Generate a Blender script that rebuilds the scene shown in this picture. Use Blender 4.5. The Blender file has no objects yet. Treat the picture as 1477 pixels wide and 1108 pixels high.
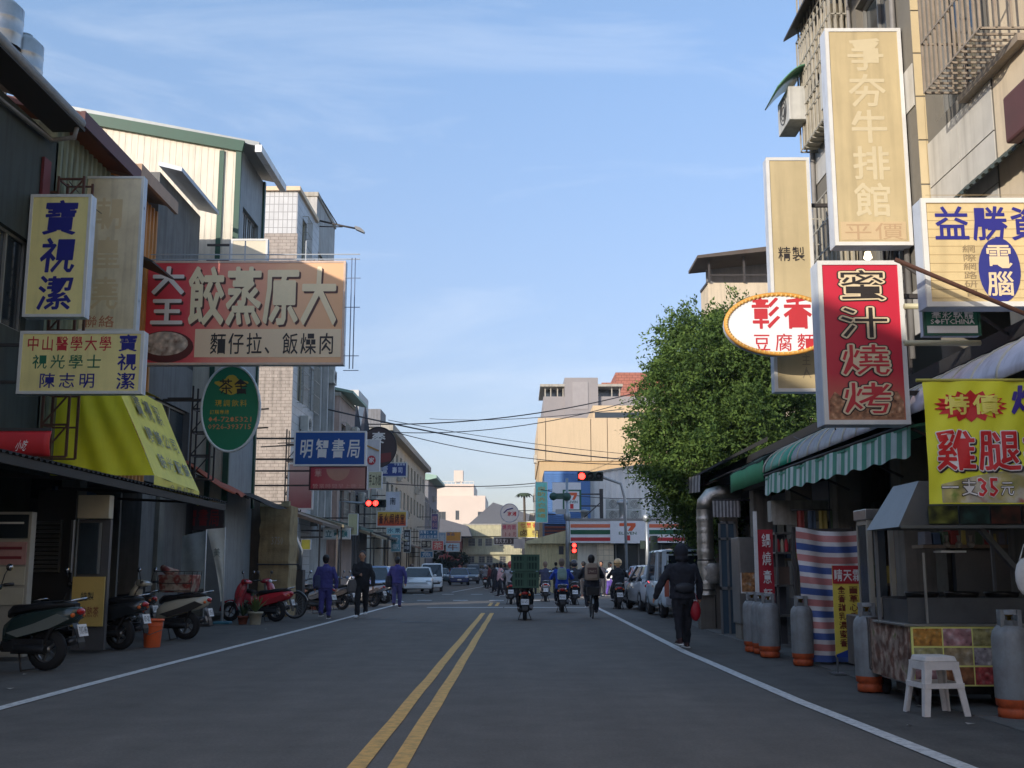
import bpy, math, random
import numpy as np
from mathutils import Vector, Matrix, geometry as gm2
S = bpy.context.scene
COL = S.collection
R = math.radians
random.seed(7)
# ---------------------------------------------------------------- camera, light, exposure
FOC, HCAM = 1600.0, 1.3
PITCH, YAW = math.atan(268 / FOC), math.atan(9.5 / FOC)
cam = bpy.data.objects.new('camera', bpy.data.cameras.new('camera'))
COL.objects.link(cam)
cam.data.sensor_width = 36; cam.data.lens = 36 * FOC / 1477
cam.data.clip_start = .1; cam.data.clip_end = 3000
cam.location = (0, 0, HCAM); cam.rotation_euler = (math.pi / 2 + PITCH, 0, YAW)
S.camera = cam
SUN_EL, SUN_AZ = R(16), R(38)            # sun low, behind the camera and to the left
sdir = Vector((-math.sin(SUN_AZ) * math.cos(SUN_EL), -math.cos(SUN_AZ) * math.cos(SUN_EL), math.sin(SUN_EL)))
W = bpy.data.worlds.new('World'); S.world = W; W.use_nodes = True
nt = W.node_tree; nt.nodes.clear()
def wn(t, **k):
    n = nt.nodes.new(t)
    for a, b in k.items(): setattr(n, a, b)
    return n
sky = wn('ShaderNodeTexSky', sky_type='NISHITA', sun_disc=False)
sky.sun_elevation = SUN_EL; sky.sun_rotation = math.atan2(sdir.x, sdir.y)
sky.air_density = 1.0; sky.dust_density = 1.0; sky.ozone_density = 3.5
tc = wn('ShaderNodeTexCoord'); mp = wn('ShaderNodeMapping'); mp.inputs['Scale'].default_value = (1.0, 1.6, 5.0)
nz = wn('ShaderNodeTexNoise'); nz.inputs['Scale'].default_value = 2.6; nz.inputs['Detail'].default_value = 9; nz.inputs['Roughness'].default_value = .62; nz.inputs['Distortion'].default_value = .6
rp = wn('ShaderNodeValToRGB'); rp.color_ramp.elements[0].position = .53; rp.color_ramp.elements[1].position = .82; rp.color_ramp.elements[1].color = (.3, .3, .3, 1)
mx = wn('ShaderNodeMix', data_type='RGBA'); mx.inputs[7].default_value = (3.1, 3.3, 3.6, 1)
hs = wn('ShaderNodeMix', data_type='RGBA', blend_type='MULTIPLY'); hs.inputs[0].default_value = 1; hs.inputs[7].default_value = (.92, .78, .84, 1)
sz_ = wn('ShaderNodeSeparateXYZ'); cr_ = wn('ShaderNodeValToRGB'); mr_ = wn('ShaderNodeMapRange')
cr_.color_ramp.elements[0].position = .05; cr_.color_ramp.elements[0].color = (.123, .119, .106, 1); cr_.color_ramp.elements[1].position = .45; cr_.color_ramp.elements[1].color = (.112, .186, .244, 1)
mr_.inputs[1].default_value = .05; mr_.inputs[2].default_value = .45; mr_.inputs[3].default_value = .6; mr_.inputs[4].default_value = .36
x10 = wn('ShaderNodeMix', data_type='RGBA', blend_type='MULTIPLY'); x10.inputs[0].default_value = 1; x10.inputs[7].default_value = (10, 10, 10, 1)
hz = wn('ShaderNodeMix', data_type='RGBA')   # pale haze over the whole dome
bg = wn('ShaderNodeBackground'); bg.inputs[1].default_value = .15
out = wn('ShaderNodeOutputWorld')
L = nt.links.new
L(tc.outputs['Generated'], mp.inputs[0]); L(mp.outputs[0], nz.inputs[0]); L(nz.outputs[0], rp.inputs[0])
L(sky.outputs[0], hs.inputs[6]); L(tc.outputs['Generated'], sz_.inputs[0]); L(sz_.outputs[2], cr_.inputs[0]); L(sz_.outputs[2], mr_.inputs[0]); L(cr_.outputs[0], x10.inputs[6]); L(x10.outputs[2], hz.inputs[7]); L(mr_.outputs[0], hz.inputs[0]); L(hs.outputs[2], hz.inputs[6]); L(hz.outputs[2], mx.inputs[6]); L(rp.outputs[0], mx.inputs[0]); L(mx.outputs[2], bg.inputs[0]); L(bg.outputs[0], out.inputs[0])
sl = bpy.data.lights.new('sun', 'SUN'); sl.energy = 2.0; sl.angle = R(.6); sl.color = (1, .9, .78)
so = bpy.data.objects.new('sun', sl); COL.objects.link(so); so.rotation_euler = sdir.to_track_quat('Z', 'Y').to_euler()
S.view_settings.view_transform = 'Standard'; S.view_settings.look = 'None'; S.view_settings.gamma = 1
S.view_settings.exposure = 1.16
# ---------------------------------------------------------------- helpers
CR = cam.rotation_euler.to_matrix()
def ray(px, py): return CR @ Vector(((px - 738.5) / FOC, (554 - py) / FOC, -1))
def at(px, py, Y):
    d = ray(px, py); k = Y / d.y
    return d.x * k, HCAM + d.z * k
def onX(px, py, X):
    d = ray(px, py); k = X / d.x
    return d.y * k, HCAM + d.z * k
def gnd(px, py):
    d = ray(px, py); k = -HCAM / d.z
    return d.x * k, d.y * k
def rect(a, b, c, d, Y):
    x0, z1 = at(a, b, Y); x1, z0 = at(c, d, Y)
    x2, _ = at(a, d, Y); x3, _ = at(c, b, Y)
    return (x0 + x2) / 2, (x1 + x3) / 2, z0, z1
def lin(c):
    c = c / 255
    return c / 12.92 if c < .04045 else ((c + .055) / 1.055) ** 2.4
MC = {}
PALE = ('gas_', 'tarp_', 'menu_', 'stool', 'stainless', 'cab_', 'dirty', 'flag', 'load', 'paint_', 'stripe_', 'board_', 'plate_', 'banner_', 'canvas_y', 'poly', 'tiled_p', 'tan_stone', 'duct', 'cloth_', 'bucket', 'frame_', 'trough', 'white_paint', 'yellow_paint', 'header', 'green_sheet', 'plain_green', 'awn', 'store_tile', 'louvre_blue', 'fascia', 'foil', 'part', 'shelf', 'galv', 'crate', 'bag_', 'face_1', 'pocket', 'tiled_p', 'grimy', 'crumb', 'rim_w', 'oval_w')
def M(key, rgb=None, rough=.6, var=.25, scale=3., metal=0., bump=0., streak=0., emit=0., spec=.5, alpha=1., tile=None, coat=0., dirt=(70, 62, 52)):
    """sRGB colour of the thing itself -> principled material with grime noise"""
    if key in MC: return MC[key]
    m = bpy.data.materials.new(key); m.use_nodes = True; t = m.node_tree; b = t.nodes['Principled BSDF']
    c = [lin(v) for v in rgb]
    if key.startswith(PALE): c = [min(.86, q * 1.4) for q in c]
    def N(ty, **k):
        n = t.nodes.new(ty)
        for a, v in k.items(): setattr(n, a, v)
        return n
    l = t.links.new
    co = N('ShaderNodeTexCoord')
    n1 = N('ShaderNodeTexNoise'); n1.inputs['Scale'].default_value = scale; n1.inputs['Detail'].default_value = 8; n1.inputs['Roughness'].default_value = .65
    l(co.outputs['Object'], n1.inputs[0])
    r1 = N('ShaderNodeMapRange'); r1.inputs[1].default_value = .42; r1.inputs[2].default_value = .72; r1.inputs[4].default_value = var
    l(n1.outputs[0], r1.inputs[0])
    mix = N('ShaderNodeMix', data_type='RGBA'); mix.inputs[6].default_value = (*c, 1)
    d = [lin(v) for v in dirt]
    mix.inputs[7].default_value = (*[.45 * c[i] + .3 * d[i] for i in range(3)], 1)
    l(r1.outputs[0], mix.inputs[0]); cur = mix.outputs[2]
    if tile:
        br = N('ShaderNodeTexBrick'); br.offset = tile[3] if len(tile) > 3 else 0; br.inputs['Scale'].default_value = 1
        br.inputs['Brick Width'].default_value = tile[0]; br.inputs['Row Height'].default_value = tile[1]; br.inputs['Mortar Size'].default_value = tile[2]
        br.inputs['Mortar'].default_value = (.45, .45, .45, 1); br.inputs['Color1'].default_value = (1, 1, 1, 1); br.inputs['Color2'].default_value = (.88, .88, .88, 1)
        sx = N('ShaderNodeSeparateXYZ'); ad = N('ShaderNodeMath', operation='ADD'); cb = N('ShaderNodeCombineXYZ')
        l(co.outputs['Object'], sx.inputs[0]); l(sx.outputs[0], ad.inputs[0]); l(sx.outputs[1], ad.inputs[1]); l(ad.outputs[0], cb.inputs[0]); l(sx.outputs[2], cb.inputs[1]); l(cb.outputs[0], br.inputs[0])
        mm = N('ShaderNodeMix', data_type='RGBA', blend_type='MULTIPLY'); mm.inputs[0].default_value = 1
        l(cur, mm.inputs[6]); l(br.outputs[0], mm.inputs[7]); cur = mm.outputs[2]
    if streak:
        mp_ = N('ShaderNodeMapping'); mp_.inputs['Scale'].default_value = (5, 5, .35); l(co.outputs['Object'], mp_.inputs[0])
        n2 = N('ShaderNodeTexNoise'); n2.inputs['Scale'].default_value = 1.6; n2.inputs['Detail'].default_value = 7; l(mp_.outputs[0], n2.inputs[0])
        r2 = N('ShaderNodeMapRange'); r2.inputs[1].default_value = .48; r2.inputs[2].default_value = .8; r2.inputs[4].default_value = streak; l(n2.outputs[0], r2.inputs[0])
        m2 = N('ShaderNodeMix', data_type='RGBA'); m2.inputs[7].default_value = (*[.35 * d[i] for i in range(3)], 1)
        l(r2.outputs[0], m2.inputs[0]); l(cur, m2.inputs[6]); cur = m2.outputs[2]
    l(cur, b.inputs['Base Color'])
    b.inputs['Roughness'].default_value = rough; b.inputs['Metallic'].default_value = metal; b.inputs['Specular IOR Level'].default_value = spec
    b.inputs['Coat Weight'].default_value = coat
    if alpha < 1: b.inputs['Alpha'].default_value = alpha
    if emit:
        l(cur, b.inputs['Emission Color']); b.inputs['Emission Strength'].default_value = emit
    if bump:
        n3 = N('ShaderNodeTexNoise'); n3.inputs['Scale'].default_value = scale * 9; n3.inputs['Detail'].default_value = 5; l(co.outputs['Object'], n3.inputs[0])
        bp = N('ShaderNodeBump'); bp.inputs['Strength'].default_value = bump; bp.inputs['Distance'].default_value = .01; l(n3.outputs[0], bp.inputs['Height']); l(bp.outputs[0], b.inputs['Normal'])
    MC[key] = m
    return m
def organic(key, cols, scale, rough=.6):
    """mottled print of food: voronoi cells in several colours"""
    if key in MC: return MC[key]
    m = bpy.data.materials.new(key); m.use_nodes = True; t = m.node_tree; b = t.nodes['Principled BSDF']
    co = t.nodes.new('ShaderNodeTexCoord'); v = t.nodes.new('ShaderNodeTexVoronoi'); v.inputs['Scale'].default_value = scale; v.feature = 'SMOOTH_F1'
    n = t.nodes.new('ShaderNodeTexNoise'); n.inputs['Scale'].default_value = scale * .8; n.inputs['Detail'].default_value = 5
    rr = t.nodes.new('ShaderNodeValToRGB'); rr.color_ramp.interpolation = 'EASE'
    while len(rr.color_ramp.elements) < len(cols): rr.color_ramp.elements.new(.5)
    for i, c in enumerate(cols):
        rr.color_ramp.elements[i].position = .25 + .5 * i / max(1, len(cols) - 1); rr.color_ramp.elements[i].color = (*[lin(q) for q in c], 1)
    mm = t.nodes.new('ShaderNodeMix'); mm.data_type = 'RGBA'; mm.blend_type = 'MULTIPLY'; mm.inputs[0].default_value = .75
    r2 = t.nodes.new('ShaderNodeMapRange'); r2.inputs[1].default_value = .1; r2.inputs[2].default_value = .6; r2.inputs[3].default_value = 1.1; r2.inputs[4].default_value = .35
    l = t.links.new
    l(co.outputs['Object'], v.inputs[0]); l(co.outputs['Object'], n.inputs[0]); l(n.outputs[0], rr.inputs[0]); l(v.outputs[0], r2.inputs[0]); l(rr.outputs[0], mm.inputs[6]); l(r2.outputs[0], mm.inputs[7]); l(mm.outputs[2], b.inputs['Base Color'])
    b.inputs['Roughness'].default_value = rough
    MC[key] = m; return m
class MB:
    def __init__(s): s.v = []; s.f = []; s.m = []; s.s = []
    def add(s, vs, fs, m=0, sm=False):
        k = len(s.v); s.v += [tuple(v) for v in vs]; s.f += [tuple(i + k for i in f) for f in fs]; s.m += [m] * len(fs); s.s += [sm] * len(fs); return s
    def bx(s, x0, x1, y0, y1, z0, z1, m=0, top=None):
        """box; top=(sx,sy) scales the top face about its centre"""
        vs = [(x0, y0, z0), (x1, y0, z0), (x1, y1, z0), (x0, y1, z0), (x0, y0, z1), (x1, y0, z1), (x1, y1, z1), (x0, y1, z1)]
        if top:
            cx, cy = (x0 + x1) / 2, (y0 + y1) / 2
            vs[4:] = [(cx + (a - cx) * top[0], cy + (b - cy) * top[1], c) for a, b, c in vs[4:]]
        return s.add(vs, [(0, 3, 2, 1), (4, 5, 6, 7), (0, 1, 5, 4), (1, 2, 6, 5), (2, 3, 7, 6), (3, 0, 4, 7)], m)
    def bar(s, a, b, w, h=None, m=0):
        a, b = Vector(a), Vector(b); h = h or w; d = (b - a).normalized(); up = Vector((0, 0, 1)) if abs(d.z) < .95 else Vector((0, 1, 0))
        r = d.cross(up).normalized() * w / 2; u = r.cross(d).normalized() * h / 2
        vs = [a - r - u, a + r - u, a + r + u, a - r + u, b - r - u, b + r - u, b + r + u, b - r + u]
        return s.add(vs, [(0, 3, 2, 1), (4, 5, 6, 7), (0, 1, 5, 4), (1, 2, 6, 5), (2, 3, 7, 6), (3, 0, 4, 7)], m)
    def tube(s, pts, r, n=8, m=0, sm=True, caps=True, ell=1.):
        pts = [Vector(p) for p in pts]; k = len(pts)
        rs = r if isinstance(r, (list, tuple)) else [r] * k
        vs = []; pu = None
        for i, p in enumerate(pts):
            d = (pts[min(i + 1, k - 1)] - pts[max(i - 1, 0)]).normalized()
            if pu is None: pu = Vector((0, 0, 1)) if abs(d.z) < .9 else Vector((0, 1, 0))
            a = d.cross(pu).normalized(); pu = a.cross(d).normalized()
            for j in range(n):
                t = 2 * math.pi * j / n
                vs.append(p + (a * math.cos(t) + pu * math.sin(t) * ell) * rs[i])
        fs = [(i * n + j, i * n + (j + 1) % n, (i + 1) * n + (j + 1) % n, (i + 1) * n + j) for i in range(k - 1) for j in range(n)]
        s.add(vs, fs, m, sm)
        if caps: s.add([], [], m); b = len(s.v) - len(vs); s.f += [tuple(b + j for j in range(n))[::-1], tuple(b + (k - 1) * n + j for j in range(n))]; s.m += [m] * 2; s.s += [False] * 2
        return s
    def lathe(s, prof, c=(0, 0, 0), n=20, ax='z', m=0, sm=True, arc=1.):
        vs = []
        nn = n if arc == 1 else n + 1
        for r, h in prof:
            for j in range(nn):
                t = 2 * math.pi * arc * j / n; a, b = r * math.cos(t), r * math.sin(t)
                p = (a, b, h) if ax == 'z' else ((h, a, b) if ax == 'x' else (a, h, b))
                vs.append((p[0] + c[0], p[1] + c[1], p[2] + c[2]))
        fs = [(i * nn + j, i * nn + (j + 1) % nn, (i + 1) * nn + (j + 1) % nn, (i + 1) * nn + j) for i in range(len(prof) - 1) for j in range(n)]
        return s.add(vs, fs, m, sm)
    def ball(s, c, r, n=12, m=0, sc=(1, 1, 1)):
        k = n // 2
        b = len(s.v)
        s.lathe([(r * math.sin(math.pi * i / k) * 1 + 1e-5, -r * math.cos(math.pi * i / k)) for i in range(k + 1)], (0, 0, 0), n, m=m)
        for i in range(b, len(s.v)): v = s.v[i]; s.v[i] = (v[0] * sc[0] + c[0], v[1] * sc[1] + c[1], v[2] * sc[2] + c[2])
        return s
    def prism(s, poly, ax, a, b, m=0):
        """extrude 2-D polygon: ax x -> poly is (y,z); ax y -> (x,z); ax z -> (x,y)"""
        def P(p, t): return (t, p[0], p[1]) if ax == 'x' else ((p[0], t, p[1]) if ax == 'y' else (p[0], p[1], t))
        n = len(poly); vs = [P(p, a) for p in poly] + [P(p, b) for p in poly]
        return s.add(vs, [tuple(range(n))[::-1], tuple(range(n, 2 * n))] + [(i, (i + 1) % n, n + (i + 1) % n, n + i) for i in range(n)], m)
    def q(s, *p, m=0, sm=False): return s.add(p, [tuple(range(len(p)))], m, sm)
    def grid(s, fn, nu, nv, m=0, sm=True):
        vs = [fn(i / nu, j / nv) for j in range(nv + 1) for i in range(nu + 1)]
        return s.add(vs, [(j * (nu + 1) + i, j * (nu + 1) + i + 1, (j + 1) * (nu + 1) + i + 1, (j + 1) * (nu + 1) + i) for j in range(nv) for i in range(nu)], m, sm)
    def loft(s, rings, m=0, sm=True, caps=True):
        n = len(rings[0]); k = len(rings); b = len(s.v)
        s.add([p for r in rings for p in r], [(i * n + j, i * n + (j + 1) % n, (i + 1) * n + (j + 1) % n, (i + 1) * n + j) for i in range(k - 1) for j in range(n)], m, sm)
        if caps: s.f += [tuple(b + j for j in range(n))[::-1], tuple(b + (k - 1) * n + j for j in range(n))]; s.m += [m] * 2; s.s += [False] * 2
        return s
    def mesh(s, name, mats):
        me = bpy.data.meshes.new(name); me.from_pydata(s.v, [], s.f)
        for x in (mats if isinstance(mats, (list, tuple)) else [mats]): me.materials.append(x)
        me.polygons.foreach_set('material_index', s.m); me.polygons.foreach_set('use_smooth', s.s); me.update()
        return me
    def build(s, name, mats, parent=None, local=False, bevel=0, solid=0):
        return put(name, s.mesh(name, mats), parent, local, bevel, solid)
def wloc(o): return Vector(o['wl']) if o is not None and 'wl' in o else Vector((0, 0, 0))
def put(name, me, parent=None, local=False, bevel=0, solid=0, loc=(0, 0, 0), rz=0):
    """world-coordinate mesh by default; local=True: mesh is in its parent's frame"""
    o = bpy.data.objects.new(name, me); COL.objects.link(o)
    L = Vector(loc)
    if parent is not None:
        o.parent = parent
        if not local: L = L - wloc(parent)
    o.location = L
    if rz: o.rotation_euler.z = rz
    o['wl'] = tuple((wloc(parent) + L) if not local else wloc(parent))
    if bevel:
        b = o.modifiers.new('bevel', 'BEVEL'); b.width = bevel; b.segments = 2; b.limit_method = 'ANGLE'; b.angle_limit = R(40)
    if solid:
        b = o.modifiers.new('solid', 'SOLIDIFY'); b.thickness = solid; b.offset = 0
    return o
def T(name, label, cat, loc=(0, 0, 0), rz=0, group=None):
    o = bpy.data.objects.new(name, None); COL.objects.link(o); o.location = loc; o.rotation_euler.z = rz
    o['wl'] = tuple(loc); o['label'] = label; o['category'] = cat
    if group: o['group'] = group
    return o
def tag(o, label, cat, group=None):
    o['label'] = label; o['category'] = cat
    if group: o['group'] = group
    return o
def struct(o, kind='structure'): o['kind'] = kind; return o
# ---- lettering
GC = {}
def glyph(ch, off):
    """flat glyph outline from Blender's own font; off thickens the strokes by a true 2-D union"""
    off = max(0, round(off * .72 - .008, 3)); k = (ch, off)
    if k in GC: return GC[k]
    if off == 0:
        c = bpy.data.curves.new('g', 'FONT'); c.body = ch; c.resolution_u = 1
        o = bpy.data.objects.new('g', c); COL.objects.link(o); bpy.context.view_layer.update()
        me = bpy.data.meshes.new_from_object(o.evaluated_get(bpy.context.evaluated_depsgraph_get()))
        GC[k] = ([(v.co.x, v.co.y) for v in me.vertices], [tuple(p.vertices) for p in me.polygons])
        bpy.data.objects.remove(o); bpy.data.curves.remove(c); bpy.data.meshes.remove(me)
        return GC[k]
    vs, fs = glyph(ch, 0); vs = [Vector(v) for v in vs]; cnt = {}
    for f in fs:
        for a, b in zip(f, f[1:] + f[:1]):
            e = (min(a, b), max(a, b)); cnt[e] = cnt.get(e, 0) + 1
    V = list(vs); F = [list(f) for f in fs]; used = set()
    for (a, b), n in cnt.items():
        if n != 1: continue
        p, q = vs[a], vs[b]; d = q - p
        if d.length < 1e-5: continue
        d.normalize(); w = Vector((-d.y, d.x)) * off; i = len(V); V += [p - w, q - w, q + w, p + w]; F.append([i, i + 1, i + 2, i + 3])
        for t in (a, b):
            if t not in used:
                used.add(t); i = len(V); V += [vs[t] + Vector((math.cos(x * 1.0472 + .2), math.sin(x * 1.0472 + .2))) * off for x in range(6)]; F.append(list(range(i, i + 6)))
    r = gm2.delaunay_2d_cdt(V, [], F, 1, 1e-5)
    GC[k] = ([(v.x, v.y) for v in r[0]], [tuple(f) for f, o in zip(r[2], r[5]) if o])
    return GC[k]
def text(s, x0, x1, z0, z1, Y, m, parent, off=.012, col=False, fit=False, name='lettering', frame=None, local=False, shear=0, fill=.94, build=True, mb=None):
    """flat print. CJK: one em box per cell, a row or (col) a column; fit: the whole string fitted to the box. frame(u,v,d)->3-D"""
    if frame is None: frame = lambda u, v, d: (u, Y - d, v)
    mb = mb or MB()
    if fit:
        vs, fs = glyph(s, off)
        if vs:
            a, b = min(v[0] for v in vs), max(v[0] for v in vs); c, d = min(v[1] for v in vs), max(v[1] for v in vs)
            mb.add([frame(x0 + (v[0] - a) / (b - a) * (x1 - x0) + shear * (v[1] - c), z0 + (v[1] - c) / (d - c) * (z1 - z0), 0) for v in vs], fs)
    else:
        n = len(s)
        for i, ch in enumerate(s):
            if ch == ' ': continue
            vs, fs = glyph(ch, off)
            if col: a, b, c, d = x0, x1, z1 - (z1 - z0) * (i + 1) / n, z1 - (z1 - z0) * i / n
            else: a, b, c, d = x0 + (x1 - x0) * i / n, x0 + (x1 - x0) * (i + 1) / n, z0, z1
            w, h = (b - a) * fill, (d - c) * fill; a += (b - a - w) / 2; c += (d - c - h) / 2
            mb.add([frame(a + v[0] * w + shear * v[1] * h, c + (v[1] + .12) * h, 0) for v in vs], fs)
    return mb.build(name, m, parent, local) if build else mb
def sign(name, label, x0, x1, Y, z0, z1, t=.2, side='L', frame_m=None, face_m=None, fw=.045, group=None, wallx=None, cat='sign', bars=True):
    """lightbox sign hung across the pavement, facing the camera; brackets reach to the wall"""
    r = T(name, label, cat, ((x0 + x1) / 2, Y, z0), group=group)
    MB().bx(x0, x1, Y, Y + t, z0, z1).build('cabinet', M('cabinet_white', (206, 214, 224), .5, .35, streak=.3), r)
    f = MB()
    for a in ((x0 - .003, x1 + .003, z0 - .003, z0 + fw), (x0 - .003, x1 + .003, z1 - fw, z1 + .003), (x0 - .003, x0 + fw, z0 + fw, z1 - fw), (x1 - fw, x1 + .003, z0 + fw, z1 - fw)): f.bx(a[0], a[1], Y - .02, Y + .012, a[2], a[3])
    f.build('frame', frame_m or M('alu_frame', (222, 222, 216), .4, .25), r)
    MB().bx(x0 + fw, x1 - fw, Y - .008, Y + .004, z0 + fw, z1 - fw).build('face_panel', face_m, r)
    if wallx is not None and bars:
        for z in (z0 + (z1 - z0) * .2, z1 - (z1 - z0) * .2):
            MB().bar(((x0 if wallx < x0 else x1), Y + t * .5, z), (wallx, Y + t * .5, z), .05).build('bracket', M('dark_steel', (62, 58, 56), .6, .4), r)
    return r
# ---- walls with real openings
def wallface(mb, O, U, w, h, holes, d=.15, N=(0, -1, 0), m=0):
    O, U, N = Vector(O), Vector(U), Vector(N); Z = Vector((0, 0, 1))
    us = sorted({0, w, *[x for q in holes for x in q[:2]]}); vs = sorted({0, h, *[x for q in holes for x in q[2:]]})
    P = lambda u, v, k=0: O + U * u + Z * v - N * k
    for i in range(len(us) - 1):
        for j in range(len(vs) - 1):
            cu, cv = (us[i] + us[i + 1]) / 2, (vs[j] + vs[j + 1]) / 2
            if any(q[0] < cu < q[1] and q[2] < cv < q[3] for q in holes): continue
            mb.q(P(us[i], vs[j]), P(us[i + 1], vs[j]), P(us[i + 1], vs[j + 1]), P(us[i], vs[j + 1]), m=m)
    for a, b, c, e in holes:
        mb.q(P(a, c), P(b, c), P(b, c, d), P(a, c, d), m=m); mb.q(P(a, e), P(b, e), P(b, e, d), P(a, e, d), m=m)
        mb.q(P(a, c), P(a, e), P(a, e, d), P(a, c, d), m=m); mb.q(P(b, c), P(b, e), P(b, e, d), P(b, c, d), m=m)
WC = {}
def window(parent, O, U, N, h, d=.13, style=0, fm=None):
    """frame + pane in a hole (u0,u1,v0,v1), style: 0 two-light, 1 with a security grille standing proud, 2 shutter"""
    a, b, c, e = h; w, ht = b - a, e - c
    k = (round(w, 2), round(ht, 2), style, d, fm.name if fm else '')
    if k not in WC:
        f = MB(); t = .05
        for q in ((0, w, 0, t), (0, w, ht - t, ht), (0, t, t, ht - t), (w - t, w, t, ht - t), (w / 2 - .02, w / 2 + .02, t, ht - t)): f.bx(q[0], q[1], d - .05, d - .005, q[2], q[3])
        p = MB().bx(.02, w - .02, d - .002, d + .01, .02, ht - .02)
        g = None
        if style == 1:
            g = MB(); o = -.22
            n = max(3, int(w / .16))
            for i in range(n + 1): g.bx(w * i / n - .009, w * i / n + .009, o, o + .018, -.1, ht + .05)
            for z in (-.1, ht * .33, ht * .66, ht + .05):
                g.bx(0, w, o - .004, o + .022, z - .01, z + .01)
                for x in (0, w - .02): g.bx(x, x + .02, o, 0, z - .01, z + .01)
        WC[k] = (f.mesh('window', fm or M('alu_win', (150, 150, 145), .4, .3, metal=.4)), p.mesh('pane', M('glass_dark', (48, 56, 62), .12, .3, spec=.8)), g.mesh('window_grille', M('grille_white', (176, 172, 160), .5, .5)) if g else None)
    fm_, pm, gm = WC[k]
    P = Vector(O) + Vector(U) * a + Vector((0, 0, c))
    rz = math.atan2(Vector(U).y, Vector(U).x)
    o = put('window', fm_, parent, loc=P, rz=rz)
    p = put('pane', pm, o, True); p['wl'] = o['wl']
    if gm: put('window_grille', gm, o, True)
    return o
def person_free(): pass
# ---------------------------------------------------------------- ground, road, markings
def asphalt(key, a, b):
    m = bpy.data.materials.new(key); m.use_nodes = True; t = m.node_tree; s = t.nodes['Principled BSDF']; l = t.links.new
    co = t.nodes.new('ShaderNodeTexCoord')
    def nzz(sc, det=8, map=None):
        n = t.nodes.new('ShaderNodeTexNoise'); n.inputs['Scale'].default_value = sc; n.inputs['Detail'].default_value = det; n.inputs['Roughness'].default_value = .7
        if map:
            q = t.nodes.new('ShaderNodeMapping'); q.inputs['Scale'].default_value = map; l(co.outputs['Object'], q.inputs[0]); l(q.outputs[0], n.inputs[0])
        else: l(co.outputs['Object'], n.inputs[0])
        return n
    n1 = nzz(.5, 6, (1.4, .12, 1)); n2 = nzz(38, 4); n3 = nzz(1.7, 8)
    r = t.nodes.new('ShaderNodeValToRGB'); r.color_ramp.elements[0].position = .35; r.color_ramp.elements[0].color = (*a, 1); r.color_ramp.elements[1].position = .66; r.color_ramp.elements[1].color = (*b, 1)
    ad = t.nodes.new('ShaderNodeMath'); ad.operation = 'MULTIPLY_ADD'; ad.inputs[1].default_value = .5
    l(n1.outputs[0], ad.inputs[0]); m2 = t.nodes.new('ShaderNodeMath'); m2.operation = 'MULTIPLY'; m2.inputs[1].default_value = .5; l(n3.outputs[0], m2.inputs[0]); l(m2.outputs[0], ad.inputs[2]); l(ad.outputs[0], r.inputs[0])
    mm = t.nodes.new('ShaderNodeMix'); mm.data_type = 'RGBA'; mm.blend_type = 'OVERLAY'; mm.inputs[0].default_value = .55
    l(r.outputs[0], mm.inputs[6]); l(n2.outputs[0], mm.inputs[7]); l(mm.outputs[2], s.inputs['Base Color'])
    # cracks
    v = t.nodes.new('ShaderNodeTexVoronoi'); v.feature = 'DISTANCE_TO_EDGE'; v.inputs['Scale'].default_value = .55
    nd = nzz(2.2, 5); vm = t.nodes.new('ShaderNodeMix'); vm.data_type = 'RGBA'; vm.inputs[0].default_value = .3; l(co.outputs['Object'], vm.inputs[6]); l(nd.outputs[1], vm.inputs[7]); l(vm.outputs[2], v.inputs[0])
    cr = t.nodes.new('ShaderNodeMapRange'); cr.inputs[1].default_value = 0; cr.inputs[2].default_value = .006; cr.inputs[3].default_value = .22; cr.inputs[4].default_value = 0; l(v.outputs[0], cr.inputs[0])
    gate = nzz(.21, 3); gr = t.nodes.new('ShaderNodeMapRange'); gr.inputs[1].default_value = .55; gr.inputs[2].default_value = .62; l(gate.outputs[0], gr.inputs[0])
    gm = t.nodes.new('ShaderNodeMath'); gm.operation = 'MULTIPLY'; l(cr.outputs[0], gm.inputs[0]); l(gr.outputs[0], gm.inputs[1])
    cm = t.nodes.new('ShaderNodeMix'); cm.data_type = 'RGBA'; cm.inputs[7].default_value = (.02, .02, .02, 1); l(gm.outputs[0], cm.inputs[0]); l(mm.outputs[2], cm.inputs[6]); l(cm.outputs[2], s.inputs['Base Color'])
    bp = t.nodes.new('ShaderNodeBump'); bp.inputs['Strength'].default_value = .35; bp.inputs['Distance'].default_value = .006; l(n2.outputs[0], bp.inputs['Height']); l(bp.outputs[0], s.inputs['Normal'])
    s.inputs['Roughness'].default_value = .85
    return m
struct(MB().q((-1500, -300, -.02), (1500, -300, -.02), (1500, 2500, -.02), (-1500, 2500, -.02)).build('ground', M('earth', (92, 92, 90), .9, .4, .2)))
AS = asphalt('asphalt', (.1, .09, .079), (.178, .161, .143)); AS2 = asphalt('asphalt_old', (.062, .058, .052), (.15, .138, .122))
struct(MB().q((-11.5, -40, 0), (9, -40, 0), (9, 230, 0), (-30, 230, 0), (-30, 62, 0), (-11.5, 62, 0)).build('road', AS))
struct(MB().q((9.05, 50, 0), (70, 50, 0), (70, 60, 0), (9.05, 60, 0)).build('side_street', AS2))
lp = [(-4.85, -30), (-4.92, 14), (-4.75, 25), (-4.6, 44)]
rp_ = [(3.45, -30), (2.98, 7.3), (2.8, 11.5), (2.66, 18), (2.72, 40)]
sh = MB(); sh.add([(x, y, .004) for x, y in lp] + [(-8.2, y, .004) for _, y in lp], [(i, i + 4, i + 5, i + 1) for i in range(3)])
k = len(sh.v); sh.add([(x, y, .004) for x, y in rp_] + [(5.6, y, .004) for _, y in rp_], [(i, i + 1, i + 6, i + 5) for i in range(4)])
struct(sh.build('road_shoulder', AS2))
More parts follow.
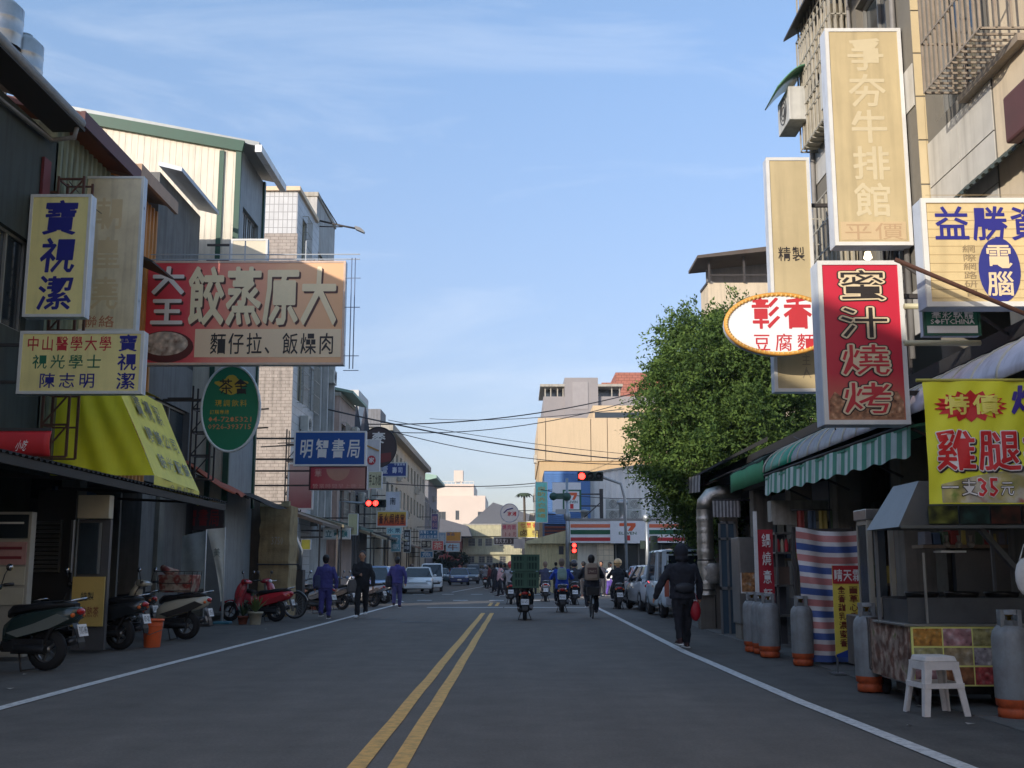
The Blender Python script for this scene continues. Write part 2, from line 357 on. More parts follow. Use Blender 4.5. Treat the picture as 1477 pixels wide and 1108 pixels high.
def strip(pts, w, name, m, z=.008):
    b = MB(); pp = []
    for (x0, y0), (x1, y1) in zip(pts[:-1], pts[1:]):
        n = max(1, int((y1 - y0) / 1.2))
        for i in range(n): pp.append((x0 + (x1 - x0) * i / n + random.uniform(-.006, .006), y0 + (y1 - y0) * i / n))
    pp.append(pts[-1]); n = len(pp)
    b.add([(x - w / 2, y, z) for x, y in pp] + [(x + w / 2, y, z) for x, y in pp], [(i, n + i, n + i + 1, i + 1) for i in range(n - 1)])
    return struct(b.build(name, m))
WP = M('white_paint', (192, 192, 190), .7, .95, 16, dirt=(60, 62, 66)); YP = M('yellow_paint', (206, 160, 84), .7, .8, 11, dirt=(80, 74, 60))
strip(lp, .14, 'edge_line', WP); strip(rp_, .14, 'edge_line', WP)
for x in (-1.075, -.81):
    strip([(x, -30), (x, 34.3)], .125, 'centre_line', YP); strip([(x, 41), (x, 45)], .125, 'centre_line', YP)
strip([(-.6, 62), (-.3, 74)], .13, 'lane_dash', WP); strip([(-3.9, 66), (-1.6, 112), (-1, 150)], .14, 'edge_line', WP); strip([(-4.7, 46), (-5.4, 50)], .12, 'edge_line', WP)
cw = []
for Y, n in ((48.5, 6), (60.5, 6)):
    for i in range(n):
        x = -5.6 + i * 1.55 + (.25 if Y > 55 else 0)
        if x > 4.5: continue
        cw.append((x, Y))
cm_ = MB().bx(-.31, .31, -.32, .32, 0, .002).mesh('crosswalk_dash', WP)
for x, Y in cw: struct(put('crosswalk_dash', cm_, loc=(x, Y, .006)))
struct(MB().q((-3.2, 39.2, .008), (-.55, 39.2, .008), (-.55, 39.6, .008), (-3.2, 39.6, .008)).build('stop_line', WP))
struct(MB().q((-.5, 39.2, .008), (2.4, 39.2, .008), (2.4, 39.6, .008), (-.5, 39.6, .008)).build('stop_line', WP))
for (a, b, c) in ((578, 630, 898), (526, 568, 894)):
    x0, y = gnd(a, c); x1, _ = gnd(b, c)
    struct(MB().q((x0, y, .008), (x1, y, .008), (x1, y + .25, .008), (x0, y + .25, .008)).build('lane_dash', M('worn_paint', (120, 124, 128), .8, .6, 12)))
# concrete strips at the edge of the right-hand shops, gutter covers
cg = M('concrete', (112, 112, 108), .85, .6, 4, bump=.3)
gm_ = MB().bx(-.22, .22, -.74, .74, 0, .012).mesh('gutter_cover', cg)
for i in range(22): struct(put('gutter_cover', gm_, loc=(4.3, 8 + i * 1.52, .004)))
struct(MB().bx(4.95, 14, -30, 34, -.02, .12).bx(-14, -8.0, -30, 52, -.02, .12).build('pavement', M('paving', (96, 94, 90), .8, .5, 3, bump=.2), bevel=.02))

random.seed(21)
for i in range(12):
    x = random.choice((random.uniform(-7.6, -5.1), random.uniform(3.1, 4.6))); y = random.uniform(9, 38); a = random.uniform(0, 3); s_ = random.uniform(.02, .05)
    o = MB().q((-s_, -s_ * .6, 0), (s_, -s_ * .5, .006), (s_ * .8, s_ * .6, .002), (-s_ * .7, s_ * .7, .01)).build('scrap', M('scrap_paper', (180, 176, 166), .8, .4)); o.location = (x, y, .012); o.rotation_euler.z = a; tag(o, 'small pale scrap of litter lying at the road edge', 'litter', 'scraps of litter along the road edges')
# ---------------------------------------------------------------- left-hand row
XL = -8.3
def corr(mb, O, U, V, w, h, pitch=.2, amp=.03, N=(0, -1, 0), m=0):
    O, U, V, N = Vector(O), Vector(U), Vector(V), Vector(N); n = max(1, int(w / pitch)); st = [(0, 0), (.35, 0), (.5, 1), (.85, 1)]
    us = [((i + a) * w / n, b * amp) for i in range(n) for a, b in st] + [(w, 0)]
    vs = [O + U * u + N * k for u, k in us] + [O + U * u + N * k + V * h for u, k in us]; q = len(us)
    return mb.add(vs, [(i, i + 1, q + i + 1, q + i) for i in range(q - 1)], m)
STEEL = M('dark_steel', (62, 58, 56), .6, .4); RUST = M('rusty_steel', (98, 66, 52), .8, .6, 6, dirt=(60, 30, 20)); WHITE = M('white_paint_metal', (206, 206, 202), .5, .35, streak=.3)
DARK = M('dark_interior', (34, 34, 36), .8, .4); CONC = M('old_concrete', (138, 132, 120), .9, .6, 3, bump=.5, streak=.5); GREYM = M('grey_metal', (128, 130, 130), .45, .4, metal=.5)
INOX = M('stainless', (150, 150, 148), .32, .35, 5, metal=.9)
def building(name, label, x0, x1, y0, y1, h, wm, side, front=(), street=(), style=0, roof='parapet', wd=.14, base=0., group=None, fm=None, cat='building'):
    """box with open window holes on the camera face and the street face"""
    r = T(name, label, cat, (x1 if side == 'L' else x0, y0, base), group=group)
    b = MB(); H = h - base
    wallface(b, (x0, y0, base), (1, 0, 0), x1 - x0, H, front, wd, (0, -1, 0))
    if side == 'L': wallface(b, (x1, y0, base), (0, 1, 0), y1 - y0, H, street, wd, (1, 0, 0))
    else: wallface(b, (x0, y1, base), (0, -1, 0), y1 - y0, H, street, wd, (-1, 0, 0))
    xb = x0 if side == 'L' else x1
    b.q((xb, y0, base), (xb, y1, base), (xb, y1, h), (xb, y0, h)); b.q((x0, y1, base), (x1, y1, base), (x1, y1, h), (x0, y1, h)); b.q((x0, y0, h - .02), (x1, y0, h - .02), (x1, y1, h - .02), (x0, y1, h - .02))
    # dark core behind the openings
    w = b.build('wall', wm, r)
    for q in front: window(r, (x0, y0, base), (1, 0, 0), (0, -1, 0), q, wd, style, fm)
    for q in street:
        if side == 'L': window(r, (x1, y0, base), (0, 1, 0), (1, 0, 0), q, wd, style, fm)
        else: window(r, (x0, y1, base), (0, -1, 0), (-1, 0, 0), q, wd, style, fm)
    if roof == 'parapet':
        MB().bx(x0 - .06, x1 + .06, y0 - .06, y0 + .12, h - .05, h + .14).bx(x0 - .06, x0 + .12, y0 + .12, y1 + .04, h - .05, h + .14).bx(x1 - .12, x1 + .06, y0 + .12, y1 + .04, h - .05, h + .14).build('roof_parapet', M('coping', (176, 172, 160), .8, .5, streak=.5), r, bevel=.02)
    return r
def grid_holes(w, h, n, rows, z0, dz, ww, wh, off=None):
    off = (w - n * ww) / (n + 1) if off is None else off
    sp = (w - 2 * off - n * ww) / max(1, n - 1)
    return [(off + i * (ww + sp), off + i * (ww + sp) + ww, z0 + j * dz, z0 + j * dz + wh) for i in range(n) for j in range(rows) if z0 + j * dz + wh < h - .15]
def acunit(parent, x, y, z, face='x+', name='air_conditioner'):
    """small split unit with round fan guard"""
    b = MB(); k = {'x+': (1, 0), 'x-': (-1, 0), 'y-': (0, -1)}[face]
    if k[0]: b.bx(x - .15, x + .15, y - .4, y + .4, z, z + .6)
    else: b.bx(x - .4, x + .4, y - .15, y + .15, z, z + .6)
    o = b.build(name, M('ac_white', (196, 196, 188), .5, .4, streak=.4), parent, bevel=.015)
    g = MB()
    if k[0]:
        for rr in (.07, .14, .21): g.lathe([(rr, 0), (rr + .012, k[0] * .012), (rr + .024, 0)], (x + k[0] * .152, y, z + .3), 14, 'x')
    else:
        for rr in (.07, .14, .21): g.lathe([(rr, 0), (rr + .012, -.012), (rr + .024, 0)], (x, y - .152, z + .3), 14, 'y')
    g.build('fan_guard', M('dark_grey', (70, 72, 74), .5), o)
    return o
# L0: unseen block added past the left frame edge to shade the street, continues the row
building('shade_block', 'unseen grey tiled block added at the near end of the row to shade the street', -20, XL - .2, -34, 9.5, 9.6, M('grey_tile', (150, 150, 146), .5, .3, tile=(.3, .15, .01)), 'L', street=grid_holes(43.5, 9.6, 12, 2, 4.6, 3.3, 1.8, 1.4))
# L1 corrugated old house with rusty eave
r = T('corrugated_house', 'old dark house with rusty corrugated roof and long round gutter', 'house', (XL, 9.6, 0))
y1 = onX(113, 175, -7.75)[0]; ze = onX(113, 175, -7.75)[1]
w = MB(); wallface(w, (XL, 9.6, 2.9), (0, 1, 0), y1 - 9.6 + .4, ze - 3.1, [(7.2, 8.6, 2.3, 3.9), (9.3, 10.3, 2.2, 4.6), (5, 6.2, 2.2, 3.8)], .14, (1, 0, 0)); w.q((XL - 6, y1 + .4, 0), (XL, y1 + .4, 0), (XL, y1 + .4, ze - .2), (XL - 6, y1 + .4, ze + 1.5))
w.q((XL, 9.6, 0), (XL, y1, 0), (XL, y1, .5), (XL, 9.6, .5)); w.build('wall', M('dark_green_wall', (64, 70, 64), .85, .6, 2, streak=.6), r)
for q in [(7.2, 8.6, 2.3, 3.9), (9.3, 10.3, 2.2, 4.6), (5, 6.2, 2.2, 3.8)]: window(r, (XL, 9.6, 2.9), (0, 1, 0), (1, 0, 0), q, .14)
b = MB(); n = int((y1 + .5 - 9.6) / .16)
sl_ = lambda i, k: (-7.8 - k * 6, 9.6 + i * .16 + (.05 if k else 0), ze + .12 + k * 2.2 + (.035 if i % 2 else 0))
b.add([sl_(i, k) for i in range(n) for k in (0, 1)], [(2 * i, 2 * i + 1, 2 * i + 3, 2 * i + 2) for i in range(n - 1)]); b.build('roof', M('rusty_roof', (92, 84, 76), .85, .8, 2, dirt=(80, 40, 26)), r, solid=.02)
MB().tube([(-7.75, 9.6, ze + .02), (-7.75, y1 + .1, ze)], .1, 10).tube([(-7.75, y1, ze), (-7.8, y1, ze - .3), (-8.2, y1, ze - .35), (-8.2, y1 - 2.1, ze - .45), (-8.2, y1 - 2.1, ze - 4)], .045, 8).build('gutter', M('pvc_grey', (138, 136, 132), .6, .5, streak=.4), r)
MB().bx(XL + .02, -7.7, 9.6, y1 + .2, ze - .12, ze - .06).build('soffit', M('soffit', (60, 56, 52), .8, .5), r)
MB().bx(XL + .01, XL + .06, y1 - .12, y1 + .16, ze - 2.6, ze - .7).build('wall_board', M('maroon_board', (112, 44, 44), .7, .4), r)
def tank(x, y, z, rr, h, label):
    t = T('water_tank', label, 'water tank', (x, y, z), group='stainless water tanks on the old roof')
    MB().lathe([(rr * .98, 0), (rr, .05), (rr, h * .3), (rr * 1.02, h * .32), (rr, h * .34), (rr, h * .66), (rr * 1.02, h * .68), (rr, h * .7), (rr, h), (rr * .6, h + .14), (rr * .2, h + .17), (.01, h + .17)], (x, y, z), 22).build('tank_body', INOX, t)
    MB().lathe([(.14, 0), (.14, .07), (.01, .09)], (x, y, z + h + .15), 12).build('hatch', INOX, t)
    f = MB()
    for i in range(4): f.bar((x + rr * .9 * math.cos(i * 1.57 + .7), y + rr * .9 * math.sin(i * 1.57 + .7), z - 1.2), (x + rr * .8 * math.cos(i * 1.57 + .7), y + rr * .8 * math.sin(i * 1.57 + .7), z + .02), .05)
    f.build('stand', STEEL, t)
x, z = at(33, 104, 20.5); tank(x, 20.5, z - .2, .36, .75, 'stainless water tank beside the gutter, the lower one with a pipe')
x, z = at(3, 62, 20); tank(x, 20, z - .1, .36, .8, 'stainless water tank cut by the left edge of the picture')
# L2 green corrugated, L3 orange corrugated
def corr_house(name, label, y0, y1, zt, zb, wm, trim, roofm, xw=XL, hole=None):
    r = T(name, label, 'house', (xw, y0, 0)); b = MB()
    corr(b, (xw, y0, zb), (0, 1, 0), (0, 0, 1), y1 - y0, zt - zb, .22, .04, (1, 0, 0)); b.q((xw - 5, y0, zb), (xw, y0, zb), (xw, y0, zt), (xw - 5, y0, zt + 1)); b.build('wall', wm, r)
    MB().prism([(xw - 5, zt + 1.35), (xw + .45, zt + .1), (xw + .45, zt + .22), (xw - 5, zt + 1.5)], 'y', y0 + .01, y1 - .01).build('roof', roofm, r)
    MB().bx(xw + .4, xw + .48, y0, y1, zt - .04, zt + .24).build('fascia', trim, r)
    return r
ya, yb, yc, yd = y1 + .45, onX(200, 256, -7.87)[0], onX(254, 300, -7.87)[0], onX(313, 335, -7.8)[0]
zt = onX(253, 305, -7.85)[1]
r = corr_house('green_corrugated_house', 'house with faded green corrugated wall under a dark red eave', ya, yb, zt - .15, 3.2, M('green_corr', (132, 138, 112), .7, .6, 2, streak=.7), M('maroon_trim', (92, 44, 44), .6, .4), M('maroon_roof', (96, 56, 50), .7, .6))
window(r, (XL + .05, ya, 0), (0, 1, 0), (1, 0, 0), (.7, 1.3, 7.2, 8.0), .05)
r = corr_house('orange_corrugated_house', 'house with orange corrugated wall and small dark window awning', yb + .02, yc, zt, 3.2, M('orange_corr', (196, 130, 52), .6, .45, 2, streak=.45), M('tan_trim', (176, 142, 112), .6, .3), M('tan_roof', (160, 130, 104), .7, .4))
window(r, (XL + .05, yb, 0), (0, 1, 0), (1, 0, 0), (.3, 1.3, 6.6, 7.6), .05)
MB().prism([(XL + .05, 7.95), (XL + .75, 7.6), (XL + .75, 7.56), (XL + .05, 7.85)], 'y', yb + .2, yb + 1.6).build('window_awning', STEEL, r)
z4 = onX(312, 338, XL)[1]
r = building('grey_house', 'grey rendered house with a light metal eave over its windows', XL - 6, XL, yc + .05, yd, z4, M('grey_render', (120, 120, 118), .85, .5, 2, streak=.5), 'L', street=[(.5, 1.7, 6.3, 7.7), (2.2, 3.3, 6.3, 7.7), (.5, 3.2, 3.4, 5.2)], roof=None)
MB().prism([(XL - .05, z4 + .16), (XL + .5, z4 + .02), (XL + .5, z4 + .12), (XL - .05, z4 + .26)], 'y', yc + .06, yd + .1).build('roof', M('light_eave', (182, 190, 198), .5, .4, metal=.3), r)
# L5 big cream corrugated hall
Y5 = yd + 1.0; xr, zr = at(347, 213, Y5); xl_, zl = at(125, 168, Y5); y5b, z5b = onX(381, 264, xr)
r = T('cream_hall', 'large cream corrugated hall with dark green trim on its sloping roof', 'building', (xr, Y5, 0))
b = MB(); n = 60
for i in range(n):
    a, c = i / n, (i + 1) / n; X = lambda t: xl_ - 1 + (xr - xl_ + 1) * t; Z = lambda t: zl + .1 + (zr - zl - .1) * t
    k = .007 if i % 2 else 0
    b.q((X(a), Y5 - k, 3), (X(c), Y5 - k, 3), (X(c), Y5 - k, Z(c) - .02), (X(a), Y5 - k, Z(a) - .02)).q((X(c), Y5, 3), (X(c), Y5 - .007, 3), (X(c), Y5 - .007, Z(c)), (X(c), Y5, Z(c)))
b.build('gable_wall', M('cream_corr', (226, 218, 198), .6, .25, 1.5, streak=.25), r)
w = MB(); ho = [(.5, y5b - Y5 - .5, z5b - 4.3, z5b - 1.5)]; wallface(w, (xr, Y5 + .01, 0), (0, 1, 0), y5b - Y5, z5b, ho, .15, (1, 0, 0)); w.q((xl_, y5b, 0), (xr, y5b, 0), (xr, y5b, z5b), (xl_, y5b, zl)); w.build('wall', M('hall_side', (150, 156, 158), .6, .35, streak=.3), r)
for i in range(4):
    d = (ho[0][1] - ho[0][0]) / 4; window(r, (xr, Y5, 0), (0, 1, 0), (1, 0, 0), (ho[0][0] + d * i, ho[0][0] + d * (i + 1), ho[0][2], ho[0][3]), .15)
GT = M('green_trim', (44, 84, 66), .5, .35)
MB().bar((xl_ - 1, Y5 - .06, zl + .1), (xr + .1, Y5 - .06, zr), .12, .3).build('verge_trim', GT, r); MB().bx(xr - .1, xr + .05, Y5 - .07, Y5 + .02, 3, zr - .1).bx(xr - .55, xr - .42, Y5 - .06, Y5 - .036, 3, zr - .1).bx(xr - .02, xr + .06, y5b - .12, y5b + .03, 3, z5b).build('corner_trim', GT, r)
MB().prism([(xl_ - 1, zl + .3), (xr + .5, zr + .05), (xr + .5, zr + .17), (xl_ - 1, zl + .42)], 'y', Y5 + .02, y5b + .2).build('roof', M('hall_roof', (150, 156, 156), .5, .3, metal=.4), r)
MB().bx(xr + .42, xr + .6, Y5 - .1, y5b + .3, zr - .16, zr + .04).build('gutter', WHITE, r)
# L6 white tiled block with rough stone lower storeys, L6b slab wall behind
Y6 = 39.5; x6, z6 = at(430, 276, Y6); y6b = onX(456, 320, x6)[0]; zm = at(430, 337, Y6)[1]
TW = M('white_tile', (206, 208, 208), .45, .2, tile=(.17, .3, .012)); ST = M('stone_clad', (182, 172, 162), .85, .45, 6, bump=.8, tile=(.3, .12, .008, .5), streak=.35)
r = building('tiled_block', 'white tiled block with cream cornice above rough stone clad floors', x6 - 6, x6, Y6, y6b, z6, TW, 'L', front=[(3.95, 4.45, z6 - 1.75, z6 - .8 + .0)], street=[(1.0, 1.9, z6 - 2.4, z6 - .7), (3.4, 4.1, z6 - 3.3, z6 - 1.6), (1, 2.2, 7.5, 9.2), (3.2, 4.4, 7.5, 9.2)], roof=None, fm=M('cream_win', (214, 206, 180), .5, .3), style=1)
MB().bx(x6 - 6.04, x6 + .04, Y6 - .04, Y6 - .006, 3, zm).build('stone_cladding', ST, r)
MB().bx(x6 - 6.1, x6 + .1, Y6 - .12, y6b + .1, z6, z6 + .16).build('cornice', M('cream_cornice', (232, 204, 168), .6, .2), r)
MB().bx(x6 - 2.1, x6 - 1.1, Y6 - .2, Y6 - .05, zm - 2.6, zm - .6).build('window_box', M('cream_win', (214, 206, 180)), r)
x7, z7 = at(457, 282, y6b + .3); y7b, z7b = onX(482, 345, x7)
r = building('slab_wall_block', 'tall weathered concrete block with blue tinted panes beyond the tiled block', x7 - 5, x7 + .02, y6b + .3, y7b, z7, M('weathered_white', (190, 190, 186), .8, .5, 1.5, streak=.6), 'L', street=[(.6, 2.2, z7 - 4.4, z7 - 2.2), (2.6, 4.2, z7 - 4.8, z7 - 2.6), (.6, 2, 7, 8.6), (2.6, 4.2, 7, 8.6)])
for i in range(3): MB().bx(x7 + .03, x7 + .3, y6b + .8 + i * 1.6, y6b + 1 + i * 1.6, 3, z7 - 5.5).build('fin', M('weathered_white'), r)
# street lamp on the slab wall
xa, za = at(515, 330, y6b + 1); r = T('street_lamp', 'street lamp arm braced from the concrete block on the left', 'street lamp', (x7, y6b + 1, za))
MB().tube([(x7, y6b + 1, za + .35), (xa - .5, y6b + 1, za + .1), (xa, y6b + 1, za)], .04).tube([(x7, y6b + 1, za + .1), (xa - .6, y6b + 1, za + .08)], .025).tube([(x7, y6b + 1, za + 1.4), (xa - .8, y6b + 1, za + .15)], .025).build('arm', STEEL, r)
MB().prism([(xa - .1, za + .1), (xa + .15, za + .02), (xa + .32, za - .14), (xa + .3, za - .2), (xa - .05, za - .04)], 'y', y6b + .88, y6b + 1.12).build('lamp_head', GREYM, r)
# middle and far row
def row(name, label, y0, y1, xs, h, wm, n, rows, z0=3.6, dz=3.0, ww=1.3, wh=1.4, style=1, fn=1, depth=7, roof='parapet'):
    return building(name, label, xs - depth, xs, y0, y1, h, wm, 'L', front=grid_holes(depth, h, fn, rows, z0, dz, 1.2, wh) if fn else (), street=grid_holes(y1 - y0, h, n, rows, z0, dz, ww, wh), style=style, roof=roof)
PINK = M('pinkish_wall', (190, 168, 156), .8, .4, 2, streak=.5); GREY2 = M('mid_grey_wall', (128, 130, 134), .8, .4, 2, streak=.5); CRM2 = M('cream_wall_far', (200, 194, 178), .8, .35, 2, streak=.5)
r = row('pink_shophouse', 'narrow pinkish shophouse with white parapet and green roof sheet', 50.2, 55, -8.2, 9.2, PINK, 2, 2)
MB().prism([(-13, 10.4), (-7.6, 9.3), (-7.6, 9.42), (-13, 10.55)], 'y', 50.3, 55).build('roof', M('pale_green_roof', (150, 182, 166), .6, .3), r)
r = row('gabled_house', 'dark house with a pair of pointed spires', 55.1, 60.5, -8.2, 8.2, M('charcoal_wall', (84, 82, 84), .8, .3), 2, 2)
for px in (514, 522):
    x, z = at(px, 600, 57); MB().lathe([(.34, 0), (.3, .1), (.02, 1.7)], (x, 57 + (px - 514) * .15, 8.2), 4, sm=False).build('spire', M('spire_slate', (48, 48, 56), .5), r)
r = row('white_shophouse', 'white shophouse with a box room on its roof', 60.6, 69, -8.35, 8.9, CRM2, 3, 2)
MB().bx(-13, -8.9, 61, 65, 8.9, 11.2).build('roof_room', M('roof_room_white', (206, 208, 206), .7, .3), r)
r = row('corniced_terrace', 'long cream terrace with heavy cornice and rows of square windows', 72, 104, -8.75, 10.3, CRM2, 11, 3, 3.4, 2.4, 1.3, 1.3, 0)
MB().bx(-9, -8.2, 71.9, 104, 10.3, 10.75).build('cornice', M('coping'), r)
MB().bx(-12, -9.3, 74, 77, 10.8, 12).build('roof_room', GREY2, r)
row('grey_terrace', 'plain grey terrace between the cream terrace and the green topped house', 104.5, 118, -9.6, 8.6, GREY2, 4, 2)
xa, za = at(597, 680, 120); xb, zb = at(618, 683, 120)
r = building('green_topped_house', 'tall grey house with pale green gable and windows to the street', xa - 4, xb, 120, 133, za - .6, GREY2, 'L', street=grid_holes(13, za - 1, 3, 3, 3.6, 3, 1.6, 1.5), roof=None)
MB().prism([(xa - 4, za + .6), (xb + .9, zb - .2), (xb + .9, zb - .5), (xb, zb - .7), (xa - 4, za - .6)], 'y', 119.8, 133.5).build('roof', M('pale_green_roof'), r)
for k, (y0, y1, xs, h, c, lb) in enumerate(((133.6, 142, -10.2, 8.6, (176, 160, 140), 'tan shophouse past the green topped house'), (142.2, 152, -10.8, 7.6, (150, 140, 128), 'brown shophouse with flat roof near the end of the street'), (152.2, 164, -11.6, 6.6, (168, 90, 80), 'low red brick house at the far end of the left row'))):
    row('far_shophouse', lb, y0, y1, xs, h, M('far_wall%d' % k, c, .8, .4, 2), 3, 2)
# end of the street
x0, z0 = at(668, 790, 172); x1, z1 = at(790, 757, 172)
EW = M('pale_yellow_wall', (188, 182, 148), .8, .35, 1, streak=.4)
r = building('apartment_house', 'pale yellow three storey apartment house closing the far end of the street', x0, x1, 172, 184, z1, EW, 'R', front=[(u, u + 1.05 if i % 2 == 0 else u + .6, zz, zz + 1.15) for zz in (4.9,) for i, u in enumerate((.8, 2.3, 3.4, 5.6, 7.4, 9.2, 10.6))] + [(u, u + .95, 2.35, 3.35) for u in (.8, 2.4, 3.6, 5.6, 7.4, 9.4)] + [(.4, 12, .1, 1.7)], style=1)
MB().bx(x0 - .1, x1, 171.6, 171.95, 3.6, 4.5).bx(x0 - .1, x1, 171.6, 171.95, 6.4, 7.5).build('balcony_wall', EW, r)
MB().prism([(171.2, 1.95), (171.95, 2.25), (171.95, 2.35), (171.2, 2.05)], 'x', x0, x1).build('canopy', GREYM, r)
x2, z2 = at(685, 748, 176); x3, z3 = at(730, 735, 176)
MB().prism([(x2 - 1, z1 + .1), (x3 - 2, z3 + 1), (x3 + 8, z1 + .3), (x3 + 8, z1 + .1)], 'y', 174, 183).build('roof', M('grey_slate', (92, 96, 104), .7, .3), r)
r = building('grey_roofed_house', 'house with dark grey pitched roof left of the apartment house', x0 - 6, x0 - .2, 166, 176, 6.2, M('far_wall2'), 'R', front=grid_holes(5.8, 6, 3, 1, 3.4, 3, 1, 1.2))
MB().prism([(x0 - 6.5, 6.2), (x0 - 3, 8.8), (x0 + 1, 7.7), (x0 + 1.5, 6.2)], 'y', 165.5, 176).build('pitched_roof', M('grey_slate'), r)
# big pale block far behind
x0, z0 = at(620, 700, 300); x1, z1 = at(700, 715, 300); xm = at(683, 700, 300)[0]
SW = M('sunny_white', (218, 202, 186), .8, .15, .3)
r = building('hospital_block', 'large sunlit pale block far behind the street with stepped roof', x0 - 4, x1, 300, 330, z1, SW, 'R', front=[(6, 8.4, z1 - 6.5, z1 - 4.3), (11, 12, z1 - 6.5, z1 - 4), (17, 19, z1 - 6, z1 - 4.3), (1, 3.4, z1 - 12, z1 - 9.5), (6, 8.4, z1 - 12, z1 - 9.5)], roof=None)
MB().bx(x0 - 4, xm, 302, 328, z1 + .05, z0 + .5).build('upper_storey', SW, r)
xa, za = at(655, 679, 306); xb, zb = at(668, 695, 306); MB().bx(xa, xb, 305, 309, zb, za).bx(xa + .3, xa + .6, 305.3, 305.6, z0, zb).bx(xb - .6, xb - .3, 305.3, 305.6, z0, zb).build('roof_room', SW, r)
b = MB(); b.bx(x0 - 4, xm, 302, 302.1, z0 + 1.1, z0 + 1.25)
for i in range(14): b.bx(x0 - 4 + i * (xm - x0 + 4) / 13 - .05, x0 - 4 + i * (xm - x0 + 4) / 13 + .05, 302, 302.1, z0 + .5, z0 + 1.25)
b.build('railing', M('rail_white', (220, 216, 206)), r)

for nm, spots in (('tiled_block', ((41.5, 6.4), (43.6, 10.6))), ('slab_wall_block', ((47.2, 9.2), (48.6, 6.2))), ('pink_shophouse', ((52.6, 5.1), (54.2, 7.6))), ('gabled_house', ((57, 4.6), (59, 6.6))), ('white_shophouse', ((63, 5.2), (66, 7.7))), ('corniced_terrace', ((75, 5.2), (80, 7.6), (86, 5.2), (94, 7.6))), ('green_topped_house', ((122, 6), (127, 9)))):
    o = bpy.data.objects[nm]
    for y, z in spots: acunit(o, o.location.x + .18, y, z, 'x+')
for nm, dx, y, z in (('pink_shophouse', -3, 53, 9.3), ('corniced_terrace', -1.6, 84, 10.8), ('grey_terrace', -1.4, 110, 8.7)):
    o = bpy.data.objects[nm]; MB().lathe([(.5, 0), (.5, 1.1), (.2, 1.3), (.01, 1.3)], (o.location.x + dx, y, z), 16).build('water_tank', INOX, o)
# ---------------------------------------------------------------- right-hand row
XR = 5.3
TILE = M('facade_tile', (196, 194, 186), .4, .3, 2, streak=.3); GROUT = M('grout', (120, 116, 106), .9, .3); WARM = M('warm_tile', (208, 190, 150), .4, .2)
pan_m = {}
def panel(w, h, m):
    k = (round(w, 2), round(h, 2), m.name)
    if k not in pan_m: pan_m[k] = MB().bx(0, w, -.012, .0, 0, h).mesh('panel', m)
    return pan_m[k]
def clad(r, y0, y1, z0, z1, X, holes, m, pw=1.15, ph=.6, g=.016):
    ny, nz = max(1, round((y1 - y0) / pw)), max(1, round((z1 - z0) / ph)); w, h = (y1 - y0) / ny, (z1 - z0) / nz
    for i in range(ny):
        for j in range(nz):
            a, c = y0 + i * w, z0 + j * h
            for q in holes:
                if a + w > q[0] + .02 and a < q[1] - .02 and c + h > q[2] + .02 and c < q[3] - .02: break
            else: put('panel', panel(w - g, h - g, m), r, loc=(X - .004, a + w - g / 2, c + g / 2), rz=-math.pi / 2)
def bigrill(r, X0, X1, y0, y1, z0, z1, m, n=14, rows=5, canopy=None, scroll=False):
    g = MB(); t = .012
    for i in range(n + 1):
        y = y0 + (y1 - y0) * i / n; g.bx(X0 - t, X0 + t, y - t, y + t, z0, z1)
        g.bx(X0, X1, y - t * .8, y + t * .8, z0 - t, z0 + t)
    for j in range(rows + 1):
        z = z0 + (z1 - z0) * j / rows; g.bx(X0 - t * 1.5, X0 - t, y0, y1, z - t, z + t)
        for y in (y0, y1): g.bx(X0, X1, y - t, y + t, z - t, z + t)
    for y in (y0, y1):
        for x in np.linspace(X0, X1, 4)[1:]: g.bx(x - t, x + t, y - t, y + t, z0, z1)
    if scroll:
        for i in range(n):
            yc = y0 + (y1 - y0) * (i + .5) / n; g.tube([(X0, yc + .05 * math.cos(t_), z1 - .22 + .2 * math.sin(t_)) for t_ in np.linspace(0, 6.2, 9)], .008, 4, caps=False)
    o = g.build('window_cage', m, r)
    if canopy: MB().prism([(X1, z1 + .45), (X0 - .2, z1 + .12), (X0 - .2, z1 + .08), (X1, z1 + .38)], 'y', y0 - .1, y1 + .1).build('window_canopy', canopy, r)
    return o
GR = M('grille_tan', (150, 138, 122), .6, .6, 8, dirt=(90, 60, 40))
def tower(name, label, X, y0, y1, h, zb, holes, m, back=12):
    r = T(name, label, 'building', (X, y0, 0)); b = MB()
    hs = [(y1 - q[1], y1 - q[0], q[2] - zb, q[3] - zb) for q in holes]
    wallface(b, (X, y1, zb), (0, -1, 0), y1 - y0, h - zb, hs, .16, (-1, 0, 0))
    b.q((X, y0, zb), (back, y0, zb), (back, y0, h), (X, y0, h)); b.q((X, y1, 0), (back, y1, 0), (back, y1, h), (X, y1, h)); b.q((X, y0, h), (back, y0, h), (back, y1, h), (X, y1, h))
    b.build('wall', GROUT, r)
    for q in hs: window(r, (X, y1, zb), (0, -1, 0), (-1, 0, 0), q, .16, 0)
    clad(r, y0, y1, zb, h, X, holes, m)
    return r
# R0 beyond the right edge: cream plastered house
ys = onX(1430, 100, XR)[0]
r = building('plastered_house', 'cream plastered house with dark maroon box under its corner', XR, 14, -30, ys, 14, M('cream_plaster', (212, 196, 168), .85, .25, 1.5, streak=.25, bump=.2), 'R', street=[(8, 10, 5, 6.6), (14, 16, 5, 6.6)])
yb_, zb_ = onX(1452, 142, 5.0); MB().bx(4.95, 5.29, yb_ - .9, yb_ + .0, zb_ - .5, zb_).build('maroon_box', M('maroon_paint', (92, 58, 56), .6, .5, 4), r, bevel=.03)
